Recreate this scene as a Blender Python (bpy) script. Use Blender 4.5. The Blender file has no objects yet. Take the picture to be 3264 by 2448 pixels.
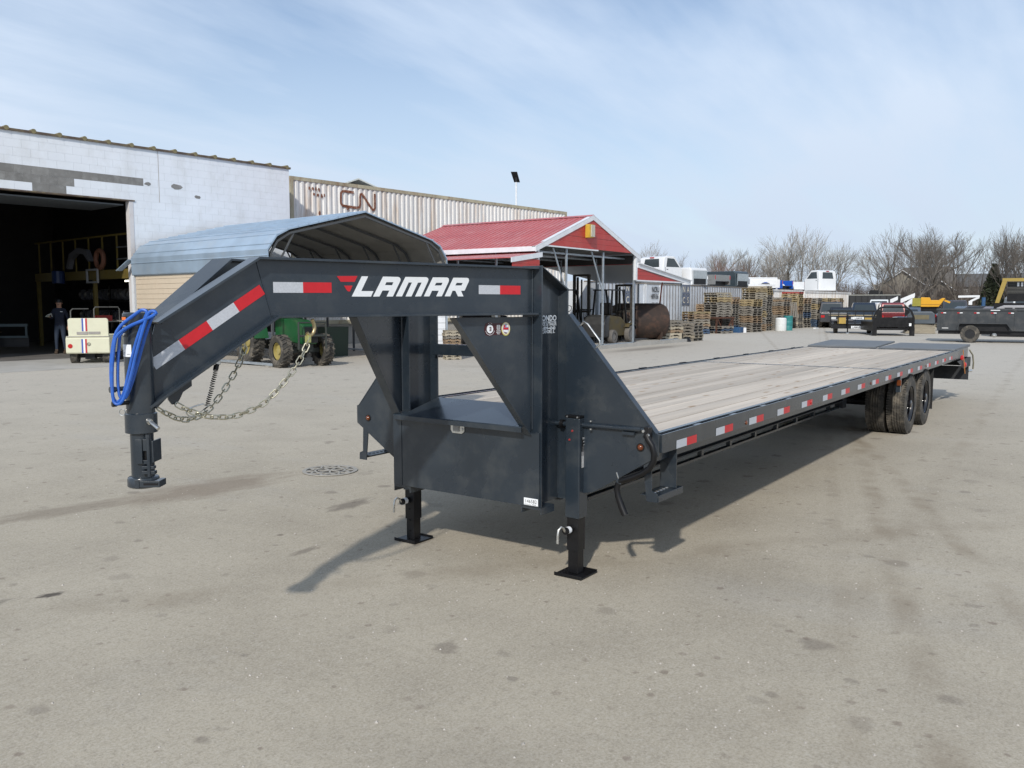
import bpy, bmesh, math, random
from mathutils import Vector, Matrix, noise as mnoise
random.seed(7)
rnd = random.Random(11)
S = bpy.context.scene
C = S.collection
R = math.radians
V = Vector

# ------------------------------------------------------------------ camera
# world: +X = trailer axis towards its rear, +Y = away to the left, +Z up, camera above the origin
cam = bpy.data.cameras.new('camera'); cam_o = bpy.data.objects.new('camera', cam); C.objects.link(cam_o)
cam.sensor_width = 36.0; cam.lens = 2730 / 3264 * 36; cam.clip_start = .05; cam.clip_end = 2000
_y, _p = R(35.5), R(5.4)
_F = V((math.cos(_y) * math.cos(_p), math.sin(_y) * math.cos(_p), -math.sin(_p)))
_r = V((math.sin(_y), -math.cos(_y), 0)); _u = _r.cross(_F)
_m = Matrix((_r, _u, -_F)).transposed().to_4x4(); _m.translation = V((0, 0, 1.715))
cam_o.matrix_world = _m
S.camera = cam_o

# ------------------------------------------------------------------ light
SUN = V((-1.38, -.57, 1.0)).normalized()
elev = math.asin(SUN.z)
world = bpy.data.worlds.new('World'); S.world = world; world.use_nodes = True
wt = world.node_tree; wn = wt.nodes; wl = wt.links
bg = wn['Background']; bg.inputs['Strength'].default_value = .10
sky = wn.new('ShaderNodeTexSky'); sky.sky_type = 'NISHITA'; sky.sun_disc = False
sky.sun_elevation = elev; sky.sun_rotation = math.atan2(SUN.x, SUN.y) % (2 * math.pi)
sky.altitude = 260; sky.air_density = 1.0; sky.dust_density = .5; sky.ozone_density = 1.6
tc = wn.new('ShaderNodeTexCoord'); sep = wn.new('ShaderNodeSeparateXYZ'); wl.new(tc.outputs['Generated'], sep.inputs[0])
# thin high cloud: project the view direction on a flat layer, stretch it, two octaves of streaks
zz = wn.new('ShaderNodeMath'); zz.operation = 'ADD'; zz.inputs[1].default_value = .16; wl.new(sep.outputs['Z'], zz.inputs[0])
zm = wn.new('ShaderNodeMath'); zm.operation = 'MAXIMUM'; zm.inputs[1].default_value = .06; wl.new(zz.outputs[0], zm.inputs[0])
dx = wn.new('ShaderNodeMath'); dx.operation = 'DIVIDE'; wl.new(sep.outputs['X'], dx.inputs[0]); wl.new(zm.outputs[0], dx.inputs[1])
dy = wn.new('ShaderNodeMath'); dy.operation = 'DIVIDE'; wl.new(sep.outputs['Y'], dy.inputs[0]); wl.new(zm.outputs[0], dy.inputs[1])
cmb = wn.new('ShaderNodeCombineXYZ'); wl.new(dx.outputs[0], cmb.inputs[0]); wl.new(dy.outputs[0], cmb.inputs[1])
mp = wn.new('ShaderNodeMapping'); mp.inputs['Rotation'].default_value = (0, 0, R(62)); mp.inputs['Scale'].default_value = (.55, 1.25, 1)
wl.new(cmb.outputs[0], mp.inputs[0])
n1 = wn.new('ShaderNodeTexNoise'); n1.inputs['Scale'].default_value = .75; n1.inputs['Detail'].default_value = 7; n1.inputs['Roughness'].default_value = .52; n1.inputs['Distortion'].default_value = .35
wl.new(mp.outputs[0], n1.inputs['Vector'])
n2 = wn.new('ShaderNodeTexNoise'); n2.inputs['Scale'].default_value = 2.6; n2.inputs['Detail'].default_value = 6; n2.inputs['Roughness'].default_value = .55
mp2 = wn.new('ShaderNodeMapping'); mp2.inputs['Rotation'].default_value = (0, 0, R(58)); mp2.inputs['Scale'].default_value = (.3, 1.5, 1)
wl.new(cmb.outputs[0], mp2.inputs[0]); wl.new(mp2.outputs[0], n2.inputs['Vector'])
ad = wn.new('ShaderNodeMath'); ad.operation = 'MULTIPLY_ADD'; ad.inputs[1].default_value = .35; wl.new(n2.outputs[0], ad.inputs[0]); wl.new(n1.outputs[0], ad.inputs[2])
cr = wn.new('ShaderNodeMapRange'); cr.inputs['From Min'].default_value = .56; cr.inputs['From Max'].default_value = .84
cr.inputs['To Min'].default_value = .12; cr.inputs['To Max'].default_value = 1.0
wl.new(ad.outputs[0], cr.inputs['Value'])
# more veil towards the horizon
hz = wn.new('ShaderNodeMapRange'); hz.inputs['From Min'].default_value = 0.0; hz.inputs['From Max'].default_value = .38
hz.inputs['To Min'].default_value = .45; hz.inputs['To Max'].default_value = 0.0
wl.new(sep.outputs['Z'], hz.inputs['Value'])
mx = wn.new('ShaderNodeMath'); mx.operation = 'ADD'; mx.use_clamp = True; wl.new(cr.outputs[0], mx.inputs[0]); wl.new(hz.outputs[0], mx.inputs[1])
mix = wn.new('ShaderNodeMixRGB'); wl.new(mx.outputs[0], mix.inputs['Fac']); sks = wn.new('ShaderNodeVectorMath'); sks.operation = 'SCALE'; sks.inputs['Scale'].default_value = 1.28; wl.new(sky.outputs[0], sks.inputs[0]); wl.new(sks.outputs[0], mix.inputs['Color1'])
CLOUD = (7.15, 8.35, 10.1, 1)
mix.inputs['Color2'].default_value = CLOUD
hz2 = wn.new('ShaderNodeMapRange'); hz2.inputs['From Min'].default_value = 0.0; hz2.inputs['From Max'].default_value = .30; hz2.inputs['To Min'].default_value = .75; hz2.inputs['To Max'].default_value = 0.0
wl.new(sep.outputs['Z'], hz2.inputs['Value'])
mixh = wn.new('ShaderNodeMixRGB'); wl.new(hz2.outputs[0], mixh.inputs['Fac']); wl.new(mix.outputs[0], mixh.inputs['Color1']); mixh.inputs['Color2'].default_value = (5.9, 6.9, 8.2, 1)
wl.new(mixh.outputs[0], bg.inputs['Color'])
sun = bpy.data.lights.new('sun', 'SUN'); sun.energy = 3.3; sun.angle = R(1.6); sun.color = (1.0, .95, .87)
sun_o = bpy.data.objects.new('sun', sun); C.objects.link(sun_o)
sun_o.rotation_euler = SUN.to_track_quat('Z', 'Y').to_euler(); sun_o.location = (0, 0, 30)
S.view_settings.view_transform = 'Standard'; S.view_settings.look = 'None'
S.view_settings.exposure = 0.0; S.view_settings.gamma = 1.0; S.view_settings.use_curve_mapping = False
S.cycles.max_bounces = 6; S.cycles.use_denoising = True

# ------------------------------------------------------------------ helpers
MATS = {}
def mat(name, rgb, rough=.6, metal=0.0, var=.12, scale=6.0, stretch=(1, 1, 1), bump=0.0, bscale=40.0, rand=0.0, coat=0.0,
        dirt=None, dirt_amt=.35, dirt_scale=3.0, emit=0.0, spec=.5, dirt_stretch=(1, 1, 1), gen=False):
    if name in MATS: return MATS[name]
    m = bpy.data.materials.new(name); m.use_nodes = True; MATS[name] = m
    t = m.node_tree; n = t.nodes; l = t.links; b = n['Principled BSDF']
    tcn = n.new('ShaderNodeTexCoord'); mpn = n.new('ShaderNodeMapping'); mpn.inputs['Scale'].default_value = stretch
    l.new(tcn.outputs['Object'], mpn.inputs[0])
    oi = n.new('ShaderNodeObjectInfo')
    if rand:
        sc = n.new('ShaderNodeVectorMath'); sc.operation = 'SCALE'; sc.inputs['Scale'].default_value = 37.0
        cx = n.new('ShaderNodeCombineXYZ'); l.new(oi.outputs['Random'], cx.inputs[0]); l.new(oi.outputs['Random'], cx.inputs[1])
        l.new(cx.outputs[0], sc.inputs[0]); l.new(sc.outputs[0], mpn.inputs['Location'])
    ns = n.new('ShaderNodeTexNoise'); ns.inputs['Scale'].default_value = scale; ns.inputs['Detail'].default_value = 5
    l.new(mpn.outputs[0], ns.inputs['Vector'])
    mr = n.new('ShaderNodeMapRange'); mr.inputs['From Min'].default_value = .3; mr.inputs['From Max'].default_value = .7
    mr.inputs['To Min'].default_value = 1 - var; mr.inputs['To Max'].default_value = 1 + var
    l.new(ns.outputs[0], mr.inputs['Value'])
    val = mr.outputs[0]
    if rand:
        r2 = n.new('ShaderNodeMapRange'); r2.inputs['To Min'].default_value = 1 - rand; r2.inputs['To Max'].default_value = 1 + rand
        l.new(oi.outputs['Random'], r2.inputs['Value'])
        mu = n.new('ShaderNodeMath'); mu.operation = 'MULTIPLY'; l.new(val, mu.inputs[0]); l.new(r2.outputs[0], mu.inputs[1]); val = mu.outputs[0]
    vs = n.new('ShaderNodeVectorMath'); vs.operation = 'SCALE'; vs.inputs[0].default_value = rgb; l.new(val, vs.inputs['Scale'])
    col = vs.outputs[0]
    if dirt:
        dn = n.new('ShaderNodeTexNoise'); dn.inputs['Scale'].default_value = dirt_scale; dn.inputs['Detail'].default_value = 7; dn.inputs['Roughness'].default_value = .65
        m3 = n.new('ShaderNodeMapping'); m3.inputs['Scale'].default_value = dirt_stretch; l.new(mpn.outputs[0], m3.inputs[0]); l.new(m3.outputs[0], dn.inputs['Vector'])
        dr = n.new('ShaderNodeMapRange'); dr.inputs['From Min'].default_value = .48; dr.inputs['From Max'].default_value = .68
        dr.inputs['To Min'].default_value = 0; dr.inputs['To Max'].default_value = dirt_amt; l.new(dn.outputs[0], dr.inputs['Value'])
        mi = n.new('ShaderNodeMixRGB'); l.new(dr.outputs[0], mi.inputs['Fac']); l.new(col, mi.inputs['Color1']); mi.inputs['Color2'].default_value = (*dirt, 1)
        col = mi.outputs[0]
    l.new(col, b.inputs['Base Color'])
    rr = n.new('ShaderNodeMapRange'); rr.inputs['From Min'].default_value = .3; rr.inputs['From Max'].default_value = .7
    rr.inputs['To Min'].default_value = max(.03, rough * .85); rr.inputs['To Max'].default_value = min(1, rough * 1.15); l.new(ns.outputs[0], rr.inputs['Value'])
    l.new(rr.outputs[0], b.inputs['Roughness'])
    b.inputs['Metallic'].default_value = metal; b.inputs['Specular IOR Level'].default_value = spec
    if coat: b.inputs['Coat Weight'].default_value = coat; b.inputs['Coat Roughness'].default_value = .12
    if bump:
        bn = n.new('ShaderNodeTexNoise'); bn.inputs['Scale'].default_value = bscale; bn.inputs['Detail'].default_value = 4
        l.new(mpn.outputs[0], bn.inputs['Vector'])
        bu = n.new('ShaderNodeBump'); bu.inputs['Strength'].default_value = bump; bu.inputs['Distance'].default_value = .01
        l.new(bn.outputs[0], bu.inputs['Height']); l.new(bu.outputs[0], b.inputs['Normal'])
    if emit:
        b.inputs['Emission Color'].default_value = (*rgb, 1); b.inputs['Emission Strength'].default_value = emit
    return m

class MB:
    def __init__(s): s.v = []; s.f = []; s.mi = []
    def add(s, vs, fs, mi=0):
        k = len(s.v); s.v += [tuple(x) for x in vs]
        for f in fs: s.f.append(tuple(i + k for i in f)); s.mi.append(mi)
        return s
    def box(s, x0, x1, y0, y1, z0, z1, mi=0, M=None):
        vs = [V((x, y, z)) for z in (z0, z1) for y in (y0, y1) for x in (x0, x1)]
        if M is not None: vs = [M @ v for v in vs]
        return s.add(vs, [(0, 2, 3, 1), (4, 5, 7, 6), (0, 1, 5, 4), (2, 6, 7, 3), (0, 4, 6, 2), (1, 3, 7, 5)], mi)
    def bar(s, p, q, w, h, up=(0, 0, 1), mi=0):
        p = V(p); q = V(q); d = (q - p).normalized(); u = V(up)
        if abs(d.dot(u)) > .98: u = V((1, 0, 0))
        a = d.cross(u).normalized() * w / 2; b = a.cross(d).normalized() * h / 2
        vs = [p - a - b, p + a - b, p + a + b, p - a + b, q - a - b, q + a - b, q + a + b, q - a + b]
        return s.add(vs, [(0, 3, 2, 1), (4, 5, 6, 7), (0, 1, 5, 4), (1, 2, 6, 5), (2, 3, 7, 6), (3, 0, 4, 7)], mi)
    def prism(s, poly, fn, t0, t1, mi=0, cap=True):
        n = len(poly); vs = [fn(a, b, t0) for a, b in poly] + [fn(a, b, t1) for a, b in poly]
        fs = [(i, (i + 1) % n, (i + 1) % n + n, i + n) for i in range(n)]
        if cap: fs += [tuple(range(n))[::-1], tuple(range(n, 2 * n))]
        return s.add(vs, fs, mi)
    def tube(s, pts, r, n=8, mi=0, closed=False):
        pts = [V(p) for p in pts]; N = len(pts); rs = r if isinstance(r, (list, tuple)) else [r] * N
        vs = []; pu = None
        for i, p in enumerate(pts):
            if closed: d = pts[(i + 1) % N] - pts[i - 1]
            else: d = pts[min(i + 1, N - 1)] - pts[max(i - 1, 0)]
            d.normalize()
            if pu is None:
                pu = V((0, 0, 1)) if abs(d.z) < .9 else V((1, 0, 0))
            a = d.cross(pu)
            if a.length < 1e-5: a = d.orthogonal()
            a.normalize(); b = a.cross(d).normalized(); pu = b
            for k in range(n):
                t = 2 * math.pi * k / n; vs.append(p + (a * math.cos(t) + b * math.sin(t)) * rs[i])
        fs = []
        for i in range(N if closed else N - 1):
            j = (i + 1) % N
            for k in range(n): fs.append((i * n + k, i * n + (k + 1) % n, j * n + (k + 1) % n, j * n + k))
        if not closed: fs += [tuple(range(n))[::-1], tuple(range((N - 1) * n, N * n))]
        return s.add(vs, fs, mi)
    def lathe(s, prof, c, ax, n=24, mi=0, cap=True):
        # prof: [(radius, offset along axis)]
        c = V(c); ax = V(ax).normalized(); a = ax.orthogonal().normalized(); b = ax.cross(a); vs = []
        for r_, h in prof:
            for k in range(n):
                t = 2 * math.pi * k / n; vs.append(c + ax * h + (a * math.cos(t) + b * math.sin(t)) * r_)
        fs = []
        for i in range(len(prof) - 1):
            for k in range(n): fs.append((i * n + k, i * n + (k + 1) % n, (i + 1) * n + (k + 1) % n, (i + 1) * n + k))
        if cap: fs += [tuple(range(n))[::-1], tuple(range((len(prof) - 1) * n, len(prof) * n))]
        return s.add(vs, fs, mi)
    def cyl(s, p, q, r, n=12, mi=0, r2=None):
        p = V(p); q = V(q); return s.lathe([(r, 0), (r if r2 is None else r2, (q - p).length)], p, q - p, n, mi)
    def mesh(s, name, ms, smooth=False, fix=True):
        me = bpy.data.meshes.new(name); me.from_pydata(s.v, [], s.f)
        for m in (ms if isinstance(ms, (list, tuple)) else [ms]): me.materials.append(m)
        me.polygons.foreach_set('material_index', s.mi)
        if fix and len(s.f) < 60000:
            bm = bmesh.new(); bm.from_mesh(me); bmesh.ops.recalc_face_normals(bm, faces=bm.faces); bm.to_mesh(me); bm.free()
        if smooth:
            me.polygons.foreach_set('use_smooth', [True] * len(me.polygons))
            me.set_sharp_from_angle(angle=R(smooth if smooth is not True else 40))
        me.update(); return me

def text_w(s_, w, size, m, parent, org, xd, yd, bold=0.0, lift=.002):
    o = text(s_, size, m, parent, org, xd, yd, bold, align='RIGHT', lift=lift)
    x_ = V(xd).normalized(); og = V(org); lo = min((v.co - og).dot(x_) for v in o.data.vertices); k = w / max(1e-6, -lo)
    for v in o.data.vertices: d_ = (v.co - og).dot(x_); v.co += x_ * (d_ * k - d_)
    return o
ORD = 'first second third fourth fifth sixth seventh eighth ninth tenth eleventh twelfth thirteenth fourteenth fifteenth sixteenth seventeenth eighteenth nineteenth twentieth'.split()
def link(name, data, parent=None):
    o = bpy.data.objects.new(name, data); C.objects.link(o)
    if parent is not None:
        o.parent = parent
        if parent.get('_w'): o.matrix_parent_inverse = Matrix.Translation(parent.location).inverted()
    return o
def part(name, mb, m, parent=None, smooth=False, bev=0, seg=2):
    me = mb if isinstance(mb, bpy.types.Mesh) else mb.mesh(name, m, smooth)
    o = link(name, me, parent)
    if bev:
        b = o.modifiers.new('bevel', 'BEVEL'); b.width = bev; b.segments = seg; b.limit_method = 'ANGLE'; b.angle_limit = R(40)
        b.harden_normals = False
    return o
def tag(o, label, cat, group=None, kind=None):
    o['label'] = label; o['category'] = cat
    if group: o['group'] = group
    if kind: o['kind'] = kind
    return o
def thing(name, label, cat, loc=(0, 0, 0), rz=0, group=None, world=False):
    o = bpy.data.objects.new(name, None); C.objects.link(o); o.location = loc; o.rotation_euler = (0, 0, rz)
    o.empty_display_size = .2
    if world: o['_w'] = 1
    return tag(o, label, cat, group)
def struct(name, mb, m, smooth=False):
    o = part(name, mb, m, None, smooth); o['kind'] = 'structure'; return o
def dup(root, loc=None, rz=None, label=None, group=None, parent=None):
    c = root.copy(); C.objects.link(c)
    if parent is not None: c.parent = parent
    if loc is not None: c.location = loc
    if rz is not None: c.rotation_euler = (0, 0, rz)
    if label: c['label'] = label
    if group: c['group'] = group
    for ch in list(root.children): dup(ch, parent=c)
    return c
def text(s_, size, m, parent, org, xd, yd, bold=0.0, name='lettering', align='LEFT', sx=1.0, space=1.0, lift=.002):
    cu = bpy.data.curves.new('lettering', 'FONT'); cu.body = s_; cu.size = size; cu.offset = bold; cu.align_x = align
    cu.space_character = space; cu.resolution_u = 3; cu.fill_mode = 'FRONT'
    tmp = bpy.data.objects.new('tmp', cu); C.objects.link(tmp)
    dg = bpy.context.evaluated_depsgraph_get(); me = bpy.data.meshes.new_from_object(tmp.evaluated_get(dg))
    bpy.data.objects.remove(tmp); bpy.data.curves.remove(cu)
    xd = V(xd).normalized(); yd = V(yd).normalized(); nd = xd.cross(yd); o0 = V(org) + nd * lift
    for v in me.vertices: v.co = o0 + xd * v.co.x * sx + yd * v.co.y
    me.materials.clear(); me.materials.append(m)
    return link(name, me, parent)

# ------------------------------------------------------------------ materials
PAINT = mat('charcoal_paint', (.019, .0275, .038), .28, 0, .16, 2.5, coat=.32, bump=.04, bscale=160, dirt=(.11, .11, .10), dirt_amt=.20, dirt_scale=5)
PAINT_D = mat('underframe_paint', (.018, .021, .026), .5, 0, .2, 4, dirt=(.12, .11, .1), dirt_amt=.2)
BLACK = mat('black_steel', (.006, .006, .007), .40, 0, .2, 8, dirt=(.06, .055, .05), dirt_amt=.12, spec=.35)
ZINC = mat('zinc', (.62, .62, .60), .28, .9, .15, 30)
GALV = mat('galvanised', (.42, .47, .52), .42, .6, .12, 9, dirt=(.2, .2, .2), dirt_amt=.2)
CHAINM = mat('chain_zinc', (.50, .47, .36), .35, .85, .2, 60)
RUBBER = mat('tyre_rubber', (.052, .048, .042), .85, 0, .25, 12, bump=.3, bscale=160, dirt=(.22, .19, .15), dirt_amt=.8, dirt_scale=7)
RIMM = mat('rim_black', (.010, .010, .012), .2, 0, .1, 9, coat=.6)
WOOD = mat('deck_wood', (.53, .465, .39), .8, 0, .15, 3.5, stretch=(.10, 3, 1), bump=.25, bscale=60, rand=.14, dirt=(.36, .30, .23), dirt_amt=.38, dirt_scale=2.2)
BLUE = mat('blue_hose', (.018, .11, .48), .45, 0, .15, 30, dirt=(.10, .14, .25), dirt_amt=.3)
WHITE = mat('white_vinyl', (.80, .82, .84), .4, 0, .03, 20)
REDV = mat('red_reflective', (.55, .012, .02), .35, 0, .06, 40)
GREYT = mat('grey_ink', (.25, .25, .26), .6)
AMBER = mat('amber_lens', (.14, .035, .008), .2, 0, .1, 20, coat=.5)
REDL = mat('red_lens', (.45, .01, .01), .2, 0, .1, 20, coat=.5)
REDP = mat('red_sheet', (.42, .038, .03), .42, 0, .10, 1.5, dirt=(.5, .2, .17), dirt_amt=.18, dirt_scale=2)
REDROOF = mat('red_roof_sheet', (.46, .115, .115), .38, 0, .10, 1.2, dirt=(.58, .30, .29), dirt_amt=.5, dirt_scale=1.4)
WTRIM = mat('white_trim', (.70, .72, .75), .45, 0, .07, 4)
BEIGE = mat('beige_siding', (.58, .49, .38), .5, 0, .06, 3, dirt=(.3, .22, .15), dirt_amt=.25)
GREYROOF = mat('galvalume_roof', (.36, .46, .57), .38, .35, .10, 1.6, dirt=(.42, .46, .5), dirt_amt=.35, dirt_scale=2)
GREYIN = mat('galvalume_under', (.26, .27, .27), .55, .2, .12, 2)
BROWN = mat('brown_flashing', (.10, .07, .05), .6, 0, .25, 4, dirt=(.25, .22, .1), dirt_amt=.5, dirt_scale=4)
YELLOW = mat('yellow_paint', (.15, .11, .025), .5, 0, .15, 4, dirt=(.1, .08, .04), dirt_amt=.35)
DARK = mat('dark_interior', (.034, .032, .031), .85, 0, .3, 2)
GLASS = mat('vehicle_glass', (.035, .045, .05), .08, 0, .1, 3, coat=.3)
VWHITE = mat('vehicle_white', (.74, .75, .76), .3, 0, .03, 2, coat=.3)
CONC = mat('concrete', (.40, .385, .355), .9, 0, .08, 1.5, bump=.1, dirt=(.25, .23, .2), dirt_amt=.3, dirt_scale=1.2)

# pale wood gets knots and grain
def add_knots(m):
    t = m.node_tree; n = t.nodes; l = t.links; b = n['Principled BSDF']
    src = b.inputs['Base Color'].links[0].from_socket
    tcn = n.new('ShaderNodeTexCoord'); oi = n.new('ShaderNodeObjectInfo')
    cx = n.new('ShaderNodeCombineXYZ'); l.new(oi.outputs['Random'], cx.inputs[0])
    ma = n.new('ShaderNodeVectorMath'); ma.operation = 'MULTIPLY_ADD'; ma.inputs[1].default_value = (90, 0, 0)
    l.new(cx.outputs[0], ma.inputs[0]); l.new(tcn.outputs['Object'], ma.inputs[2])
    mpn = n.new('ShaderNodeMapping'); mpn.inputs['Scale'].default_value = (1.5, 5.2, 1); l.new(ma.outputs[0], mpn.inputs[0])
    vo = n.new('ShaderNodeTexVoronoi'); vo.voronoi_dimensions = '2D'; vo.inputs['Scale'].default_value = 1.0; l.new(mpn.outputs[0], vo.inputs['Vector'])
    ra = n.new('ShaderNodeMapRange'); ra.inputs['From Min'].default_value = .06; ra.inputs['From Max'].default_value = .13
    ra.inputs['To Min'].default_value = .6; ra.inputs['To Max'].default_value = 0; l.new(vo.outputs['Distance'], ra.inputs['Value'])
    sp = n.new('ShaderNodeSeparateColor'); l.new(vo.outputs['Color'], sp.inputs[0])
    gt = n.new('ShaderNodeMath'); gt.operation = 'GREATER_THAN'; gt.inputs[1].default_value = .45; l.new(sp.outputs[0], gt.inputs[0])
    mu = n.new('ShaderNodeMath'); mu.operation = 'MULTIPLY'; l.new(ra.outputs[0], mu.inputs[0]); l.new(gt.outputs[0], mu.inputs[1])
    # grain streaks
    wv = n.new('ShaderNodeTexNoise'); wv.inputs['Scale'].default_value = 1.0; wv.inputs['Detail'].default_value = 8; wv.inputs['Roughness'].default_value = .6
    m4 = n.new('ShaderNodeMapping'); m4.inputs['Scale'].default_value = (.7, 42, 1); l.new(ma.outputs[0], m4.inputs[0]); l.new(m4.outputs[0], wv.inputs['Vector'])
    wr = n.new('ShaderNodeMapRange'); wr.inputs['From Min'].default_value = .35; wr.inputs['From Max'].default_value = .7
    wr.inputs['To Min'].default_value = 1.05; wr.inputs['To Max'].default_value = .91; l.new(wv.outputs[0], wr.inputs['Value'])
    vs = n.new('ShaderNodeVectorMath'); vs.operation = 'SCALE'; l.new(src, vs.inputs[0]); l.new(wr.outputs[0], vs.inputs['Scale'])
    mi = n.new('ShaderNodeMixRGB'); l.new(mu.outputs[0], mi.inputs['Fac']); l.new(vs.outputs[0], mi.inputs['Color1']); mi.inputs['Color2'].default_value = (.27, .15, .055, 1)
    l.new(mi.outputs[0], b.inputs['Base Color'])
add_knots(WOOD)

def ground_mat():
    m = bpy.data.materials.new('packed_gravel_yard'); m.use_nodes = True
    t = m.node_tree; n = t.nodes; l = t.links; b = n['Principled BSDF']; b.inputs['Roughness'].default_value = .95; b.inputs['Specular IOR Level'].default_value = .2
    geo = n.new('ShaderNodeNewGeometry')
    def nz(scale, det=4, rough=.55, st=(1, 1, 1), rot=0):
        mpn = n.new('ShaderNodeMapping'); mpn.inputs['Scale'].default_value = st; mpn.inputs['Rotation'].default_value = (0, 0, R(rot)); l.new(geo.outputs['Position'], mpn.inputs[0])
        x = n.new('ShaderNodeTexNoise'); x.inputs['Scale'].default_value = scale; x.inputs['Detail'].default_value = det; x.inputs['Roughness'].default_value = rough
        l.new(mpn.outputs[0], x.inputs['Vector']); return x.outputs[0]
    def mr(s_, a, b_, c, d):
        x = n.new('ShaderNodeMapRange'); x.inputs['From Min'].default_value = a; x.inputs['From Max'].default_value = b_
        x.inputs['To Min'].default_value = c; x.inputs['To Max'].default_value = d; l.new(s_, x.inputs['Value']); return x.outputs[0]
    def mixc(f, c1, c2):
        x = n.new('ShaderNodeMixRGB'); l.new(f, x.inputs['Fac'])
        if isinstance(c1, tuple): x.inputs['Color1'].default_value = (*c1, 1)
        else: l.new(c1, x.inputs['Color1'])
        x.inputs['Color2'].default_value = (*c2, 1); return x.outputs[0]
    def mul(a, b_):
        x = n.new('ShaderNodeMath'); x.operation = 'MULTIPLY'; l.new(a, x.inputs[0])
        if isinstance(b_, float): x.inputs[1].default_value = b_
        else: l.new(b_, x.inputs[1])
        return x.outputs[0]
    base = mixc(mr(nz(.22, 5), .35, .68, 0, 1), (.405, .358, .278), (.455, .406, .322))
    base = mixc(mr(nz(1.3, 5, .6), .42, .72, 0, .55), base, (.300, .262, .205))
    base = mixc(mr(nz(.5, 6, .65, (1, .35, 1), 35), .55, .75, 0, .5), base, (.42, .40, .365))
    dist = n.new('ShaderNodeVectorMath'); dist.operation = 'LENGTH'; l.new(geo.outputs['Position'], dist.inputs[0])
    base = mixc(mr(dist.outputs['Value'], 8, 26, 0, .75), base, (.52, .49, .44))   # paler gravel tone with distance from the origin
    # fine grit
    g = nz(75, 3, .7); base = mixc(mr(g, .50, .66, 0, .38), base, (.56, .51, .44)); base = mixc(mr(g, .48, .34, 0, .38), base, (.19, .165, .13))
    g2 = nz(22, 4, .75); base = mixc(mr(g2, .52, .68, 0, .35), base, (.50, .46, .39)); base = mixc(mr(g2, .46, .34, 0, .35), base, (.24, .21, .17))
    # small dark spots (old chewing, oil) of uneven size
    def spots(scale, lo, hi, thr, amt, colr, st=(1, 1, 1), rot=20):
        mpn = n.new('ShaderNodeMapping'); mpn.inputs['Scale'].default_value = st; mpn.inputs['Rotation'].default_value = (0, 0, R(rot)); l.new(geo.outputs['Position'], mpn.inputs[0])
        wob = n.new('ShaderNodeTexNoise'); wob.inputs['Scale'].default_value = scale * 6; l.new(mpn.outputs[0], wob.inputs['Vector'])
        vo = n.new('ShaderNodeTexVoronoi'); vo.voronoi_dimensions = '2D'; vo.inputs['Scale'].default_value = scale; l.new(mpn.outputs[0], vo.inputs['Vector'])
        sp = n.new('ShaderNodeSeparateColor'); l.new(vo.outputs['Color'], sp.inputs[0])
        dd = n.new('ShaderNodeMath'); dd.operation = 'MULTIPLY_ADD'; dd.inputs[1].default_value = .22; l.new(wob.outputs[0], dd.inputs[0]); l.new(vo.outputs['Distance'], dd.inputs[2])
        # radius varies per cell
        sz = mr(sp.outputs[1], 0, 1, .5, 1.5); dv = n.new('ShaderNodeMath'); dv.operation = 'DIVIDE'; l.new(dd.outputs[0], dv.inputs[0]); l.new(sz, dv.inputs[1])
        gt = n.new('ShaderNodeMath'); gt.operation = 'GREATER_THAN'; gt.inputs[1].default_value = thr; l.new(sp.outputs[0], gt.inputs[0])
        f = mul(mul(mr(dv.outputs[0], lo, hi, amt, 0), gt.outputs[0]), mr(sp.outputs[2], 0, 1, .35, 1.0))
        return mixc(f, base, colr)
    base = spots(1.9, .15, .205, .55, .48, (.15, .125, .105))
    base = spots(4.5, .15, .21, .80, .45, (.13, .11, .095), (1, .8, 1), 50)
    base = spots(.42, .14, .25, .70, .16, (.16, .14, .115), (1, .6, 1), 10)
    base = spots(9.0, .17, .26, .86, .5, (.14, .10, .08))
    # soft broad brown patches left of the coupler and long tyre scuffs
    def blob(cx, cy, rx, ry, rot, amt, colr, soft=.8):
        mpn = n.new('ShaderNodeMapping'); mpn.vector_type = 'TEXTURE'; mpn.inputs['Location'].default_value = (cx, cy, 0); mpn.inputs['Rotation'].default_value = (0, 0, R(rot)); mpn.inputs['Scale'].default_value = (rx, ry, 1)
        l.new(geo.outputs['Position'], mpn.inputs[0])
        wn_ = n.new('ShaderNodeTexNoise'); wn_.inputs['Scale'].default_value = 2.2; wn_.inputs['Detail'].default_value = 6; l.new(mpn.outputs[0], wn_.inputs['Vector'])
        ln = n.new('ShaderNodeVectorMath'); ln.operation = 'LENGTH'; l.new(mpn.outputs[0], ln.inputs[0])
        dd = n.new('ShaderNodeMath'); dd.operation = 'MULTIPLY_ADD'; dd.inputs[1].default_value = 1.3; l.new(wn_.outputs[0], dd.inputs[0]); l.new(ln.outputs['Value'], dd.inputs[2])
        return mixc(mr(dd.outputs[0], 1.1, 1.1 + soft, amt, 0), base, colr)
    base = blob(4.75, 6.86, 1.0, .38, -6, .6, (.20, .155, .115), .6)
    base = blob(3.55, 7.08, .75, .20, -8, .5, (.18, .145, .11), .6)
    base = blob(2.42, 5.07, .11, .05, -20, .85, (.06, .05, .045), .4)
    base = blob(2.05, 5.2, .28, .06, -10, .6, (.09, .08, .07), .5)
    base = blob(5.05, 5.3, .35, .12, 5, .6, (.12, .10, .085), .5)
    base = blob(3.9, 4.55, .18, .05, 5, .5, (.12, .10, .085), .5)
    base = blob(29.5, 14.6, 3.4, .5, 0, .6, (.17, .15, .13), .8)
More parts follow.
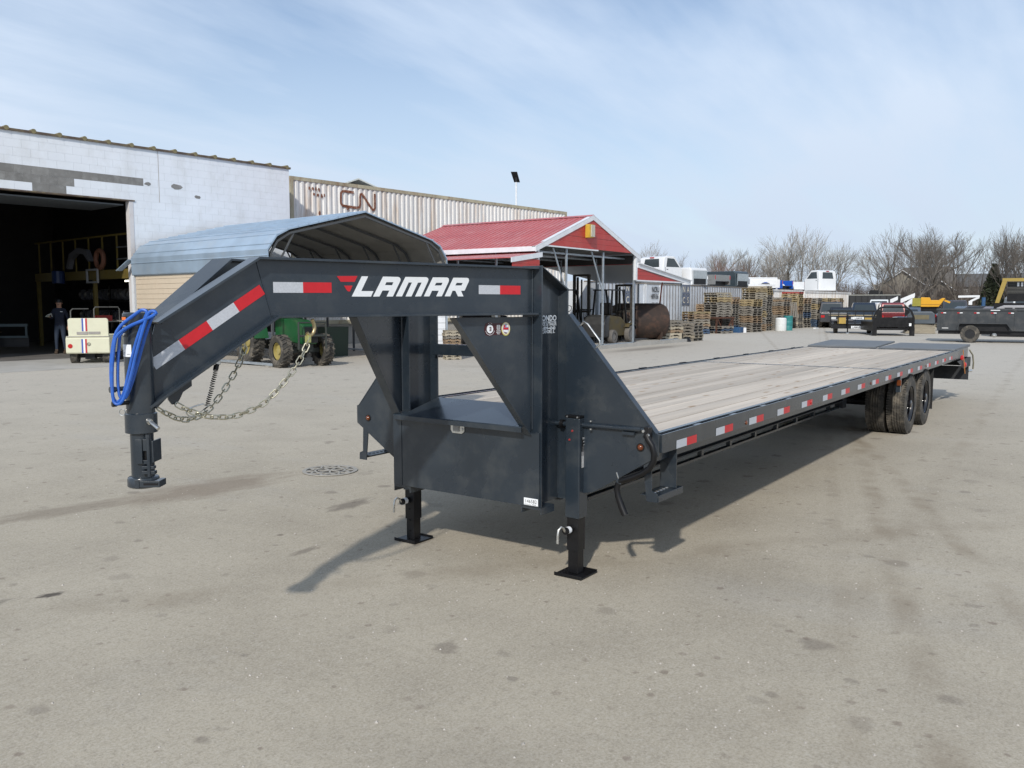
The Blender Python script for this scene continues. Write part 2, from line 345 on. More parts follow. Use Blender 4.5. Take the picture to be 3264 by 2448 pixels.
    # tyre scuff lanes
    def lane(y0, rot, w, amt):
        mpn = n.new('ShaderNodeMapping'); mpn.vector_type = 'TEXTURE'; mpn.inputs['Location'].default_value = (0, y0, 0); mpn.inputs['Rotation'].default_value = (0, 0, R(rot)); l.new(geo.outputs['Position'], mpn.inputs[0])
        sp = n.new('ShaderNodeSeparateXYZ'); l.new(mpn.outputs[0], sp.inputs[0])
        nn = n.new('ShaderNodeTexNoise'); nn.inputs['Scale'].default_value = 1.6; nn.inputs['Detail'].default_value = 6; l.new(mpn.outputs[0], nn.inputs['Vector'])
        ab = n.new('ShaderNodeMath'); ab.operation = 'ABSOLUTE'; l.new(sp.outputs[1], ab.inputs[0])
        return mixc(mul(mr(ab.outputs[0], w * .3, w, amt, 0), mr(nn.outputs[0], .42, .6, 0, 1)), base, (.25, .205, .15))
    base = lane(-.55, 16, .12, .55); base = lane(-1.7, 21, .11, .5); base = lane(.9, 3, .12, .25); base = lane(-.2, 16, .08, .25); base = lane(6.6, -38, .2, .35)
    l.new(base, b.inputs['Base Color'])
    bu = n.new('ShaderNodeBump'); bu.inputs['Strength'].default_value = .35; bu.inputs['Distance'].default_value = .012
    ad_ = n.new('ShaderNodeMath'); ad_.operation = 'MULTIPLY_ADD'; ad_.inputs[1].default_value = .5; l.new(nz(120, 3, .7), ad_.inputs[0]); l.new(nz(9, 4), ad_.inputs[2])
    l.new(ad_.outputs[0], bu.inputs['Height']); l.new(bu.outputs[0], b.inputs['Normal'])
    return m
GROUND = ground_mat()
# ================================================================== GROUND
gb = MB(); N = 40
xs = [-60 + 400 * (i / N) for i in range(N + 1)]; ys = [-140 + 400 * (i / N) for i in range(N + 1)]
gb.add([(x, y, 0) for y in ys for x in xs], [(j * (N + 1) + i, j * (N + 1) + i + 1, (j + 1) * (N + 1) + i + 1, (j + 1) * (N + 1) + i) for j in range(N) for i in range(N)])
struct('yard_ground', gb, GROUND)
GRASS = mat('winter_field', (.16, .14, .075), .95, 0, .3, .5, dirt=(.09, .085, .05), dirt_amt=.6, dirt_scale=.3)
struct('field', MB().box(80, 330, -130, 250, -.3, .02), GRASS)
# loose pebbles on the packed surface
pm = MB()
for i in range(1500):
    d = 1.6 + 9 * rnd.random() ** 1.3; a = R(35.5 + rnd.uniform(-36, 36)); x = d * math.cos(a); y = d * math.sin(a); r_ = rnd.uniform(.0025, .008) * (1 if rnd.random() > .03 else 1.8)
    q = [V((math.cos(t) * r_ * rnd.uniform(.7, 1.3), math.sin(t) * r_ * rnd.uniform(.7, 1.3), 0)) for t in (0, 1.57, 3.14, 4.71)]
    pm.add([V((x, y, r_ * .8))] + [V((x, y, -.001)) + v for v in q], [(0, 1, 2), (0, 2, 3), (0, 3, 4), (0, 4, 1)])
pe = part('gravel', pm, mat('pebble', (.42, .39, .35), .9, 0, .3, 9), None); tag(pe, 'pale loose grit and pebbles scattered over the packed yard', 'gravel', kind='stuff')
# concrete apron before the garage doors
A5 = R(-5); ca, sa = math.cos(A5), math.sin(A5)
def WB(s, z, d=0.0):      # garage wall frame: s along the wall, d outwards (towards the yard)
    return V((12.6 + ca * s + sa * d, 26.6 + sa * s - ca * d, z))
ap = MB().prism([(-10, 0), (3.6, 0), (3.6, 2.0), (1.4, 4.35), (-10, 4.6)], lambda a, b, t: WB(a, t, b), -.1, .012)
struct('concrete_apron', ap, CONC)

# storm drain cover
MH = thing('manhole_cover', 'round cast iron storm grate sunk in the yard left of the trailer box', 'manhole', (5.965, 6.545, 0), R(20)); MH.scale = (.93, .93, 1)
IRON = mat('cast_iron', (.36, .34, .30), .8, .2, .15, 30, dirt=(.35, .33, .3), dirt_amt=.5)
part('pit', MB().lathe([(.30, .001), (.30, .003)], (0, 0, 0), (0, 0, 1), 36), mat('drain_hole', (.03, .028, .025), .9), MH)
rg = MB(); n = 40
for r0, r1 in ((.262, .30), (.15, .17)):
    vs = []; 
    for k in range(n):
        t = 2 * math.pi * k / n
        for r_, z in ((r0, .004), (r0, .012), (r1, .012), (r1, .004)): vs.append((r_ * math.cos(t), r_ * math.sin(t), z))
    rg.add(vs, [(k * 4 + a, k * 4 + (a + 1) % 4, ((k + 1) % n) * 4 + (a + 1) % 4, ((k + 1) % n) * 4 + a) for k in range(n) for a in range(4)])
part('grate_ring', rg, IRON, MH)
rib = MB().box(-.011, .011, -.06, .06, .004, .0115).mesh('rib', IRON)
for k in range(20):
    t = 2 * math.pi * k / 20; o = part('rib', rib, IRON, MH); o.location = (.21 * math.cos(t), .21 * math.sin(t), 0); o.rotation_euler = (0, 0, t + R(52) * (1 if k % 2 else -1))
for k in range(7):
    t = 2 * math.pi * k / 7; o = part('rib', rib, IRON, MH); o.location = (.075 * math.cos(t), .075 * math.sin(t), .0004); o.rotation_euler = (0, 0, t + R(90))

# ================================================================== THE GOOSENECK TRAILER
YC = 3.44
T = thing('gooseneck_trailer', 'long charcoal gooseneck flatbed trailer with pale wood deck parked across the yard', 'trailer', (4.4, YC, 0), world=True)
def sd(d, side): return YC + side * d          # side -1 = towards the camera
W0 = V((4.28, 2.905, 0)); E0 = V((-2.2, .535, 0)).normalized()
def neck_fn(side):
    def f(s, z, t):      # t: offset from the web plane, + towards the outside
        nn = V((-E0.y, -abs(E0.x), 0))
        p = W0 + E0 * s + V((0, -1, 0)) * 0 + nn * t
        y = p.y if side < 0 else 2 * YC - p.y
        return V((p.x, y, z))
    return f
def thick_path(pts, fn, half, th, mb):
    # flange: a strip following pts [(s,z)] with thickness th (upwards list offset) and half width
    n_ = len(pts); up = []
    for i in range(n_):
        a = V(pts[max(i - 1, 0)]); b = V(pts[min(i + 1, n_ - 1)]); d = (b - a).normalized(); nrm = V((-d.y, d.x)); up.append(V(pts[i]) + nrm * th)
    vs = []
    for i in range(n_):
        for q in (pts[i], up[i]):
            vs.append(fn(q[0], q[1], -half)); vs.append(fn(q[0], q[1], half))
    fs = []
    for i in range(n_ - 1):
        a = i * 4; b = a + 4
        fs += [(a, a + 1, b + 1, b), (a + 2, b + 2, b + 3, a + 3), (a, b, b + 2, a + 2), (a + 1, a + 3, b + 3, b + 1)]
    fs += [(0, 2, 3, 1), (n_ * 4 - 4, n_ * 4 - 3, n_ * 4 - 1, n_ * 4 - 2)]
    mb.add(vs, fs)
for side in (-1, 1):
    fn = neck_fn(side)
    nb = MB()
    nb.prism([(0, 1.645), (1.66, 1.645), (2.262, 1.262), (2.262, 1.42), (2.205, 1.640), (1.745, 1.928), (0, 1.928)], fn, -.005, .005)
    thick_path([(0, 1.928), (1.745, 1.928), (2.215, 1.634)], fn, .060, -.012, nb)
    thick_path([(0, 1.645), (1.655, 1.645), (2.258, 1.261)], fn, .060, .012, nb)
    ob = part('neck_beam', nb, PAINT, T, bev=.0015)
    # diagonal brace plate under the neck with its edge flange
    br = MB().prism([(.012, 1.633), (.576, 1.633), (.027, .935), (.012, .935)], fn, -.004, .004)
    thick_path([(.588, 1.633), (.030, .925)], fn, .030, .008, br)
    part('neck_brace', br, PAINT, T, bev=.001)
    # weld bead where the beam meets the post, and at the bend
    wd = MB(); wd.tube([fn(.004, z, .007) for z in [1.63 - i * .02 for i in range(35)]], .005, 5); part('weld_bead', wd, PAINT, T)
    wd = MB(); wd.tube([fn(.004, 1.65 + i * .02, .008) for i in range(14)], .005, 5); part('weld_bead', wd, PAINT, T)
    wd = MB()
    wd.tube([fn(1.67 + .075 * i / 8, 1.65 + .275 * i / 8, .006) for i in range(9)], .003, 5)
    part('weld_bead', wd, PAINT, T)
    # riser post (wide flange section) with a sloped cap
    yw = sd(.535, side)
    rp = MB()
    rp.prism([(4.292, .47), (4.573, .47), (4.573, 1.806), (4.292, 1.925)], lambda a, b, t: V((a, t, b)), yw - .005, yw + .005)
    rp.prism([(yw - .07, .47), (yw + .07, .47), (yw + .07, 1.937), (yw - .07, 1.937)], lambda a, b, t: V((t, a, b)), 4.280, 4.292)
    rp.prism([(yw - .07, .47), (yw + .07, .47), (yw + .07, 1.80), (yw - .07, 1.80)], lambda a, b, t: V((t, a, b)), 4.573, 4.585)
    rp.prism([(4.281, 1.937), (4.293, 1.925), (4.587, 1.79), (4.60, 1.797)], lambda a, b, t: V((a, t, b)), yw - .0705, yw + .0705)
    part('riser_post', rp, PAINT, T, bev=.0015)
    wb_ = MB().tube([(4.571, yw + side * .0 - .006 * (1 if side < 0 else -1) * 1, z) for z in [.5 + .02 * i for i in range(64)]], .004, 5)
    part('weld_bead', wb_, PAINT, T)
    # outrigger gusset from the riser down to the deck edge
    def gy(d): return YC + side * d
    pl = MB().prism([(.605, 1.64), (.63, 1.64), (1.225, .955), (1.25, .945), (1.25, .815), (.81, .545), (.605, .50)], lambda a, b, t: V((t, gy(a), b)), 4.556, 4.564)
    def gf(s_, z, t): return V((4.58 + t, gy(s_), z))
    thick_path([(.625, 1.648), (1.232, .950)], gf, .026, -.008 * 1, pl)
    part('side_gusset', pl, PAINT, T, bev=.001)
    # corner light
    lp = MB().lathe([(.019, 0), (.019, .006), (.013, .014), (.004, .017)], (4.556, gy(1.132), .858), (-1, 0, 0), 16); part('marker_light', lp, AMBER, T, smooth=True)
    part('light_grommet', MB().lathe([(.026, 0), (.026, .004)], (4.556, gy(1.132), .858), (-1, 0, 0), 18), BLACK, T)
    # grab handle on the gusset slope
    hd = MB().tube([(4.585, gy(.69), 1.575), (4.585, gy(.715), 1.60), (4.585, gy(.745), 1.585), (4.585, gy(.83), 1.485), (4.585, gy(.83), 1.462), (4.585, gy(.79), 1.43)], .006, 8)
    part('grab_handle', hd, ZINC, T, smooth=True)
    # feet of the riser
    part('foot_channel', MB().box(4.275, 4.42, yw - .075, yw + .075, .455, .469).box(4.275, 4.42, yw - .075, yw - .068, .425, .4545).box(4.275, 4.42, yw + .068, yw + .075, .425, .4545), PAINT, T)
part('toolbox_front', MB().box(4.266, 4.2785, 2.842, 4.043, .472, .932).box(4.262, 4.2655, 3.965, 3.973, .474, .93), PAINT, T, bev=.001)
part('toolbox_floor', MB().box(4.30, 4.57, 2.98, 3.90, .472, .484), PAINT, T)
part('toolbox_back', MB().box(4.553, 4.565, 2.98, 3.90, .486, 1.04), PAINT, T)
for yy in (2.98, 3.892): part('toolbox_side', MB().box(4.294, 4.551, yy, yy + .008, .486, .95), PAINT, T)
ld = MB(); ld.prism([(4.195, .966), (4.20, .972), (4.575, 1.056), (4.575, 1.050), (4.202, .966), (4.202, .936), (4.195, .936)], lambda a, b, t: V((a, t, b)), 2.978, 3.902)
ld.prism([(4.195, .966), (4.20, .972), (4.262, .986), (4.262, .980), (4.202, .966), (4.202, .936), (4.195, .936)], lambda a, b, t: V((a, t, b)), 2.925, 2.9775); ld.prism([(4.195, .966), (4.20, .972), (4.262, .986), (4.262, .980), (4.202, .966), (4.202, .936), (4.195, .936)], lambda a, b, t: V((a, t, b)), 3.9025, 3.975)
part('toolbox_lid', ld, PAINT, T, bev=.001)
lt = thing  # noqa
lo = part('latch', MB().prism([(3.415, .93), (3.527, .93), (3.527, .895), (3.512, .876), (3.435, .876), (3.415, .892)], lambda a, b, t: V((t, a, b)), 4.258, 4.2655), ZINC, T, bev=.001)
part('paddle', MB().box(4.2535, 4.2575, 3.455, 3.505, .888, .93), mat('latch_dark', (.25, .25, .25), .35, .7), lo)
part('cylinder', MB().cyl((4.2578, 3.432, .905), (4.250, 3.432, .905), .008, 12), ZINC, lo, smooth=True)
part('cross_bar', MB().box(4.53, 4.572, 2.972, 3.908, 1.357, 1.432), PAINT, T, bev=.003)
# print on the neck
_fn = neck_fn(-1)
def decal(name, poly, m, off=.0065, holes=None):
    mb = MB()
    if not holes: mb.add([_fn(s_, z, off) for s_, z in poly], [tuple(range(len(poly)))])
    else:
        cu = bpy.data.curves.new('c', 'CURVE'); cu.dimensions = '2D'; cu.fill_mode = 'BOTH'
        for pg in [poly] + holes:
            sp = cu.splines.new('POLY'); sp.points.add(len(pg) - 1); sp.use_cyclic_u = True
            for i, (a, b) in enumerate(pg): sp.points[i].co = (-a, b, 0, 1)
        tmp = bpy.data.objects.new('tmp', cu); C.objects.link(tmp); dg = bpy.context.evaluated_depsgraph_get()
        me = bpy.data.meshes.new_from_object(tmp.evaluated_get(dg)); bpy.data.objects.remove(tmp); bpy.data.curves.remove(cu)
        for v in me.vertices: v.co = _fn(-v.co.x, v.co.y, off)
        me.materials.clear(); me.materials.append(m); return link(name, me, T)
    return part(name, mb, m, T)
G_ = {'mark1': [(1.320,1.849),(1.202,1.852),(1.218,1.822),(1.298,1.821)],
'mark2': [(1.280,1.802),(1.231,1.803),(1.246,1.774),(1.255,1.773),(1.264,1.778)],
'L': [(1.177,1.851),(1.139,1.851),(1.181,1.776),(1.109,1.776),(1.124,1.748),(1.237,1.748)],
'A1': [(1.050,1.852),(0.957,1.852),(0.947,1.849),(0.941,1.840),(0.944,1.830),(0.991,1.749),(1.030,1.749),(1.012,1.780),(1.054,1.780),(1.073,1.749),(1.112,1.748)],
'A1h': [(1.030,1.823),(0.987,1.824),(0.995,1.808),(1.038,1.808)],
'M': [(0.911,1.853),(0.777,1.854),(0.766,1.850),(0.762,1.841),(0.766,1.831),(0.812,1.751),(0.851,1.750),(0.807,1.825),(0.831,1.824),(0.874,1.750),(0.912,1.750),(0.870,1.824),(0.891,1.824),(0.934,1.750),(0.973,1.750)],
'A2': [(0.733,1.854),(0.637,1.855),(0.627,1.851),(0.624,1.842),(0.626,1.833),(0.674,1.752),(0.712,1.751),(0.694,1.782),(0.739,1.782),(0.757,1.751),(0.794,1.751)],
'A2h': [(0.711,1.825),(0.668,1.826),(0.677,1.811),(0.721,1.810)],
'R': [(0.594,1.855),(0.498,1.856),(0.487,1.852),(0.484,1.843),(0.486,1.835),(0.516,1.784),(0.541,1.783),(0.524,1.752),(0.563,1.752),(0.581,1.783),(0.600,1.783),(0.616,1.752),(0.655,1.752)],
'R_h': [(0.571,1.827),(0.529,1.827),(0.538,1.813),(0.581,1.812)]}
decal('red_mark', G_['mark1'], REDV); decal('red_mark', G_['mark2'], REDV)
decal('letter_l', G_['L'], WHITE, holes=[]) if 0 else decal('lettering', G_['L'], WHITE, holes=[[(1.18, 1.7491), (1.179, 1.7491), (1.1795, 1.7492)]])
decal('lettering', G_['A1'], WHITE, holes=[G_['A1h']]); decal('lettering', G_['M'], WHITE, holes=[[(.85, 1.84), (.849, 1.84), (.8495, 1.841)]])
decal('lettering', G_['A2'], WHITE, holes=[G_['A2h']]); decal('lettering', G_['R'], WHITE, holes=[G_['R_h']])
# white half of the reflective tape has a fine woven sheen
TAPEW = mat('white_reflective', (.50, .52, .56), .35, 0, .10, 150)
def tape(q, mids):      # q: (s,z) start, end of the tape axis
    (s0, z0), (s1, z1), h = q
    d = V((s1 - s0, z1 - z0)); n_ = V((-d.y, d.x)).normalized() * h / 2; k = len(mids)
    for i in range(k):
        a = V((s0, z0)) + d * i / k; b = V((s0, z0)) + d * (i + 1) / k
        o = decal('reflective_tape', [tuple(a - n_), tuple(b - n_), tuple(b + n_), tuple(a + n_)], TAPEW if mids[i] == 'w' else REDV, .0068)
        o['label'] = 'silver reflective tape' if mids[i] == 'w' else 'red reflective tape'
tape(((2.226, 1.448), (1.715, 1.779), .051), 'wrwr')
tape(((1.660, 1.789), (1.350, 1.791), .051), 'wr')
tape(((.415, 1.791), (.099, 1.791), .051), 'wr')
# warranty stickers on the brace
STK = mat('sticker_maroon', (.055, .008, .010), .35, 0, .05, 9); CREAM = mat('sticker_cream', (.72, .66, .52), .4, 0, .08, 60)
def ell(cs, cz, rs, rz_, m, off, name='sticker', a0=0, a1=360, n_=28):
    return decal(name, [(cs + rs * math.cos(R(a0 + (a1 - a0) * i / n_)), cz + rz_ * math.sin(R(a0 + (a1 - a0) * i / n_))) for i in range(n_)], m, off)
decal('sticker', [(0.3650, 1.598), (0.1800, 1.598), (0.1800, 1.530), (0.3650, 1.530)], STK, .0045)
ell(0.332, 1.565, .042, .041, STK, .0052); ell(0.332, 1.566, .024, .025, WHITE, .0060)
e3 = text('E', .032, STK, T, _fn(.321, 1.5545, .0066), _fn(1, 0, 0) - _fn(0, 0, 0), (0, 0, 1), .0012, lift=0)
for k in range(22):
    t = R(200 + k * 140 / 21 + 0); ell(0.332 + .0335 * math.cos(t), 1.565 + .0335 * math.sin(t), .0017, .002, WHITE, .0062, 'print', n_=6)
for k in (-1, 0, 1): ell(0.332 + k * .012, 1.600 - abs(k) * .002, .002, .0025, WHITE, .0062, 'star', n_=5)
decal('sticker', [(0.2800, 1.588), (0.2560, 1.588), (0.2560, 1.562), (0.2800, 1.562)], WHITE, .0055)
decal('sticker', [(0.2775, 1.5855), (0.2585, 1.5855), (0.2585, 1.5645), (0.2775, 1.5645)], GREYT, .0060)
for i, s_ in enumerate(('SCAN FOR', 'WARRANTY', 'POLICY')):
    text(s_, .0088, WHITE, T, _fn(.268, 1.5515 - .0088 * i, .0058), _fn(0, 0, 0) - _fn(1, 0, 0), (0, 0, 1), .0002, align='CENTER', lift=0, sx=.72)
ell(0.212, 1.564, .034, .040, mat('sticker_gold', (.55, .48, .10), .4), .0052); ell(0.212, 1.566, .031, .036, CREAM, .0058); ell(0.212, 1.565, .022, .026, mat('sticker_blue', (.25, .27, .45), .4), .0063)
decal('print', [(0.2320, 1.572), (0.1920, 1.572), (0.1920, 1.560), (0.2320, 1.560)], REDV, .0066); decal('print', [(0.2320, 1.559), (0.1940, 1.556), (0.1980, 1.543), (0.2300, 1.549)], WHITE, .0067)
ell(0.223, 1.580, .006, .007, REDV, .0068, 'print', n_=10); ell(0.202, 1.581, .006, .006, WHITE, .0068, 'print', n_=10); decal('print', [(0.2260, 1.545), (0.2020, 1.540), (0.2060, 1.536), (0.2200, 1.538)], AMBER, .0068)
# dealer print on the riser web
LET = mat('letter_grey_white', (.62, .66, .70), .45, 0, .05, 30)
yw = 2.900
for s_, sz, z, x1, bd, w_ in (('BRONDO', .047, 1.6065, 4.541, .0016, .224), ('TRUCK & TRAILER', .0265, 1.5765, 4.541, .0010, .205), ('815-899-4340', .028, 1.551, 4.528, .0011, .198), ('SYCAMORE, IL', .0255, 1.530, 4.520, .0010, .172)):
    text_w(s_, w_, sz, LET, T, (x1, yw - .001, z), (1, 0, 0), (0, 0, 1), bd)
part('print', MB().add([(4.30, yw - .001, 1.5975), (4.541, yw - .001, 1.5975), (4.541, yw - .001, 1.601), (4.30, yw - .001, 1.601)], [(0, 1, 2, 3)]), LET, T)
# stock number sticker
part('sticker', MB().box(4.2645, 4.2655, 2.848, 2.952, .480, .524), WHITE, T)
text('146582', .031, mat('ink', (.03, .03, .035), .6), T, (4.264, 2.900, .4945), (0, -1, 0), (0, 0, 1), 0, align='CENTER', sx=.86, space=1.12, lift=.001)
part('print', MB().box(4.2638, 4.2644, 2.862, 2.89, .484, .488), GREYT, T); part('print', MB().box(4.2638, 4.2644, 2.90, 2.947, .484, .486), GREYT, T)

# coupler
CX = V((2.06, YC + .0, 0))
def cz(z): return (CX.x, CX.y, z)
tb = MB().lathe([(.0, 0), (.052, 0), (.058, .005), (.0585, .435), (.0585, .44)], cz(1.675), (0, 0, -1), 36, cap=False)
part('coupler_tube', tb, PAINT, T, smooth=35)
part('coupler_collar', MB().lathe([(.059, 0), (.066, .004), (.0665, .085), (.059, .088)], cz(1.245), (0, 0, -1), 36), PAINT, T, smooth=35)
part('coupler_inner_tube', MB().lathe([(.048, 0), (.048, .20)], cz(1.160), (0, 0, -1), 36), PAINT, T, smooth=35)
part('coupler_base', MB().lathe([(.058, 0), (.063, .003), (.066, .010), (.066, .040), (.058, .046)], cz(.966), (0, 0, -1), 36), PAINT, T, smooth=35)
fr = V((math.cos(R(35.5)), math.sin(R(35.5)), 0)); rt = V((fr.y, -fr.x, 0))
def cf(a, b, z): return V((CX.x, CX.y, 0)) + rt * a + fr * b + V((0, 0, z))    # a: towards near side, b: away
def cbox(name, a0, a1, b0, b1, z0, z1, m=PAINT, bev=.001, par=T):
    mb = MB(); vs = [cf(a, b, z) for z in (z0, z1) for b in (b0, b1) for a in (a0, a1)]
    mb.add(vs, [(0, 2, 3, 1), (4, 5, 7, 6), (0, 1, 5, 4), (2, 6, 7, 3), (0, 4, 6, 2), (1, 3, 7, 5)]); return part(name, mb, m, par, bev=bev)
# latch housing with a square window and vertical handle
lh = cbox('latch_housing', -.004, .025, -.062, -.045, 1.03, 1.135)
cbox('latch_housing', .0255, .062, -.056, -.046, 1.028, 1.045); cbox('latch_housing', .0255, .062, -.056, -.046, 1.085, 1.135); cbox('latch_housing', .0505, .062, -.056, -.046, 1.0455, 1.0845)
cbox('latch_window', .0256, .050, -.046, -.042, 1.046, 1.084, BLACK)
cbox('latch_plate', .063, .070, -.055, .03, 1.035, 1.128)
part('latch_handle', MB().tube([cf(.052, -.062, 1.148), cf(.052, -.062, .975)], .0075, 8).tube([cf(.052, -.062, 1.143), cf(.052, -.062, 1.157)], .010, 8), PAINT, T, smooth=True)
cbox('latch_bracket', .02, .075, -.062, -.035, .985, .999); cbox('latch_bracket', .02, .072, -.062, -.035, 1.008, 1.02)
cbox('lock_arm', .012, .098, -.072, -.05, .930, .958); cbox('lock_arm', .075, .098, -.05, .0, .930, .958); cbox('lock_slot', .030, .092, -.0735, -.0725, .940, .949, BLACK, 0)
cbox('lock_block', -.006, .0115, -.074, -.055, .926, .962)
# silver pin and ring through the collar
part('adjust_pin', MB().tube([cf(.055, -.045, 1.212), cf(.078, -.066, 1.203), cf(.108, -.082, 1.185)], .0085, 10).tube([cf(.048, -.040, 1.214), cf(.060, -.05, 1.209)], .013, 10), ZINC, T, smooth=True)
part('pin_ring', MB().tube([cf(-.076 + .013 * math.cos(t), -.01, 1.246 + .014 * math.sin(t)) for t in [i * math.pi / 6 for i in range(12)]], .0022, 6, closed=True), ZINC, T, smooth=True)
part('hose_peg', MB().tube([cf(-.03, -.045, 1.355), cf(-.075, -.09, 1.352)], .010, 10).tube([cf(-.068, -.083, 1.352), cf(-.084, -.099, 1.352)], .013, 10), PAINT, T, smooth=True)
part('hose_peg', MB().tube([cf(-.03, -.045, 1.293), cf(-.072, -.09, 1.291)], .009, 10).tube([cf(-.066, -.083, 1.291), cf(-.078, -.095, 1.291)], .012, 10), BLACK, T, smooth=True)
# coupler stickers, bent round the tube
def tubestick(a0, a1, z0, z1, m, off=.0006, name='sticker'):
    mb = MB(); k = 8; vs = []
    for i in range(k + 1):
        t = R(a0 + (a1 - a0) * i / k); d = (-fr * math.cos(t) + rt * math.sin(t)) * (.0585 + off); vs += [V(cz(z0)) + d, V(cz(z1)) + d]
    mb.add(vs, [(2 * i, 2 * i + 2, 2 * i + 3, 2 * i + 1) for i in range(k)]); return part(name, mb, m, T, smooth=True)
INK = mat('sticker_black', (.010, .010, .011), .4)
tubestick(-84, -18, 1.572, 1.660, INK); tubestick(-82, -24, 1.643, 1.656, mat('warning_orange', (.75, .17, .02), .4), .0012)
for i, (z, w) in enumerate(((1.636, 60), (1.626, 34), (1.617, 50), (1.606, 46), (1.602, 40), (1.594, 36), (1.584, 48), (1.579, 38))): tubestick(-76, -76 + w, z, z + .0028, mat('print_grey', (.55, .55, .55), .5), .0012, 'print')
tubestick(-70, -4, 1.488, 1.540, WHITE); 
for i, (a, w, z) in enumerate(((-62, 18, 1.497), (-62, 26, 1.503), (-26, 16, 1.498))): tubestick(a, a + w, z, z + .0022, GREYT, .0012, 'print')
_t = R(-58); _n = (-fr * math.cos(R(-44)) + rt * math.sin(R(-44)))
text('984', .026, mat('ink', (.03, .03, .035), .6), T, V(cz(1.513)) + _n * .0597 - rt * .018 - fr * 0.004, rt * .75 - fr * .65, (0, 0, 1), .0006, lift=.0015, sx=.8)
# drawbar chain bracket under the near beam
part('chain_bracket', MB().prism([(2.06, 1.385), (2.10, 1.36), (2.165, 1.318), (2.165, 1.29), (2.15, 1.268), (2.13, 1.268), (2.115, 1.29), (2.10, 1.32), (2.06, 1.345)], neck_fn(-1), -.006, .006), PAINT, T)

# side structure -----------------------------------------------------------
XR = 15.64
for side in (-1, 1):
    def Y(d): return YC + side * d
    a, b = sorted((Y(1.25), Y(1.241)));  part('rub_rail', MB().box(4.612, 15.60, a, b, .825, .938).box(4.600, 4.611, *sorted((Y(1.25), Y(1.19))), .83, .937), PAINT, T, bev=.001)
    a, b = sorted((Y(1.190), Y(1.184))); ch = MB().box(4.60, 17.2, a, b, .765, .929); a2, b2 = sorted((Y(1.189), Y(1.155))); ch.box(4.60, XR, a2, b2, .9295, .9345).box(4.60, 17.2, a2, b2, .765, .772)
    part('side_channel', ch, PAINT, T, bev=.0008)
    pk = MB(); a, b = sorted((Y(1.2405), Y(1.1905)))
    for q in (0, .048): pk.box(q, q + .006, a, b, .84, .926)
    pk.box(.0062, .0478, *sorted((Y(1.1905), Y(1.197))), .842, .924); pk.box(.0062, .0478, *sorted((Y(1.2335), Y(1.2405))), .842, .924)
    pkm = pk.mesh('stake_pocket', PAINT)
    for i in range(18):
        o = part('stake_pocket', pkm, None, T); o.location = (4.92 + i * .6245, 0, 0)
    wl_ = MB().box(0, .10, a, b, .924, .930).mesh('pocket_web', PAINT)
    if side < 0:
        for i in range(18):
            o = part('rail_spacer', wl_, None, T); o.location = (5.16 + i * .6245, 0, 0)
    if side > 0:
        tip = MB().box(0, .16, *sorted((Y(1.232), Y(1.262))), .93, .944).mesh('strap_hook', BLACK)
        for i in range(9):
            o = part('strap_winch_lug', tip, None, T); o.location = (6.9 + i * 1.15, 0, 0)
tpm = MB().add([(0, 0, 0), (.153, 0, 0), (.153, 0, .051), (0, 0, .051)], [(0, 1, 2, 3)]); tpm.add([(.153, 0, 0), (.306, 0, 0), (.306, 0, .051), (.153, 0, .051)], [(0, 1, 2, 3)], 1)
tpm = tpm.mesh('reflective_tape', [TAPEW, REDV], fix=False)
for i in range(17):
    o = part('reflective_tape', tpm, None, T); o.location = (4.80 + i * .6245, 2.1885, .8275); o['label'] = 'side reflective tape, silver then red'
for x, m in ((5.99, AMBER), (7.56, REDL), (9.73, AMBER), (12.9, AMBER), (14.45, REDL)):
    part('marker_light', MB().lathe([(.016, 0), (.016, .005), (.006, .010)], (x, 2.1895, .853), (0, -1, 0), 14), m, T, smooth=True)
# frame rails with the truss chord
for yb in (2.95, 3.93):
    fb = MB().box(4.59, 17.0, yb - .004, yb + .004, .465, .752).box(4.59, 17.0, yb - .055, yb + .055, .453, .464).box(4.59, 17.0, yb - .055, yb + .055, .753, .764)
    part('frame_rail', fb, PAINT_D, T)
    part('truss_chord', MB().box(5.0, 11.6, yb - .025, yb + .025, .368, .389), PAINT, T)
    um = MB().box(-.022, .022, yb - .02, yb + .02, .3892, .4525).mesh('truss_upright', PAINT)
    for i in range(10): o = part('truss_upright', um, None, T); o.location = (5.65 + i * .66, 0, 0)
cmm = MB().box(-.02, .02, 2.262, 4.618, .775, .779).box(-.003, .003, 2.262, 4.618, .7792, .881).box(-.02, .02, 2.262, 4.618, .8812, .885).mesh('cross_member', PAINT_D)
for i in range(30): o = part('cross_member', cmm, None, T); o.location = (4.72 + i * .404, 0, 0)
# deck planks: two runs divided by a steel strip
nb_ = 13; wy = (4.600 - 2.286) / nb_
for X0_, X1_ in ((4.615, 10.845), (10.915, 15.60)):
    for i in range(nb_):
        y0 = 2.286 + i * wy; e = rnd.uniform(-.002, .002)
        part('plank', MB().box(X0_ + rnd.uniform(0, .004), X1_ - rnd.uniform(0, .004), y0 + .0055, y0 + wy - .0055, .887, .929 + e), WOOD, T, bev=.002, seg=1)
part('deck_strip', MB().box(10.85, 10.91, 2.287, 4.60, .925, .9315), PAINT, T)
sc = MB()
for i in range(26): sc.lathe([(.006, 0), (.004, .003)], (10.88, 2.33 + i * .089, .9316), (0, 0, 1), 6)
part('screw_row', sc, ZINC, T)
part('deck_rear_strip', MB().box(15.605, 15.66, 2.262, 4.618, .90, .937), PAINT, T)
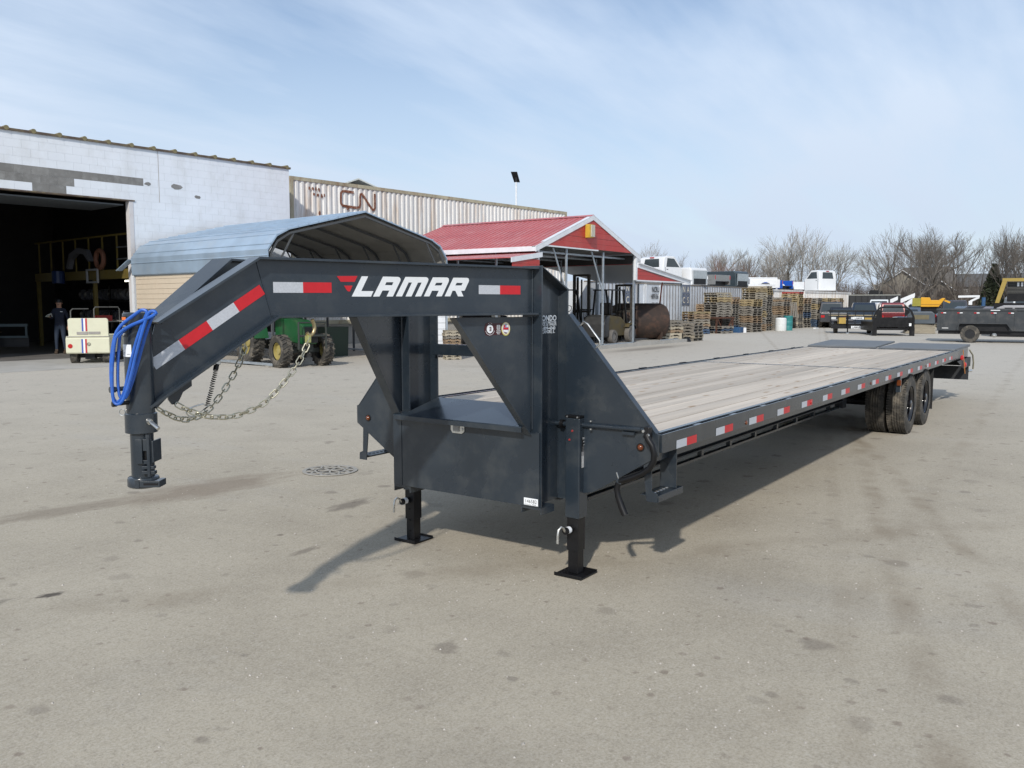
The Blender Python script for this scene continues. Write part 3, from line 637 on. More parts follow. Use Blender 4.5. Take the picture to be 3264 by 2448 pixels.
# rear ramps folded over the tail
RT = mat('ramp_steel', (.135, .145, .155), .6, 0, .12, 3, dirt=(.25, .24, .22), dirt_amt=.25)
part('ramp', MB().prism([(15.70, .928), (15.70, .955), (17.45, .972), (17.45, .93)], lambda a, b, t: V((a, t, b)), 2.252, 3.43), RT, T, bev=.002)
part('ramp', MB().prism([(15.68, .935), (15.68, .962), (17.20, 1.008), (17.20, .975)], lambda a, b, t: V((a, t, b)), 3.475, 4.63), RT, T, bev=.002)
rf = MB()
for yy in (2.30, 3.39): rf.prism([(15.70, .86), (15.70, .925), (17.44, .925), (17.44, .80)], lambda a, b, t: V((a, t, b)), yy, yy + .02)
rf.box(17.15, 17.19, 2.20, 4.68, .60, .76); part('ramp_frame', rf, PAINT_D, T)
part('tail_panel', MB().box(17.0, 17.02, 2.20, 4.68, .362, .60), PAINT_D, T)
part('tail_side', MB().prism([(15.7, .76), (17.18, .76), (17.18, .60), (16.4, .60)], lambda a, b, t: V((a, t, b)), 2.197, 2.205), PAINT_D, T)
for yy in (2.205,): 
    for x, z in ((16.1, .80), (16.45, .66)): part('tail_light', MB().lathe([(.045, 0), (.045, .012), (.02, .03)], (x, yy - .012, z), (-.35, -1, 0), 16), REDL, T, smooth=True)
part('strap', MB().prism([(0, 0), (.05, 0), (.05, .006), (0, .006)], lambda a, b, t: V((16.05 + a + .35 * t, 2.178 - b, .93 - .42 * t)), 0, 1), mat('orange_strap', (.55, .22, .05), .7), T)
part('chain_tie', MB().tube([(16.9, 2.19, .90), (17.05, 2.15, .80), (17.1, 2.14, .66), (17.15, 2.15, .55)], .014, 6), CHAINM, T)
part('plug_socket', MB().cyl((17.2, 2.24, .50), (17.34, 2.2, .50), .025, 12), ZINC, T, smooth=True)

# wheels
tyre = MB(); rr_ = .392; w = .112
prof = [(.235, -w), (.28, -w - .004), (.345, -w - .002), (.375, -w + .012), (.387, -w + .03)]
for k in range(5):
    a = -w + .03 + k * (2 * w - .06) / 4.999
for k, c_ in enumerate((-.048, -.016, .016, .048)):
    prof += [(.3925, c_ - .0065), (.379, c_ - .005), (.379, c_ + .005), (.3925, c_ + .0065)]
prof += [(.387, w - .03), (.375, w - .012), (.345, w + .002), (.28, w + .004), (.235, w)]
tyre.lathe(prof, (0, 0, 0), (0, 1, 0), 64, cap=False)
for k in range(72):   # shoulder lugs
    t = 2 * math.pi * k / 72
    for s_ in (-1, 1):
        Mx = Matrix.Rotation(t, 4, 'Y') @ Matrix.Translation((0, s_ * (w - .022), .386)); tyre.box(-.0105, .0105, -.018, .018, -.006, .0085, 0, Mx)
for k in range(60):   # centre tread blocks
    for j_, c_ in enumerate((-.032, 0, .032)):
        t = 2 * math.pi * (k + .33 * j_) / 60
        Mx = Matrix.Rotation(t, 4, 'Y') @ Matrix.Translation((0, c_, .3915)) @ Matrix.Rotation(.3, 4, 'Z'); tyre.box(-.015, .015, -.009, .009, -.004, .004, 0, Mx)
TYRE = tyre.mesh('tyre', RUBBER, smooth=30)
def rim_mesh(m, r=.232, w_=.10, face=-.02, name='rim'):
    mb = MB().lathe([(r + .004, w_), (r - .006, w_ + .004), (r - .02, w_ - .02), (r - .03, face + .02), (.13, face + .015), (.12, face - .01), (.085, face - .015), (.08, face + .05), (.055, face + .06), (.0, face + .062)], (0, 0, 0), (0, -1, 0), 40, cap=False)
    mb.lathe([(r - .025, w_ - .03), (r - .022, -w_), (r + .004, -w_)], (0, 0, 0), (0, -1, 0), 40, cap=False)
    for k in range(8):
        t = k * math.pi / 4; mb.cyl((.10 * math.cos(t), -face, .10 * math.sin(t)), (.10 * math.cos(t), -face - .035 + .0, .10 * math.sin(t)), .011, 6)
    return mb.mesh(name, m, smooth=35)
RIM = rim_mesh(RIMM)
def wheel(x, y, side, parent, z=.392, scale=1):
    t = part('wheel', TYRE, None, parent); t.location = (x, y, z)
    rm = link('rim', RIM, t); rm.rotation_euler = (0, 0, 0 if side < 0 else math.pi); t.scale = (scale,) * 3
    return t
for x in (12.17, 13.22):
    for side in (-1, 1):
        wheel(x, YC + side * 1.097, side, T); wheel(x, YC + side * .835, side, T)
    ax = MB().cyl((x, YC - 1.17, .392), (x, YC + 1.17, .392), .055, 14); ax.box(x - .05, x + .05, YC - 1.19, YC + 1.19, .36, .424) if 0 else None
    part('axle', ax, BLACK, T, smooth=True)
    for side in (-1, 1): part('hub_cap', MB().lathe([(.05, 0), (.05, .05), (.035, .06)], (x, YC + side * 1.16, .392), (0, side, 0), 16), RIMM, T, smooth=True)
for side in (-1, 1):
    for x in (11.5, 12.70, 13.85): part('suspension_hanger', MB().prism([(x - .16, .74), (x + .16, .74), (x + .08, .36), (x - .08, .36)], lambda a, b, t: V((a, t, b)), YC + side * .49 - .05, YC + side * .49 + .05), PAINT_D, T)
    part('leaf_spring', MB().box(11.6, 12.65, YC + side * .56 - .035, YC + side * .56 + .035, .43, .47).box(12.75, 13.8, YC + side * .56 - .035, YC + side * .56 + .035, .43, .47), BLACK, T)
    part('mud_flap', MB().box(13.80, 13.81, *sorted((YC + side * .72, YC + side * 1.2)), .16, .76), mat('flap_rubber', (.012, .012, .012), .6), T)
    part('fender_bracket', MB().box(11.30, 11.36, *sorted((YC + side * 1.19, YC + side * 1.24)), .62, .815), PAINT, T)
part('marker_light', MB().box(11.27, 11.295, 2.185, 2.235, .705, .775), AMBER, T, bev=.004)
# side steps
for side in (-1, 1):
    def Y(d): return YC + side * d
    st = MB(); a, b = sorted((Y(1.238), Y(1.232)))
    st.prism([(4.37, .79), (4.44, .79), (4.435, .605), (4.455, .585), (4.55, .585), (4.55, .545), (4.39, .545), (4.375, .56)], lambda a_, b_, t: V((a_, t, b_)), a, b) if 0 else None
    part('step_leg', MB().prism([(1.142, .80), (1.198, .80), (1.205, .60), (1.24, .585), (1.242, .533), (1.17, .533)], lambda a_, b_, t: V((t, Y(a_), b_)), 4.566, 4.574), PAINT, T, bev=.001)
    part('step_leg', MB().box(4.83, 4.838, *sorted((Y(1.24), Y(1.13))), .575, .82), PAINT, T, bev=.001)
    sp_ = MB().box(4.575, 4.925, *sorted((Y(1.245), Y(1.125))), .566, .573).box(4.575, 4.925, *sorted((Y(1.245), Y(1.24))), .533, .5655).box(4.92, 4.925, *sorted((Y(1.2395), Y(1.125))), .533, .5655)
    part('step_tread', sp_, PAINT, T, bev=.001)
    gr = MB()
    for k in range(7): gr.lathe([(.013, 0), (.009, .004)], (4.61 + k * .042, Y(1.18), .5732), (0, 0, 1), 8)
    part('tread_grips', gr, ZINC if side < 0 else PAINT, T)
# landing jacks, one copied for the far side
def jack(side):
    y = YC + side * .688; x = 4.555; J = []
    def p_(nm, mb, m, **k): J.append(part(nm, mb, m, T, **k)); return J[-1]
    h = .052
    p_('jack_housing', MB().box(x - h, x + h, y - h, y + h, .372, 1.005), PAINT, bev=.006)
    p_('jack_cap', MB().box(x - h - .002, x + h + .002, y - h - .002, y + h + .002, 1.006, 1.020), BLACK, bev=.002)
    p_('jack_leg', MB().box(x - .042, x + .042, y - .042, y + .042, .16, .371), BLACK, bev=.003)
    dl = MB().box(x - .036, x + .036, y - .036, y + .036, .014, .1595)
    p_('drop_leg', dl, BLACK, bev=.003)
    hl = MB()
    for z in (.075, .155, .235): hl.lathe([(.008, 0), (.008, .0015)], (x - (.0365 if z < .16 else .0425), y - .0, z), (-1, 0, 0), 10)
    p_('pin_hole', hl, mat('hole_black', (.001, .001, .001), .9))
    p_('foot_plate', MB().box(x - .10, x + .10, y - .10, y + .10, .002, .013).box(x - .10, x - .094, y - .10, y + .10, .0132, .024).box(x + .094, x + .10, y - .10, y + .10, .0132, .024), BLACK, bev=.002)
    p_('pin_housing', MB().cyl((x - .042, y + .01, .30), (x - .115, y + .01, .30), .022, 14), BLACK, smooth=True)
    p_('pin_label', MB().lathe([(.0226, 0), (.0226, .032)], (x - .066, y + .01, .30), (-1, 0, 0), 14, cap=False), WHITE, smooth=True)
    p_('release_handle', MB().tube([(x - .115, y + .01, .30), (x - .135, y + .01, .325), (x - .155, y + .015, .335), (x - .175, y + .02, .32), (x - .18, y + .022, .285), (x - .182, y + .022, .235)], .0078, 8), ZINC, smooth=True)
    p_('jack_bracket', MB().box(x - .03, x + .0, *sorted((y - side * .0525, YC + side * .632)), .60, .92) if 0 else MB().box(x - .008, x - .0, *sorted((y - side * .053, YC + side * .631)), .52, .95), PAINT)
    return J
jack(-1); jack(1)
# decals of the near jack
jy = YC - .688 - .0521
part('sticker', MB().box(4.5, 4.5955, 0, 0, 0, 0) if 0 else MB().add([(4.528, jy - .001, .795), (4.600, jy - .001, .795), (4.600, jy - .001, .888), (4.528, jy - .001, .888)], [(0, 1, 2, 3)]), INK, T)
part('sticker', MB().add([(4.528, jy - .001, .694), (4.600, jy - .001, .694), (4.600, jy - .001, .794), (4.528, jy - .001, .794)], [(0, 1, 2, 3)]), mat('label_silver', (.5, .5, .5), .45, 0, .2, 90), T)
part('print', MB().add([(4.528, jy - .0014, .768), (4.600, jy - .0014, .768), (4.600, jy - .0014, .7935), (4.528, jy - .0014, .7935)], [(0, 1, 2, 3)]), GREYT, T)
for s_, z, sz in (('TORKING', .872, .0165), ('▲ WARNING' if 0 else 'WARNING', .853, .012), ('12,000 LBS', .833, .011)): text(s_, sz, WHITE, T, (4.564, jy - .0015, z), (1, 0, 0), (0, 0, 1), .0002, align='CENTER', sx=.85)
for k in range(6): part('print', MB().add([(4.536, jy - .0015, .800 + k * .0047), (4.592 - .004 * (k % 3), jy - .0015, .800 + k * .0047), (4.592 - .004 * (k % 3), jy - .0015, .8018 + k * .0047), (4.536, jy - .0015, .8018 + k * .0047)], [(0, 1, 2, 3)]), GREYT, T)
for y_, z_ in ((2.752, .925), (2.772, .868)): part('bolt', MB().lathe([(.008, 0), (.006, .006)], (4.503, y_, z_), (-1, 0, 0), 6), mat('red_paint_mark', (.30, .03, .03), .6), T)
for y_ in (2.715, 2.79): part('bolt', MB().lathe([(.007, 0), (.005, .006)], (4.502, y_, 1.012), (-1, 0, 0), 6), ZINC, T)
# cross shaft and folded crank
part('cross_shaft', MB().cyl((4.545, 2.70, .962), (4.545, 2.30, .966), .0155, 14), PAINT, T, smooth=True)
part('cross_shaft', MB().cyl((4.545, 2.299, .966), (4.545, 2.262, .966), .012, 12), PAINT, T, smooth=True)
part('cross_shaft', MB().cyl((4.545, 2.81, .958), (4.545, 4.08, .958), .015, 14), PAINT, T, smooth=True)
part('shaft_collar', MB().cyl((4.545, 2.70, .962), (4.545, 2.672, .962), .014, 12), ZINC, T, smooth=True)
part('shaft_collar', MB().cyl((4.545, 2.84, .957), (4.545, 2.86, .957), .028, 14), BLACK, T, smooth=True)
for z in (.938, .988): part('bolt', MB().cyl((4.53, 2.636, z), (4.53, 2.636, z + .008), .008, 6), ZINC, T)
part('shaft_guide', MB().box(4.53, 4.555, 2.34, 2.42, .93, .947), PAINT, T)
part('crank_yoke', MB().box(4.50, 4.545, 2.225, 2.262, .925, .992), BLACK, T, bev=.006)
for y_, z_ in ((2.262, .966), (2.232, .945)): part('bolt', MB().lathe([(.010, 0), (.008, .006)], (4.499, y_, z_), (-1, 0, 0), 10), ZINC, T)
part('crank_handle', MB().tube([(4.505, 2.245, .945), (4.505, 2.232, .918), (4.505, 2.206, .885), (4.505, 2.192, .84), (4.505, 2.197, .79), (4.505, 2.222, .748), (4.505, 2.27, .712), (4.505, 2.34, .678), (4.505, 2.418, .648)], .019, 10), BLACK, T, smooth=True)
part('crank_clip', MB().box(4.49, 4.52, 2.402, 2.435, .632, .662), PAINT, T, bev=.003)
part('crank_clip', MB().tube([(4.505, 2.425, .66), (4.505, 2.44, .70)], .004, 6), ZINC, T)
part('crank_grip', MB().tube([(4.505, 2.425, .640), (4.505, 2.436, .60), (4.505, 2.428, .555), (4.505, 2.40, .49), (4.505, 2.378, .447)], [.018, .019, .019, .0215, .0215], 10), BLACK, T, smooth=True)

# blue hose, safety chains, breakaway cable: hang on the trailer, things of their own
HO = thing('brake_hose', 'coiled bright blue hose looped over the coupler tube', 'hose', (2.02, 3.4, 1.3), world=True)
def smooth_path(p, it=2, closed=True):
    p = [V(q) for q in p]
    for _ in range(it):
        q = []
        n_ = len(p)
        for i in range(n_ if closed else n_ - 1):
            a, b = p[i], p[(i + 1) % n_]; q += [a * .75 + b * .25, a * .25 + b * .75]
        p = q if closed else [p[0]] + q + [p[-1]]
    return p
hA = [(2.038,3.374,1.675),(2.051,3.356,1.689),(2.064,3.337,1.680),(2.055,3.349,1.651),(2.042,3.368,1.599),(2.026,3.390,1.522),(2.013,3.409,1.436),(1.999,3.428,1.344),(1.987,3.445,1.303),(1.974,3.463,1.300),(1.968,3.472,1.339),(1.967,3.472,1.436),(1.973,3.465,1.522),(1.986,3.446,1.611)]
hB = [(2.090,3.300,1.668),(2.082,3.311,1.684),(2.070,3.329,1.678),(2.062,3.339,1.651),(2.050,3.357,1.589),(2.034,3.379,1.503),(2.021,3.398,1.416),(2.006,3.418,1.339),(1.992,3.437,1.293),(1.976,3.461,1.293),(1.972,3.465,1.339),(1.974,3.463,1.436),(1.980,3.455,1.522),(1.990,3.440,1.599)]
hC = [(2.082,3.312,1.664),(2.077,3.319,1.672),(2.065,3.336,1.637),(2.048,3.360,1.556),(2.030,3.385,1.455),(2.014,3.407,1.373),(1.998,3.429,1.312),(1.984,3.448,1.312),(1.980,3.455,1.363),(1.982,3.452,1.455),(1.987,3.444,1.541),(1.993,3.436,1.604)]
for L, off in ((hA, -.034), (hB, -.047), (hC, -.022)):
    part('hose_loop', MB().tube(smooth_path([V(q) + V((fr.x, fr.y, 0)) * off for q in L]), .0068, 8, closed=True), BLUE, HO, smooth=True)
linkm = MB(); pts = []
for k in range(16):
    t = 2 * math.pi * k / 16; pts.append((math.copysign(.011, math.cos(t)) + .012 * math.cos(t), .0125 * math.sin(t), 0))
linkm.tube(pts, .0036, 6, closed=True); LINK = linkm.mesh('link', CHAINM, smooth=True)
def chain(path, nm, label, grp=None):
    path = smooth_path(path, 2, False); O = thing(nm, label, 'chain', path[0], world=True, group=grp)
    d = 0; nxt = 0; k = 0; pitch = .0345
    for a, b in zip(path, path[1:]):
        L = (b - a).length
        while nxt <= d + L and L > 0:
            c = a.lerp(b, (nxt - d) / L); t = (b - a).normalized(); q = t.to_track_quat('X', 'Z').to_matrix().to_4x4()
            o = link('link', LINK, O); o.matrix_basis = Matrix.Translation(c) @ q @ Matrix.Rotation(R(90 * (k % 2) + 35 + rnd.uniform(-12, 12)), 4, 'X'); nxt += pitch; k += 1
        d += L
    return O
c1_ = chain([(2.833,3.242,1.529),(2.793,3.252,1.447),(2.735,3.266,1.371),(2.666,3.283,1.297),(2.600,3.300,1.239),(2.535,3.316,1.212),(2.459,3.335,1.191),(2.391,3.352,1.193),(2.332,3.367,1.203),(2.281,3.380,1.224),(2.231,3.392,1.251),(2.191,3.402,1.277)], 'safety_chain', 'safety chain with the big hook drooping furthest right below the neck')
hk = [(2.86, 3.244, 1.636), (2.868, 3.242, 1.617), (2.872, 3.240, 1.59), (2.862, 3.242, 1.565), (2.842, 3.246, 1.555), (2.828, 3.248, 1.57)]
part('hook', MB().tube(smooth_path(hk, 2, False), .0095, 10), mat('hook_brass', (.45, .36, .20), .35, .8), c1_, smooth=True)
part('clevis', MB().box(2.822, 2.842, 3.232, 3.258, 1.522, 1.558), mat('clevis_yellow', (.5, .5, .2), .4, .6), c1_, bev=.003)
chain([(2.638,3.482,1.52),(2.638,3.482,1.497),(2.609,3.480,1.434),(2.563,3.478,1.366),(2.508,3.475,1.299),(2.447,3.472,1.238),(2.388,3.469,1.202),(2.322,3.466,1.182),(2.260,3.463,1.189),(2.200,3.460,1.220),(2.150,3.457,1.251)], 'safety_chain', 'rear safety chain hanging behind the coiled breakaway cable')
BC = thing('breakaway_cable', 'black coiled breakaway cable ending in a silver snap hook', 'cable', (2.414, 3.4, 1.421), world=True)
cp_ = [V((2.414,3.400,1.421)), V((2.409,3.400,1.387)), V((2.396,3.400,1.354)), V((2.386,3.400,1.314)), V((2.373,3.400,1.281)), V((2.363,3.400,1.248))]
hx = []
for i in range(180):
    u = i / 179 * 5; k = min(int(u), 4); c = cp_[k].lerp(cp_[k + 1], u - k); t = i * .62; hx.append(c + V((math.cos(t) * .0095, math.sin(t) * .0095, 0)))
part('coil', MB().tube(hx, .0019, 5), BLACK, BC, smooth=True)
part('switch_plug', MB().cyl((2.42, 3.40, 1.435), (2.412, 3.40, 1.408), .012, 10), BLACK, BC, smooth=True)
part('switch_body', MB().box(2.40, 2.44, 3.395, 3.42, 1.43, 1.47), ZINC, BC, bev=.003)
part('snap_hook', MB().tube([(2.360,3.400,1.241),(2.342,3.400,1.257),(2.30,3.400,1.251),(2.265,3.400,1.243),(2.253,3.400,1.225),(2.264,3.400,1.209),(2.294,3.400,1.204)], .0035, 8, closed=True), ZINC, BC, smooth=True)
# ================================================================== GARAGE BUILDING
def wbox(mb, s0, s1, d0, d1, z0, z1, mi=0):
    vs = [WB(s, z, d) for z in (z0, z1) for d in (d0, d1) for s in (s0, s1)]
    return mb.add(vs, [(0, 2, 3, 1), (4, 5, 7, 6), (0, 1, 5, 4), (2, 6, 7, 3), (0, 4, 6, 2), (1, 3, 7, 5)], mi)
BLK = mat('painted_block', (.74, .77, .81), .75, 0, .03, 1.2, bump=.15, bscale=30, dirt=(.50, .50, .48), dirt_amt=.30, dirt_scale=1.8, rand=0, dirt_stretch=(1, 1, .6))
BLKG = mat('bare_block', (.20, .195, .185), .9, 0, .15, 3, bump=.2, rand=.12, dirt=(.35, .35, .34), dirt_amt=.4, dirt_scale=4)
MORT = mat('mortar', (.60, .61, .62), .9, 0, .1, 3)
GB = thing('garage_building', 'white painted block garage with its big door open onto a dark workshop', 'building', WB(0, 0), world=True)
part('wall_core', wbox(wbox(wbox(MB(), 3.2, 9.06, -.2, -.006, 0, 6.70), -9, 3.199, -.2, -.006, 5.03, 6.70), -9, -4.0, -.2, -.006, 0, 5.029), MORT, GB)
CH = .2425; BL = .485
low = MB(); nbk = 0
holes = {(4.75, 5.63), (5.51, 5.38)}
bm_w = {}
for row in range(28):
    z0 = row * CH + (6.72 - 28 * CH + .07) ; z0 = 5.03 + (row - 21) * CH
    if z0 < 0: continue
    z1 = z0 + CH - .0035; off = (row % 2) * BL / 2
    s = -8.8 - off
    while s < 9.04:
        a = max(s, -8.8) + .002; b = min(s + BL, 9.06) - .002
        s += BL
        if b - a < .06: continue
        if z0 < 5.0 and -4.0 < a < 3.2:
            if b <= 3.2: continue
            a = 3.202
        if z0 < 5.0 and a < -4.0 < b: b = -4.0
        gray = (5.46 < z0 < 5.55 and a < 3.5) or (5.2 < z0 < 5.3 and a < .95) or (5.0 < z0 < 5.1 and .15 < a < .8)
        e = rnd.uniform(0, .002)
        if z0 > 3.7 and b > -1.2:
            part('block', wbox(MB(), a, b, -.0055, e, z0, z1), BLKG if gray else BLK, GB)
            nbk += 1
        else: wbox(low, a, b, -.0055, e, z0, z1)
lo_ = part('block_courses', low, BLK, GB); lo_['kind'] = 'stuff'
# chipped holes, crack seam, mortar stain
for (s, z, r0) in ((4.72, 5.60, .20), (5.47, 5.33, .13), (3.72, 5.60, .13)):
    n_ = 9; pg = [(s + r0 * rnd.uniform(.7, 1.1) * math.cos(k * 2 * math.pi / n_), z + .5 * r0 * rnd.uniform(.7, 1.1) * math.sin(k * 2 * math.pi / n_)) for k in range(n_)]
    part('chipped_patch', MB().prism(pg, lambda a, b, t: WB(a, b, t), .0025, .0045), BLKG, GB)
part('expansion_joint', wbox(MB(), 4.09, 4.105, .0025, .004, 5.03, 6.7), mat('joint_rust', (.30, .24, .19), .9), GB)
part('lintel_angle', wbox(MB(), -4, 3.25, -.19, .03, 4.985, 5.027), BROWN, GB)
part('door_jamb', wbox(MB(), 3.06, 3.199, -.22, .012, 0, 4.983), mat('jamb_white', (.62, .60, .60), .6, 0, .08, 3, dirt=(.3, .2, .15), dirt_amt=.3), GB)
part('side_wall', wbox(MB(), 9.061, 9.2, -14, 0, 0, 6.7), BLK, GB)
part('coping', wbox(MB(), -9, 9.25, -.3, .06, 6.702, 6.77), BROWN, GB)
capm = MB(); capm.lathe([(.07, 0), (.07, .34)], (0, 0, 0), (0, 1, 0), 10); capm = capm.mesh('coping_roll', mat('roll_tile', (.20, .17, .09), .8, 0, .2, 5))
for i in range(15):
    o = part('coping_roll', capm, None, GB); o.matrix_basis = Matrix.Translation(WB(-1.2 + i * .735, 6.765, .07)) @ Matrix.Rotation(A5, 4, 'Z')
# workshop interior shell
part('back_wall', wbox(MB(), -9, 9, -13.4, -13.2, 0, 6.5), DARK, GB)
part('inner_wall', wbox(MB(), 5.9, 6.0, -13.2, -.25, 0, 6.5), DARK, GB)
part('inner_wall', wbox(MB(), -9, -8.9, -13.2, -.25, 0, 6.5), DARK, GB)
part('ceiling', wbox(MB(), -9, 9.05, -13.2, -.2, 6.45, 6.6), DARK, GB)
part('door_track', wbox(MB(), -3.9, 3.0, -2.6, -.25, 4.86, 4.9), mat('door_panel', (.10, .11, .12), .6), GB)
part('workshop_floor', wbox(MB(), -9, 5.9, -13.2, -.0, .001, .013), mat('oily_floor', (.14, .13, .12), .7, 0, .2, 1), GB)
# mezzanine with its yellow rail
MZ = thing('mezzanine', 'yellow steel mezzanine with guard rail inside the dark workshop', 'mezzanine', WB(3.6, 0, -1), world=True)
def wbar(mb, p, q, w_, h_): return mb.bar(WB(*p), WB(*q), w_, h_)
part('edge_beam', wbox(MB(), 3.50, 3.62, -9, -.4, 2.55, 2.87), YELLOW, MZ)
part('mezzanine_floor', wbox(MB(), 3.63, 5.88, -9, -.4, 2.80, 2.87), DARK, MZ)
part('top_rail', wbox(MB(), 3.53, 3.58, -9, -.4, 4.02, 4.08), YELLOW, MZ)
for i in range(8): part('rail_post', wbox(MB(), 3.53, 3.58, -.95 - i * 1.1, -.90 - i * 1.1, 2.872, 4.018), YELLOW, MZ)
part('mid_rail', wbox(MB(), 3.52, 3.56, -2.0, -.96, 3.6, 3.64), mat('dull_bar', (.12, .12, .12), .6), MZ); part('mid_rail', wbox(MB(), 3.52, 3.56, -2.0, -.96, 3.2, 3.24), MATS['dull_bar'], MZ)
part('support_post', wbox(MB(), 3.50, 3.62, -3.9, -3.78, .02, 2.548), YELLOW, MZ)
part('support_post', wbox(MB(), 3.50, 3.62, -8.9, -8.78, .02, 2.548), YELLOW, MZ)
RG = part('tyre_ring', MB().tube([WB(3.44, 3.25 + .3 * math.sin(t), -3.1 + .3 * math.cos(t)) for t in [i * math.pi / 12 for i in range(24)]], .085, 10, closed=True), mat('faded_orange', (.17, .07, .04), .7)); tag(RG, 'faded orange ring hung on the mezzanine rail', 'ring')
FD = part('spare_fender', MB().prism([(-5.6, 3.0), (-5.3, 3.5), (-4.6, 3.7), (-3.9, 3.6), (-3.6, 3.2), (-3.75, 3.18), (-4.1, 3.45), (-4.7, 3.5), (-5.2, 3.3), (-5.4, 2.95)], lambda a, b, t: WB(t, b, a), 3.30, 3.46), mat('dull_grey', (.10, .10, .11), .6)); tag(FD, 'dull grey curved fender hung left of the orange ring', 'fender')
BS = part('blue_drum', MB().cyl(WB(3.3, 2.45, -6.3), WB(3.3, 2.9, -6.3), .22, 14), mat('blue_plastic', (.012, .03, .10), .5)); tag(BS, 'small blue drum hanging under the mezzanine edge', 'drum')
WF = thing('window_frame', 'pale empty square frame hanging from the mezzanine beam', 'frame', WB(3.4, 2.4, -3.6), world=True)
wf = MB()
for a, b, c_, d in ((-4.1, -3.2, 2.86, 2.92), (-4.1, -3.2, 2.42, 2.48)): wbox(wf, 3.36, 3.42, a, b, c_, d)
for a, b in ((-4.1, -4.04), (-3.26, -3.2)): wbox(wf, 3.361, 3.419, a, b, 2.481, 2.859)
part('frame_bars', wf, mat('pale_bar', (.28, .28, .28), .6), WF)
LM = mat('tube_lamp', (1, .98, .75), .5, emit=5.0)
for i, (s, z, d) in enumerate(((4.1, 2.47, -1.5), (1.0, 2.62, -10.0))):
    o = part('strip_light', wbox(MB(), s, s + .05, d - 1.2, d, z, z + .05) if i == 0 else wbox(MB(), s, s + 1.1, d - .05, d, z, z + .05), LM)
    tag(o, ('lit fluorescent tube under the mezzanine beside the door jamb', 'lit fluorescent tube deep in the workshop above the parked trailer')[i], 'light')
# wheel rims racked in two rows
RK = thing('rim_rack', 'two shelf rack of wheel rims under the mezzanine', 'rack', WB(5.0, 0, -3), world=True)
part('shelf', wbox(MB(), 4.45, 5.4, -8.2, -1.2, 1.78, 1.82), BLACK, RK); part('shelf', wbox(MB(), 4.45, 5.4, -8.2, -1.2, .98, 1.02), BLACK, RK)
for d in (-1.2, -4.7, -8.2): part('upright', wbox(MB(), 4.45, 4.5, d - .05, d, .02, 2.4), BLACK, RK)
rm0 = MB().lathe([(.10, -.08), (.21, -.07), (.215, .07), (.19, .08), (.10, .03)], (0, 0, 0), (0, 1, 0), 18, cap=False).mesh('rim', mat('steel_rim', (.30, .30, .32), .35, .7, .3, 5), smooth=True)
for k, z in enumerate((2.04, 1.24)):
    for i in range(13):
        o = link('wheel_rim', rm0); o.matrix_basis = Matrix.Translation(WB(4.75, z, -1.5 - i * .5)) @ Matrix.Rotation(R(-5 + rnd.uniform(-12, 12)), 4, 'Z')
        tag(o, ORD[i] + ' steel wheel rim from the door on the ' + ('upper', 'lower')[k] + ' shelf of the rack', 'wheel rim', ('rims on the upper shelf', 'rims on the lower shelf')[k])
WBn = thing('workbench', 'cluttered dark workbench before the rim rack', 'workbench', WB(3.9, 0, -1.6), world=True)
part('bench_top', wbox(MB(), 3.3, 4.4, -2.3, -1.2, 1.08, 1.13), mat('bench_metal', (.2, .2, .2), .6), WBn)
for s in (3.34, 4.3):
    for d in (-2.25, -1.3): part('leg', wbox(MB(), s, s + .06, d, d + .06, .014, 1.078), BLACK, WBn)
part('lower_shelf', wbox(MB(), 3.42, 4.28, -2.2, -1.35, .4, .43), BLACK, WBn)
for i, (s, h, r_, c_) in enumerate(((3.45, .30, .05, (.35, .35, .37)), (3.75, .16, .08, (.4, .28, .06)), (3.98, .24, .06, (.45, .47, .5)), (4.2, .2, .07, (.3, .32, .35)))):
    o = part('can', MB().lathe([(r_, 0), (r_, h * .7), (r_ * .3, h * .85), (r_ * .3, h)], WB(s, 1.131, -1.5), (0, 0, 1), 10), mat('can%d' % i, c_, .4, .3)); tag(o, ('tall grey spray can at the left end of the workbench', 'short yellowish can on the workbench', 'silver cone topped can on the workbench', 'squat grey can at the right of the workbench')[i], 'can')
# tubular cart frame behind the little utility car
DX = 1.15
TC = thing('tube_cart', 'pale tube framed cart behind the cream utility car', 'cart', WB(1.6 + DX, 0, -1.6), world=True)
tcm = mat('tube_grey', (.15, .155, .15), .5, .4)
def wt_(pts, r_=.022): return MB().tube([WB(p[0] + DX, *p[1:]) for p in pts], r_, 8)
part('frame_tube', wt_([(1.35, .02, -1.6), (1.35, 1.52, -1.6), (1.40, 1.58, -1.6), (2.15, 1.58, -1.6), (2.2, 1.52, -1.6), (2.2, .02, -1.6)]), tcm, TC, smooth=True)
part('frame_tube', wt_([(.72, .02, -1.9), (.72, 1.45, -1.9), (.78, 1.52, -1.9), (1.30, 1.52, -1.9)]), tcm, TC, smooth=True)
for z in (.5, 1.08): part('shelf', wbox(MB(), 1.37 + DX, 2.18 + DX, -1.95, -1.55, z, z + .03), tcm, TC)
part('bin', wbox(MB(), 1.45 + DX, 1.95 + DX, -1.9, -1.6, 1.111, 1.3), mat('red_bin', (.12, .01, .01), .6), TC)

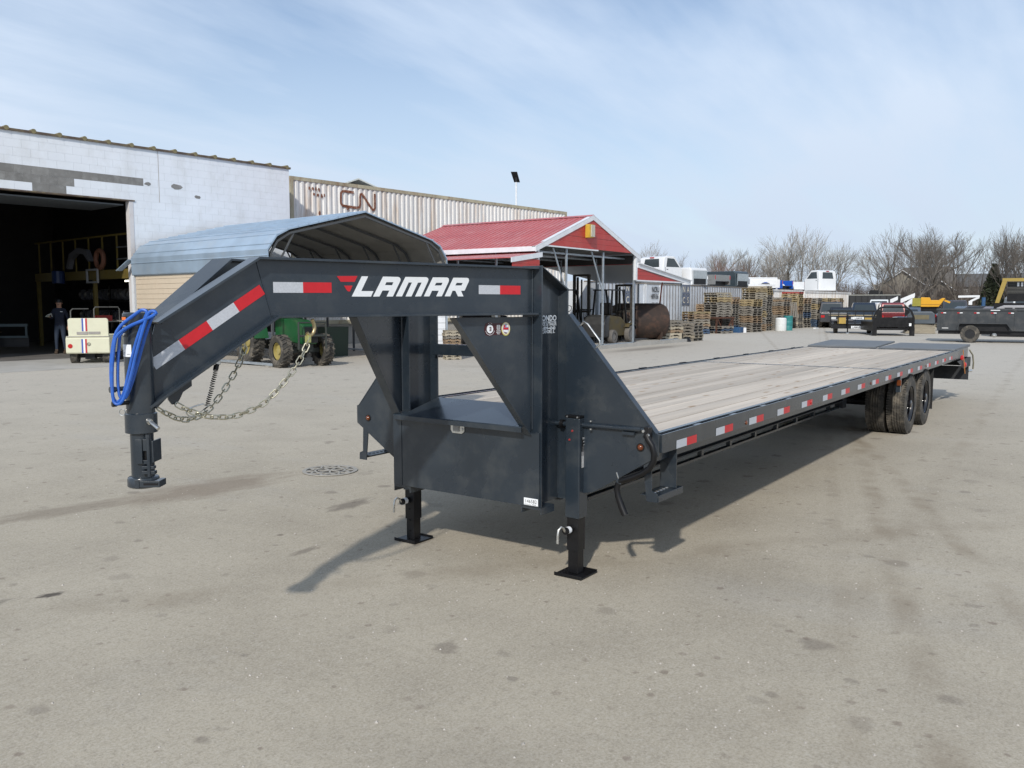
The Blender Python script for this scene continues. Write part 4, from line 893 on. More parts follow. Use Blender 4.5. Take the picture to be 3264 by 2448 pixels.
# brown shelving with crates along the back of the workshop
SH = thing('shelving', 'brown shelving with crates along the back of the dark workshop', 'shelving', WB(-1, 0, -11), world=True)
for z in (.5, 1.3, 2.1): part('shelf', wbox(MB(), -3, 3.0, -12.2, -11.4, z, z + .04), mat('shelf_brown', (.16, .11, .07), .8), SH)
for s in (-3, -1, 1, 2.95): part('upright', wbox(MB(), s, s + .05, -12.2, -12.15, .014, 2.9), MATS['shelf_brown'], SH)
for i in range(14):
    s = -2.8 + (i % 5) * 1.15 + rnd.uniform(-.1, .1); z = (.541, 1.341, 2.141)[i // 5]; h = rnd.uniform(.3, .6)
    o = part('crate', wbox(MB(), s, s + rnd.uniform(.4, .8), -12.0, -11.5, z, z + h), mat(('crate_tan', 'crate_red', 'crate_steel')[i % 3], ((.22, .16, .09), (.16, .04, .03), (.14, .15, .16))[i % 3], .8))
    tag(o, ORD[i % 5] + ' crate from the left on the ' + ('lowest', 'middle', 'top')[i // 5] + ' shelf at the back', 'crate', 'crates on the workshop shelving')
# person in the doorway -----------------------------------------------------
def person(loc, rz, label, group=None):
    O = thing('person', label, 'person', loc, rz)
    j = {'pelvis': (0, 0, .96, .15), 'belly': (0, .0, 1.12, .155), 'chest': (0, 0, 1.36, .17), 'neck': (0, .01, 1.54, .065), 'head0': (0, -.015, 1.62, .085), 'head1': (0, -.02, 1.72, .10), 'head2': (0, 0, 1.80, .075),
         'shL': (-.17, 0, 1.45, .075), 'elL': (-.24, -.05, 1.18, .055), 'wrL': (-.28, -.22, 1.26, .036),
         'shR': (.17, 0, 1.45, .075), 'elR': (.25, .02, 1.17, .055), 'wrR': (.26, -.06, .93, .036),
         'hpL': (-.09, 0, .88, .105), 'knL': (-.12, -.02, .48, .065), 'anL': (-.13, .02, .09, .048), 'hpR': (.09, 0, .88, .105), 'knR': (.11, -.02, .48, .065), 'anR': (.14, .02, .09, .048)}
    names = list(j); idx = {n_: i for i, n_ in enumerate(names)}
    E_ = [('pelvis', 'belly'), ('belly', 'chest'), ('chest', 'neck'), ('neck', 'head0'), ('head0', 'head1'), ('head1', 'head2'), ('chest', 'shL'), ('shL', 'elL'), ('elL', 'wrL'), ('chest', 'shR'), ('shR', 'elR'), ('elR', 'wrR'), ('pelvis', 'hpL'), ('hpL', 'knL'), ('knL', 'anL'), ('pelvis', 'hpR'), ('hpR', 'knR'), ('knR', 'anR')]
    me = bpy.data.meshes.new('p'); me.from_pydata([j[n_][:3] for n_ in names], [(idx[a], idx[b]) for a, b in E_], [])
    ob = bpy.data.objects.new('tmpp', me); C.objects.link(ob)
    sk = ob.modifiers.new('s', 'SKIN'); 
    for i, n_ in enumerate(names): me.skin_vertices[0].data[i].radius = (j[n_][3], j[n_][3] * (.72 if n_ in ('chest', 'belly', 'pelvis') else 1))
    me.skin_vertices[0].data[0].use_root = True
    ss = ob.modifiers.new('u', 'SUBSURF'); ss.levels = 2
    dg = bpy.context.evaluated_depsgraph_get(); m2 = bpy.data.meshes.new_from_object(ob.evaluated_get(dg)); bpy.data.objects.remove(ob)
    skin = mat('skin', (.38, .21, .14), .55, 0, .06, 9); navy = mat('navy_cloth', (.008, .012, .026), .85, 0, .2, 14); jean = mat('slate_trousers', (.022, .034, .058), .85, 0, .15, 14)
    m2.materials.clear(); [m2.materials.append(x) for x in (navy, jean, skin)]
    for p in m2.polygons:
        c_ = p.center; p.use_smooth = True
        p.material_index = 2 if c_.z > 1.545 and abs(c_.x) < .13 else (1 if c_.z < .95 and abs(c_.x) < .22 else 0)
        if (c_ - V(j['wrL'][:3])).length < .05 or (c_ - V(j['wrR'][:3])).length < .05: p.material_index = 2
    link('body', m2, O)
    part('cap', MB().lathe([(.098, -.02), (.104, .02), (.10, .06), (.07, .105), (.02, .122), (.001, .123)], (0, -.005, 1.735), (0, 0, 1), 18), BLACK, O, smooth=True)
    part('moustache', MB().box(-.035, .035, -.122, -.108, 1.655, 1.668), mat('dark_hair', (.03, .02, .015), .8), O, bev=.003)
    part('nose', MB().prism([(-.012, 0), (.012, 0), (0, .04)], lambda a, b, t: V((a, -.105 - t * (1 - b * 20), 1.672 + b)), 0, .018), skin, O)
    for x in (-.032, .032): part('eye', MB().lathe([(.008, 0), (.003, .003)], (x, -.112, 1.715), (0, -1, 0), 8), BLACK, O)
    for x in (-.10, .10): part('ear', MB().lathe([(.022, 0), (.012, .012)], (x, 0, 1.69), (math.copysign(1, x), 0, 0), 8), skin, O)
    for sx_, (wx, wy_, wz_), dr in ((-1, j['wrL'][:3], V((-.5, -.8, .1)).normalized()), (1, j['wrR'][:3], V((0, -.15, -1)).normalized())):
        hb = MB(); w0_ = V((wx, wy_, wz_)); sidev = dr.cross(V((0, 0, 1)) if abs(dr.z) < .8 else V((0, 1, 0))).normalized(); up_ = sidev.cross(dr)
        hb.tube([w0_, w0_ + dr * .05, w0_ + dr * .095], [.030, .042, .036], 8)
        for k in range(4):
            b0 = w0_ + dr * .09 + sidev * (-.027 + .018 * k); L_ = (.06, .072, .068, .05)[k]
            hb.tube([b0, b0 + dr * L_ * .55 - up_ * .006, b0 + dr * L_ * .8 - up_ * .028], [.0095, .009, .007], 6)
        b0 = w0_ + dr * .035 + sidev * .035; hb.tube([b0, b0 + sidev * .025 + dr * .02, b0 + sidev * .028 + dr * .05], [.011, .010, .008], 6)
        part('hand', hb, mat('work_glove', (.45, .47, .40), .8) if sx_ < 0 else skin, O, smooth=True)
    for x in (-.13, .14): part('boot', MB().prism([(.075, 0), (-.20, 0), (-.21, .035), (-.17, .075), (-.04, .10), (-.035, .15), (.07, .15)], lambda a, b, t: V((x + t, a, b)), -.048, .048), mat('boot_brown', (.06, .04, .025), .8), O, bev=.012)
    part('chest_badge', MB().box(.05, .125, -.178, -.17, 1.405, 1.422), WHITE, O)
    return O
PX = person((14.75, 29.3, .013), R(-35), 'man in black cap and navy jumper standing in the garage doorway')
tool = part('air_tool', MB().tube([(14.40, 29.15, 1.36), (14.27, 29.12, 1.30)], [.02, .035], 10).tube([(14.40, 29.15, 1.36), (14.44, 29.17, 1.26)], .018, 8), mat('tool_grey', (.5, .52, .48), .4, .3)); tag(tool, 'pale hand tool held up by the man in the doorway', 'tool')

# black flatbed trailer parked inside the workshop
FT = thing('flatbed_trailer', 'dark flatbed trailer with jack standing inside the garage at far left', 'trailer', (11.2, 31.2, 0), world=True)
def fx(u, v, z): return V((13.35, 30.6, 0)) + V((-.80, .60, 0)) * u + V((.6, .8, 0)) * v + V((0, 0, z))
def fbox(u0, u1, v0, v1, z0, z1): return MB().add([fx(u, v, z) for z in (z0, z1) for v in (v0, v1) for u in (u0, u1)], [(0, 2, 3, 1), (4, 5, 7, 6), (0, 1, 5, 4), (2, 6, 7, 3), (0, 4, 6, 2), (1, 3, 7, 5)])
part('deck_rail', fbox(-.9, 2.6, -.1, .0, .93, 1.02), mat('dull_steel', (.05, .07, .075), .6), FT); part('deck_rail', fbox(-.9, 2.6, -.1, .0, .55, .62), MATS['dull_steel'], FT)
for u in (-.88, 0, .9, 1.8): part('rail_post', fbox(u, u + .06, -.09, -.03, .621, .929), MATS['dull_steel'], FT)
part('side_panel', fbox(-.9, 2.6, .002, .05, .25, .55), BLACK, FT)
jk = MB().tube([fx(-.0, -.55, .05), fx(0, -.55, .28)], .03, 8); part('jack_foot', jk, GALV, FT)
part('jack_tube', MB().tube([fx(0, -.55, .28), fx(0, -.55, .9)], .045, 10), BLACK, FT); part('jack_cap', MB().tube([fx(0, -.55, .9), fx(0, -.55, .95)], .05, 10), ZINC, FT); part('sticker', MB().tube([fx(0, -.55, .79), fx(0, -.55, .85)], .047, 10), WHITE, FT)
for du in (-.09, .12): part('tie_chain', MB().tube([fx(-du * .3, -.5, .5), fx(-du, -.6, .45), fx(-du * 1.2, -.58, .3), fx(-du * .8, -.52, .24)], .014, 6), CHAINM, FT)
part('name_board', fbox(.12, 1.0, -.62, -.6, .36, .53), BLACK, FT)
text('LAMAR', .15, WHITE, FT, fx(.17, -.621, .39), V((.80, -.60, 0)), (0, 0, 1), .006, align='RIGHT', sx=1.05)

# ================================================================== UTILITY CAR (cream, striped)
UC = thing('utility_car', 'small boxy cream utility car with blue white and red stripes, seen from behind', 'utility car', (12.74, 23.80, 0), R(-41.5)); UC.scale = (1.07,) * 3
CRM = mat('cream_paint', (.62, .61, .46), .5, 0, .04, 6, dirt=(.4, .36, .25), dirt_amt=.2)
# local: rear faces -y, x right
part('tail_body', MB().prism([(0, .27), (-.03, .30), (-.03, .66), (.02, .72), (1.75, .72), (1.75, .27)], lambda a, b, t: V((t, a, b)), -.535, .535), CRM, UC, bev=.02)
up = MB().prism([(-.475, .725), (.50, .725), (.50, 1.16), (.46, 1.205), (-.44, 1.205), (-.485, 1.16)], lambda a, b, t: V((a, t, b)), .05, .11); part('seat_panel', up, CRM, UC, bev=.01)
part('bed_floor', MB().box(-.5, .5, .112, 1.7, .721, .74), CRM, UC)
part('ledge', MB().box(-.52, .53, -.02, .049, .7205, .735), mat('dull_trim', (.5, .48, .42), .6), UC)
part('hood', MB().prism([(1.752, .27), (2.35, .27), (2.4, .55), (1.752, .72)], lambda a, b, t: V((t, a, b)), -.5, .5), CRM, UC, bev=.03)
part('air_slot', MB().box(-.27, .0, .036, .049, .775, .845), mat('slot_grey', (.30, .28, .26), .6), UC); part('air_slot', MB().box(.015, .30, .036, .049, .785, .85), MATS['slot_grey'], UC)
SB = mat('stripe_blue', (.06, .10, .38), .5); SR = mat('stripe_red', (.45, .03, .04), .5)
for x0, x1, m in ((-.145, -.105, SB), (-.100, -.058, WHITE), (-.053, -.012, SR)):
    part('stripe', MB().box(x0, x1, .045, .0495, .86, 1.2), m, UC); part('stripe', MB().box(x0 - .005, x1 - .005, -.0335, -.0305, .29, .66), m, UC)
part('reflector', MB().lathe([(.06, 0), (.055, .01)], (-.425, -.031, .475), (0, -1, 0), 20), REDL, UC)
vw = MB().tube([(.03 + .042 * math.cos(t), -.034, .52 + .045 * math.sin(t)) for t in [i * math.pi / 12 for i in range(24)]], .0035, 5, closed=True)
for a, b in (((.0, .548), (.018, .522)), ((.018, .522), (.03, .545)), ((.03, .545), (.042, .522)), ((.042, .522), (.06, .548)), ((-.004, .53), (.016, .482)), ((.016, .482), (.03, .515)), ((.03, .515), (.044, .482)), ((.044, .482), (.064, .53))): vw.tube([(a[0], -.034, a[1]), (b[0], -.034, b[1])], .003, 5)
part('round_emblem', vw, mat('emblem_black', (.03, .03, .03), .5), UC)
for x in (-.40, .40):
    part('wheel', MB().lathe([(.09, -.09), (.19, -.09), (.205, -.07), (.205, .07), (.19, .09), (.09, .09)], (x, .32, .205), (1, 0, 0), 28), RUBBER, UC, smooth=35); part('wheel', MB().lathe([(.09, -.09), (.19, -.09), (.205, -.07), (.205, .07), (.19, .09), (.09, .09)], (x, 1.85, .205), (1, 0, 0), 28), RUBBER, UC, smooth=35)
part('rear_axle', MB().cyl((-.32, .32, .2), (.32, .32, .2), .05, 10).box(-.12, .12, .15, .4, .12, .26), BLACK, UC)
part('steering_wheel', MB().tube([(-.2 + .16 * math.cos(t), 1.35, .95 + .16 * math.sin(t)) for t in [i * math.pi / 8 for i in range(16)]], .012, 6, closed=True), BLACK, UC)

# ================================================================== GREY CARPORT
CPo = V((14.97, 18.6, 0)); e1 = V((ca, sa, 0)); e2 = V((-sa, ca, 0))     # e1 along the open front, e2 to the back
def CP(a, b, z): return CPo + e1 * a + e2 * b + V((0, 0, z))
def cpbox(a0, a1, b0, b1, z0, z1, mb=None): return (mb or MB()).add([CP(a, b, z) for z in (z0, z1) for b in (b0, b1) for a in (a0, a1)], [(0, 2, 3, 1), (4, 5, 7, 6), (0, 1, 5, 4), (2, 6, 7, 3), (0, 4, 6, 2), (1, 3, 7, 5)])
HOOP = mat('hoop_steel', (.075, .08, .085), .65, .1, .12, 4)
GC = thing('carport', 'grey metal carport with an arched roof and beige siding on its left', 'carport', CP(0, 0, 0), world=True)
prof_ = [(-.12, 2.62), (-.14, 3.14), (.15, 3.52), (.55, 3.72), (3.22, 4.38), (5.9, 3.72), (6.30, 3.52), (6.58, 3.14), (6.56, 2.62)]
def inset(p, d):
    c_ = V((3.22, 3.0)); return [(q[0] + (c_.x - q[0]) * d, q[1] - d * 4) for q in p]
# roof panels: ribs run along the length
rfm = MB(); pin = inset(prof_, .008)
for i in range(len(prof_) - 1):
    (a0, z0), (a1, z1) = prof_[i], prof_[i + 1]; (c0, y0), (c1_, y1) = pin[i], pin[i + 1]
    vs = [CP(a, b, z) for a, z in ((a0, z0), (a1, z1), (c1_, y1), (c0, y0)) for b in (-.12, 7.5)]
    rfm.add(vs, [(0, 1, 3, 2), (4, 6, 7, 5) if 0 else (4, 5, 7, 6), (0, 2, 4, 6), (1, 7, 5, 3), (2, 3, 5, 4), (0, 6, 7, 1)])
part('roof', rfm, GREYROOF, GC)
lin = MB(); pl2 = inset(prof_, .014)
for i in range(len(prof_) - 1):
    (a0, z0), (a1, z1) = pl2[i], pl2[i + 1]; lin.add([CP(a0, -.1, z0 - .01), CP(a1, -.1, z1 - .01), CP(a1, 7.45, z1 - .01), CP(a0, 7.45, z0 - .01)], [(0, 1, 2, 3)])
part('roof_lining', lin, mat('lining_grey', (.20, .195, .18), .8, 0, .12, 2), GC)
rib_ = MB()
def along(p, u):
    L = [math.hypot(p[i + 1][0] - p[i][0], p[i + 1][1] - p[i][1]) for i in range(len(p) - 1)]; t = u * sum(L)
    for i, l_ in enumerate(L):
        if t <= l_ or i == len(L) - 1: return (p[i][0] + (p[i + 1][0] - p[i][0]) * t / l_, p[i][1] + (p[i + 1][1] - p[i][1]) * t / l_)
        t -= l_
for k in range(1, 24):
    a, z = along(prof_, k / 24); mb_ = MB(); r_ = .02
    mb_.tube([CP(a, -.13, z + .006), CP(a, 7.51, z + .006)], r_, 6); part('roof_rib', mb_, GREYROOF, GC)
fm = MB()
for b in (-.06, 1.5, 3.0, 4.5, 6.0, 7.35):
    pts_ = [CP(a, b, z - .06) for a, z in ((.0, .04), (.0, 3.1), (.2, 3.42), (.6, 3.66), (3.22, 4.30), (5.84, 3.66), (6.24, 3.42), (6.44, 3.1), (6.44, .04))]
    f1 = MB(); 
    for p, q in zip(pts_, pts_[1:]): f1.bar(p, q, .06, .06, up=tuple(e2))
    part('hoop_frame', f1, HOOP, GC)
    for a0, a1 in ((.04, .75), (6.40, 5.69)): part('knee_brace', MB().bar(CP(a0, b + .001, 2.45), CP(a1, b + .001, 3.62), .04, .04, up=tuple(e2)), HOOP, GC)
for a in (0, 6.44): part('base_rail', cpbox(a - .035, a + .035, -.1, 7.4, .035, .10), GALV, GC)
for z in range(7): part('siding_board', MB().prism([(0, 2.62 - z * .155 - .153), (.016, 2.62 - z * .155 - .15), (.004, 2.62 - z * .155), (0, 2.62 - z * .155)], lambda a, b, t: CP(-.05 - a, t, b), .0, 7.38), BEIGE, GC)
part('bent_flap', MB().prism([(3.0, 0), (3.02, 0), (2.6, .38), (2.58, .38)], lambda a, b, t: CP(-.15 - b * .3, 7.4 + b * 2, a - .0 + .1), 0, .5) if 0 else MB().bar(CP(-.13, 7.5, 3.10), CP(-.35, 7.9, 2.75), .30, .012), GREYROOF, GC)
part('corner_post', cpbox(-.1, .1, 7.45, 7.6, .01, 2.6), WTRIM, GC)
part('sill_block', cpbox(-.15, .15, -.05, .1, .0, .034).box(0, 0, 0, 0, 0, 0) if 0 else cpbox(-.15, .15, -.05, .1, .001, .034), MATS['cast_iron'], GC)

# green tractor under the carport
GT = thing('farm_tractor', 'green tractor with lugged yellow hubbed wheels under the grey carport', 'tractor', (15.78, 18.98, 0), R(77))
GRN = mat('tractor_green', (.010, .085, .026), .4, 0, .1, 5, dirt=(.1, .1, .06), dirt_amt=.3); YHUB = mat('hub_yellow', (.36, .30, .10), .5, 0, .1, 6, dirt=(.25, .2, .1), dirt_amt=.5)
def ag_tyre(r_, w_, n_=22):
    mb = MB().lathe([(r_ * .55, -w_ * .8), (r_ * .85, -w_), (r_ * .95, -w_ * .85), (r_ * .95, w_ * .85), (r_ * .85, w_), (r_ * .55, w_ * .8)], (0, 0, 0), (0, 1, 0), 32, cap=False)
    for k in range(n_):
        for s_ in (-1, 1):
            t = 2 * math.pi * (k + (.5 if s_ > 0 else 0)) / n_
            Mx = Matrix.Rotation(t, 4, 'Y') @ Matrix.Translation((0, s_ * w_ * .48, r_ * .965)) @ Matrix.Rotation(s_ * R(28), 4, 'Z'); mb.box(-r_ * .035, r_ * .035, -w_ * .52, w_ * .52, -r_ * .03, r_ * .035, 0, Mx)
    return mb.mesh('tyre', mat('lug_rubber', (.05, .046, .04), .9, 0, .25, 5, dirt=(.22, .19, .15), dirt_amt=.7, dirt_scale=5))
fT = ag_tyre(.44, .155); rT = ag_tyre(.62, .19, 24)
def hubm(r_): return MB().lathe([(r_ * .56, -.09), (r_ * .5, -.1), (r_ * .48, -.02), (r_ * .2, -.03), (r_ * .18, -.07), (.001, -.075)], (0, 0, 0), (0, 1, 0), 24, cap=False).mesh('hub', YHUB, smooth=35)
hf, hr = hubm(.44), hubm(.62)
for x, y, tm, hm, r_ in ((-.9, -.62, fT, hf, .44), (-.9, .62, fT, hf, .44), (.85, -.68, rT, hr, .62), (.85, .68, rT, hr, .62)):
    w_ = link('wheel', tm, GT); w_.location = (x, y, r_); h_ = link('hub', hm, w_); h_.rotation_euler = (0, 0, math.pi if y > 0 else 0)
part('hood', MB().prism([(-1.35, .62), (-1.42, .72), (-1.38, 1.12), (-.95, 1.26), (.25, 1.32), (.25, .7)], lambda a, b, t: V((a, t, b)), -.21, .21), GRN, GT, bev=.03)
part('grille', MB().box(-1.445, -1.43, -.19, .19, .66, 1.08), BLACK, GT)
part('chassis', MB().box(-1.2, 1.1, -.18, .18, .42, .68).box(-.97, -.83, -.5, .5, .38, .50), mat('chassis_black', (.03, .035, .03), .6), GT)
part('front_guard', MB().tube([(-1.5, -.4, .5), (-1.5, -.4, 1.2), (-1.5, .4, 1.2), (-1.5, .4, .5)], .03, 8).tube([(-1.5, -.4, .85), (-1.5, .4, .85)], .03, 8), MATS['chassis_black'], GT)
for s_ in (-1, 1): part('rear_fender', MB().prism([(.2, .75), (.35, 1.15), (.7, 1.35), (1.15, 1.32), (1.15, 1.27), (.72, 1.29), (.42, 1.1), (.28, .75)], lambda a, b, t: V((a, t, b)), s_ * .42, s_ * .82), GRN, GT)
part('seat', MB().box(.45, .85, -.2, .2, .9, 1.0).box(.8, .9, -.2, .2, 1.0, 1.35), BLACK, GT, bev=.02)
part('roll_bar', MB().tube([(.95, -.5, .9), (.95, -.5, 2.2), (.95, .5, 2.2), (.95, .5, .9)], .035, 8), BLACK, GT)
part('steering_wheel', MB().tube([(.25 + .04 * math.sin(t), .17 * math.cos(t), 1.38 + .14 * math.sin(t)) for t in [i * math.pi / 8 for i in range(16)]], .014, 6, closed=True), BLACK, GT)
TR_ = part('rubbish_bin', MB().prism([(-.45, 0), (.45, 0), (.5, .95), (-.5, .95)], lambda a, b, t: V((19.2 + a, 20.6 + t, b)), 0, .7), mat('bin_green', (.03, .05, .035), .7, 0, .2, 3)); tag(TR_, 'dull green bin at the back of the carport', 'bin')
WC = part('wire_coil', MB().lathe([(.22, 0), (.28, 0), (.28, .32), (.22, .32)], (19.6, 19.3, .002), (0, 0, 1), 20), mat('wire', (.12, .11, .1), .6, .5)); tag(WC, 'dark coil of wire on the floor under the carport', 'coil')
WR = thing('white_panel_crate', 'white ribbed cabinet standing beyond the carport post', 'cabinet', (20.45, 17.75, 0), R(-40))
part('frame', MB().box(-.55, .55, 0, .5, .08, .14).box(.5, .56, -.02, .5, .14, 2.3), GALV, WR)
for i in range(11): part('panel', MB().box(-.55, .49, .0, .5, .145 + i * .19, .145 + i * .19 + .18), WTRIM, WR)

# ================================================================== CN CONTAINER (upper of a stack)
def container(name, label, org, ang, L, z0, H=2.9, D=2.44, mside=None, mrail=None, group=None, n=None, ribs_dir=1):
    O = thing(name, label, 'shipping container', (org[0], org[1], z0), ang, group)
    n = n or int(L / .28)
    # -y face corrugated, as bays; local x along
    pitch = (L - .3) / n; sidep = MB(); pr = []
    for k in range(n):
        x = .15 + k * pitch
        pr += [(x, 0.04), (x + pitch * .38, 0.04), (x + pitch * .5, 0.0), (x + pitch * .88, 0.0)]
    pr.append((.15 + n * pitch, .04)); m_ = len(pr)
    for yb in (0, 1):
        vs = []
        for x, y in pr:
            yy = y + .02 if not yb else D - .02 - y
            vs += [(x, yy, .16), (x, yy, H - .14)]
        sidep.add(vs, [(2 * i, 2 * i + 2, 2 * i + 3, 2 * i + 1) for i in range(m_ - 1)])
    part('side_wall', sidep, mside, O)
    for a, b, c_, d, e, f in ((0, L, 0, .08, 0, .16), (0, L, 0, .08, H - .14, H), (0, L, D - .08, D, 0, .16), (0, L, D - .08, D, H - .14, H)): part('rail', MB().box(a, b, c_, d, e, f), mrail or mside, O)
    for x in (0, L - .15):
        for y in (0, D - .15): part('corner_post', MB().box(x, x + .15, y - .002, y + .15, .161, H - .141), mrail or mside, O)
    part('end_wall', MB().box(.03, .06, .15, D - .15, .1, H - .1), mside, O); part('end_wall', MB().box(L - .06, L - .03, .15, D - .15, .1, H - .1), mside, O)
    part('roof', MB().box(.05, L - .05, .0805, D - .0805, H - .05, H - .02), mrail or mside, O)
    return O
RUSTW = mat('rusty_white_sheet', (.74, .72, .69), .6, 0, .06, 1.0, stretch=(1, 1, .14), dirt=(.42, .27, .15), dirt_amt=.62, dirt_scale=2.4)
RUSTR = mat('rusty_rail', (.42, .38, .27), .7, 0, .25, 1.0, stretch=(1, 1, .5), dirt=(.22, .12, .06), dirt_amt=.7, dirt_scale=2.5)
RUST = mat('rust_paint', (.20, .065, .03), .85, 0, .35, 9, dirt=(.5, .45, .4), dirt_amt=.45, dirt_scale=9)
cnang = R(-5.6)
CN0 = container('shipping_container', 'lower long white container under the rusty one behind the carports', (22.75, 26.9), cnang, 17.8, .85, mside=RUSTW, mrail=RUSTR)
part('footing', MB().box(.2, 16.4, .1, 2.3, -.845, -.003), CONC, CN0)
CN = container('shipping_container', 'rust streaked white container with a brown CN emblem stacked above the roofs', (22.75, 26.9), cnang, 17.8, 3.78, mside=RUSTW, mrail=RUSTR, n=66)
def cnp(a, b, t=-.006): return V((a, t, b))
# the CN emblem, rusty strokes following the sheet (local x, z)
cnp_ = [(3.13, 2.55), (2.84, 2.56), (2.62, 2.56), (2.52, 2.53), (2.46, 2.46), (2.45, 2.13), (2.46, 2.04), (2.53, 1.97), (2.66, 1.95), (2.95, 1.94), (3.30, 1.93), (3.42, 1.97), (3.46, 2.08), (3.46, 2.38), (3.48, 2.50), (3.55, 2.53), (3.62, 2.48), (3.82, 2.25), (4.02, 2.02), (4.12, 1.92), (4.20, 1.91), (4.26, 2.0), (4.26, 2.60)]
sp2 = [V((a, b)) for a, b in cnp_]; wv_ = .052; lft = []; rgt = []
for i, p in enumerate(sp2):
    d = (sp2[min(i + 1, len(sp2) - 1)] - sp2[max(i - 1, 0)]).normalized(); q = V((-d.y, d.x)) * wv_; lft.append(p + q); rgt.append(p - q)
em = MB(); em.add([cnp(*q, .0) for q in lft] + [cnp(*q, .0) for q in rgt], [(i, i + 1, len(sp2) + i + 1, len(sp2) + i) for i in range(len(sp2) - 1)])
part('painted_emblem', em, RUST, CN)
for (x, z, sx2, sz2) in ((.90, 2.51, .05, .08), (1.07, 2.50, .06, .07), (1.22, 2.51, .04, .09), (1.36, 2.49, .05, .08), (1.12, 2.29, .05, .07), (1.30, 2.27, .06, .08), (1.50, 2.26, .05, .09), (1.62, 2.30, .04, .07), (1.37, 1.56, .06, .09), (2.80, 1.88, .07, .08), (2.86, 1.80, .02, .06)):
    part('rust_mark', MB().add([cnp(x + sx2 * math.cos(R(k * 45)) * rnd.uniform(.7, 1.2), z + sz2 * math.sin(R(k * 45)) * rnd.uniform(.7, 1.2), 0) for k in range(8)], [tuple(range(8))]), RUST, CN)
# small grey roof peeping over the container
PR = thing('far_shed', 'little grey gabled roof peeping over the rusty container', 'shed', (35.6, 36.2, 0), R(-28))
part('wall', MB().box(-1.2, 1.2, .2, 4.8, 0, 8.0), GREYIN, PR)
part('roof', MB().prism([(-1.9, 8.12), (0, 8.85), (1.9, 8.12), (1.9, 8.05), (0, 8.77), (-1.9, 8.05)], lambda a, b, t: V((a, t, b)), 0, 5), mat('pale_roof', (.5, .52, .50), .5), PR)
# solar yard lamp
LPo = thing('solar_lamp', 'slim pole with a tilted black solar lamp head above the container', 'street lamp', (41.0, 28.95, 0), world=True)
part('pole', MB().cyl((41.0, 28.95, 0), (41.0, 28.95, 8.75), .055, 10), WTRIM, LPo, smooth=True)
part('lamp_head', MB().prism([(-.17, 0), (.17, 0), (.19, .70), (-.18, .70)], lambda a, b, t: V((41.0, 28.95, 8.75)) + V((.6, -.8, 0)) * (a - (b - .2) * .30) + V((-.30, -.25, .80)) * (b - .15) + V((.5, .4, .4)) * t, 0, .07), BLACK, LPo, bev=.02)
part('bracket', MB().cyl((41.0, 28.95, 8.65), (41.0, 28.95, 8.9), .08, 10), BLACK, LPo)
def face(x, y): return math.atan2(y, x) - math.pi / 2       # local -y looks at the camera, local x to the right
# ================================================================== RED SHED
RS = thing('red_shed', 'open red metal shed with white trimmed gable and lean-tos, forklifts inside', 'shed', (27.3, 16.0, 0), world=True)
XL, XRt, YF, YB = 23.88, 30.78, 16.0, 22.9; XM = (XL + XRt) / 2; ZE, ZR = 3.66, 4.84
def rfp(a, b, t): return V((a, t, b))
part('slab', MB().box(XL - .2, 35.5, YF - .25, YB, -.05, .13), CONC, RS)
for x0, z0, x1, z1 in ((XL - .28, ZE - .10, XM, ZR), (XM, ZR, XRt + .28, ZE - .10)):
    part('roof', MB().prism([(x0, z0), (x1, z1), (x1, z1 + .03), (x0, z0 + .03)], rfp, YF - .12, YB), REDROOF, RS)
    part('roof_underside', MB().prism([(x0 + .02, z0 - .006), (x1, z1 - .006), (x1, z1 - .002), (x0 + .02, z0 - .002)], rfp, YF - .1, YB), GREYIN, RS)
rb0 = MB().bar((XL - .28, 0, ZE - .064), (XM, 0, ZR + .036), .035, .022, up=(0, 0, 1)).mesh('roof_rib', REDROOF)
for i in range(30): o = part('roof_rib', rb0, None, RS); o.location = (0, YF + .1 + i * .23, 0)
part('ridge_cap', MB().prism([(XM - .2, ZR - .01), (XM, ZR + .065), (XM + .2, ZR - .01), (XM, ZR + .045)], rfp, YF - .14, YB + .02), REDROOF, RS)
part('eave_fascia', MB().box(XL - .30, XL - .281, YF - .12, YB, ZE - .24, ZE - .08), WTRIM, RS)
for x0, z0, x1, z1 in ((XL - .30, ZE - .10, XM, ZR + .03), (XM, ZR + .03, XRt + .30, ZE - .10)):
    part('rake_trim', MB().prism([(x0, z0 - .16), (x1, z1 - .16), (x1, z1), (x0, z0)], rfp, YF - .145, YF - .121), WTRIM, RS)
    part('rake_trim', MB().prism([(x0, z0 + .001), (x1, z1 + .001), (x1, z1 + .02), (x0, z0 + .02)], rfp, YF - .15, YF + .02), WTRIM, RS)
def gz(x): return ZE - .12 + (ZR - ZE) * (1 - abs(x - XM) / (XRt - XM + .28))
for k in range(6):      # gable sheeting, one long board per row
    za, zb = 3.66 + k * .2, 3.66 + (k + 1) * .2 - .006
    hw = lambda z: max(.02, (XRt - XM + .28) * (1 - (z - ZE + .12) / (ZR - ZE)) - .06)
    if za > 4.7: break
    a0, a1 = min(hw(za), 3.4), min(hw(min(zb, 4.78)), 3.4)
    part('gable_board', MB().prism([(XM - a0, za), (XM + a0, za), (XM + a1, zb), (XM - a1, zb)], rfp, YF - .118 + .008 * (k % 2), YF - .09), REDP, RS)
part('header_trim', MB().box(XL, XM + .4, YF - .125, YF - .09, 3.61, 3.657), WTRIM, RS)
YS = thing('yellow_box_sign', 'small yellow and white box fixed under the red gable peak', 'box', (26.95, 15.8, 4.0), world=True)
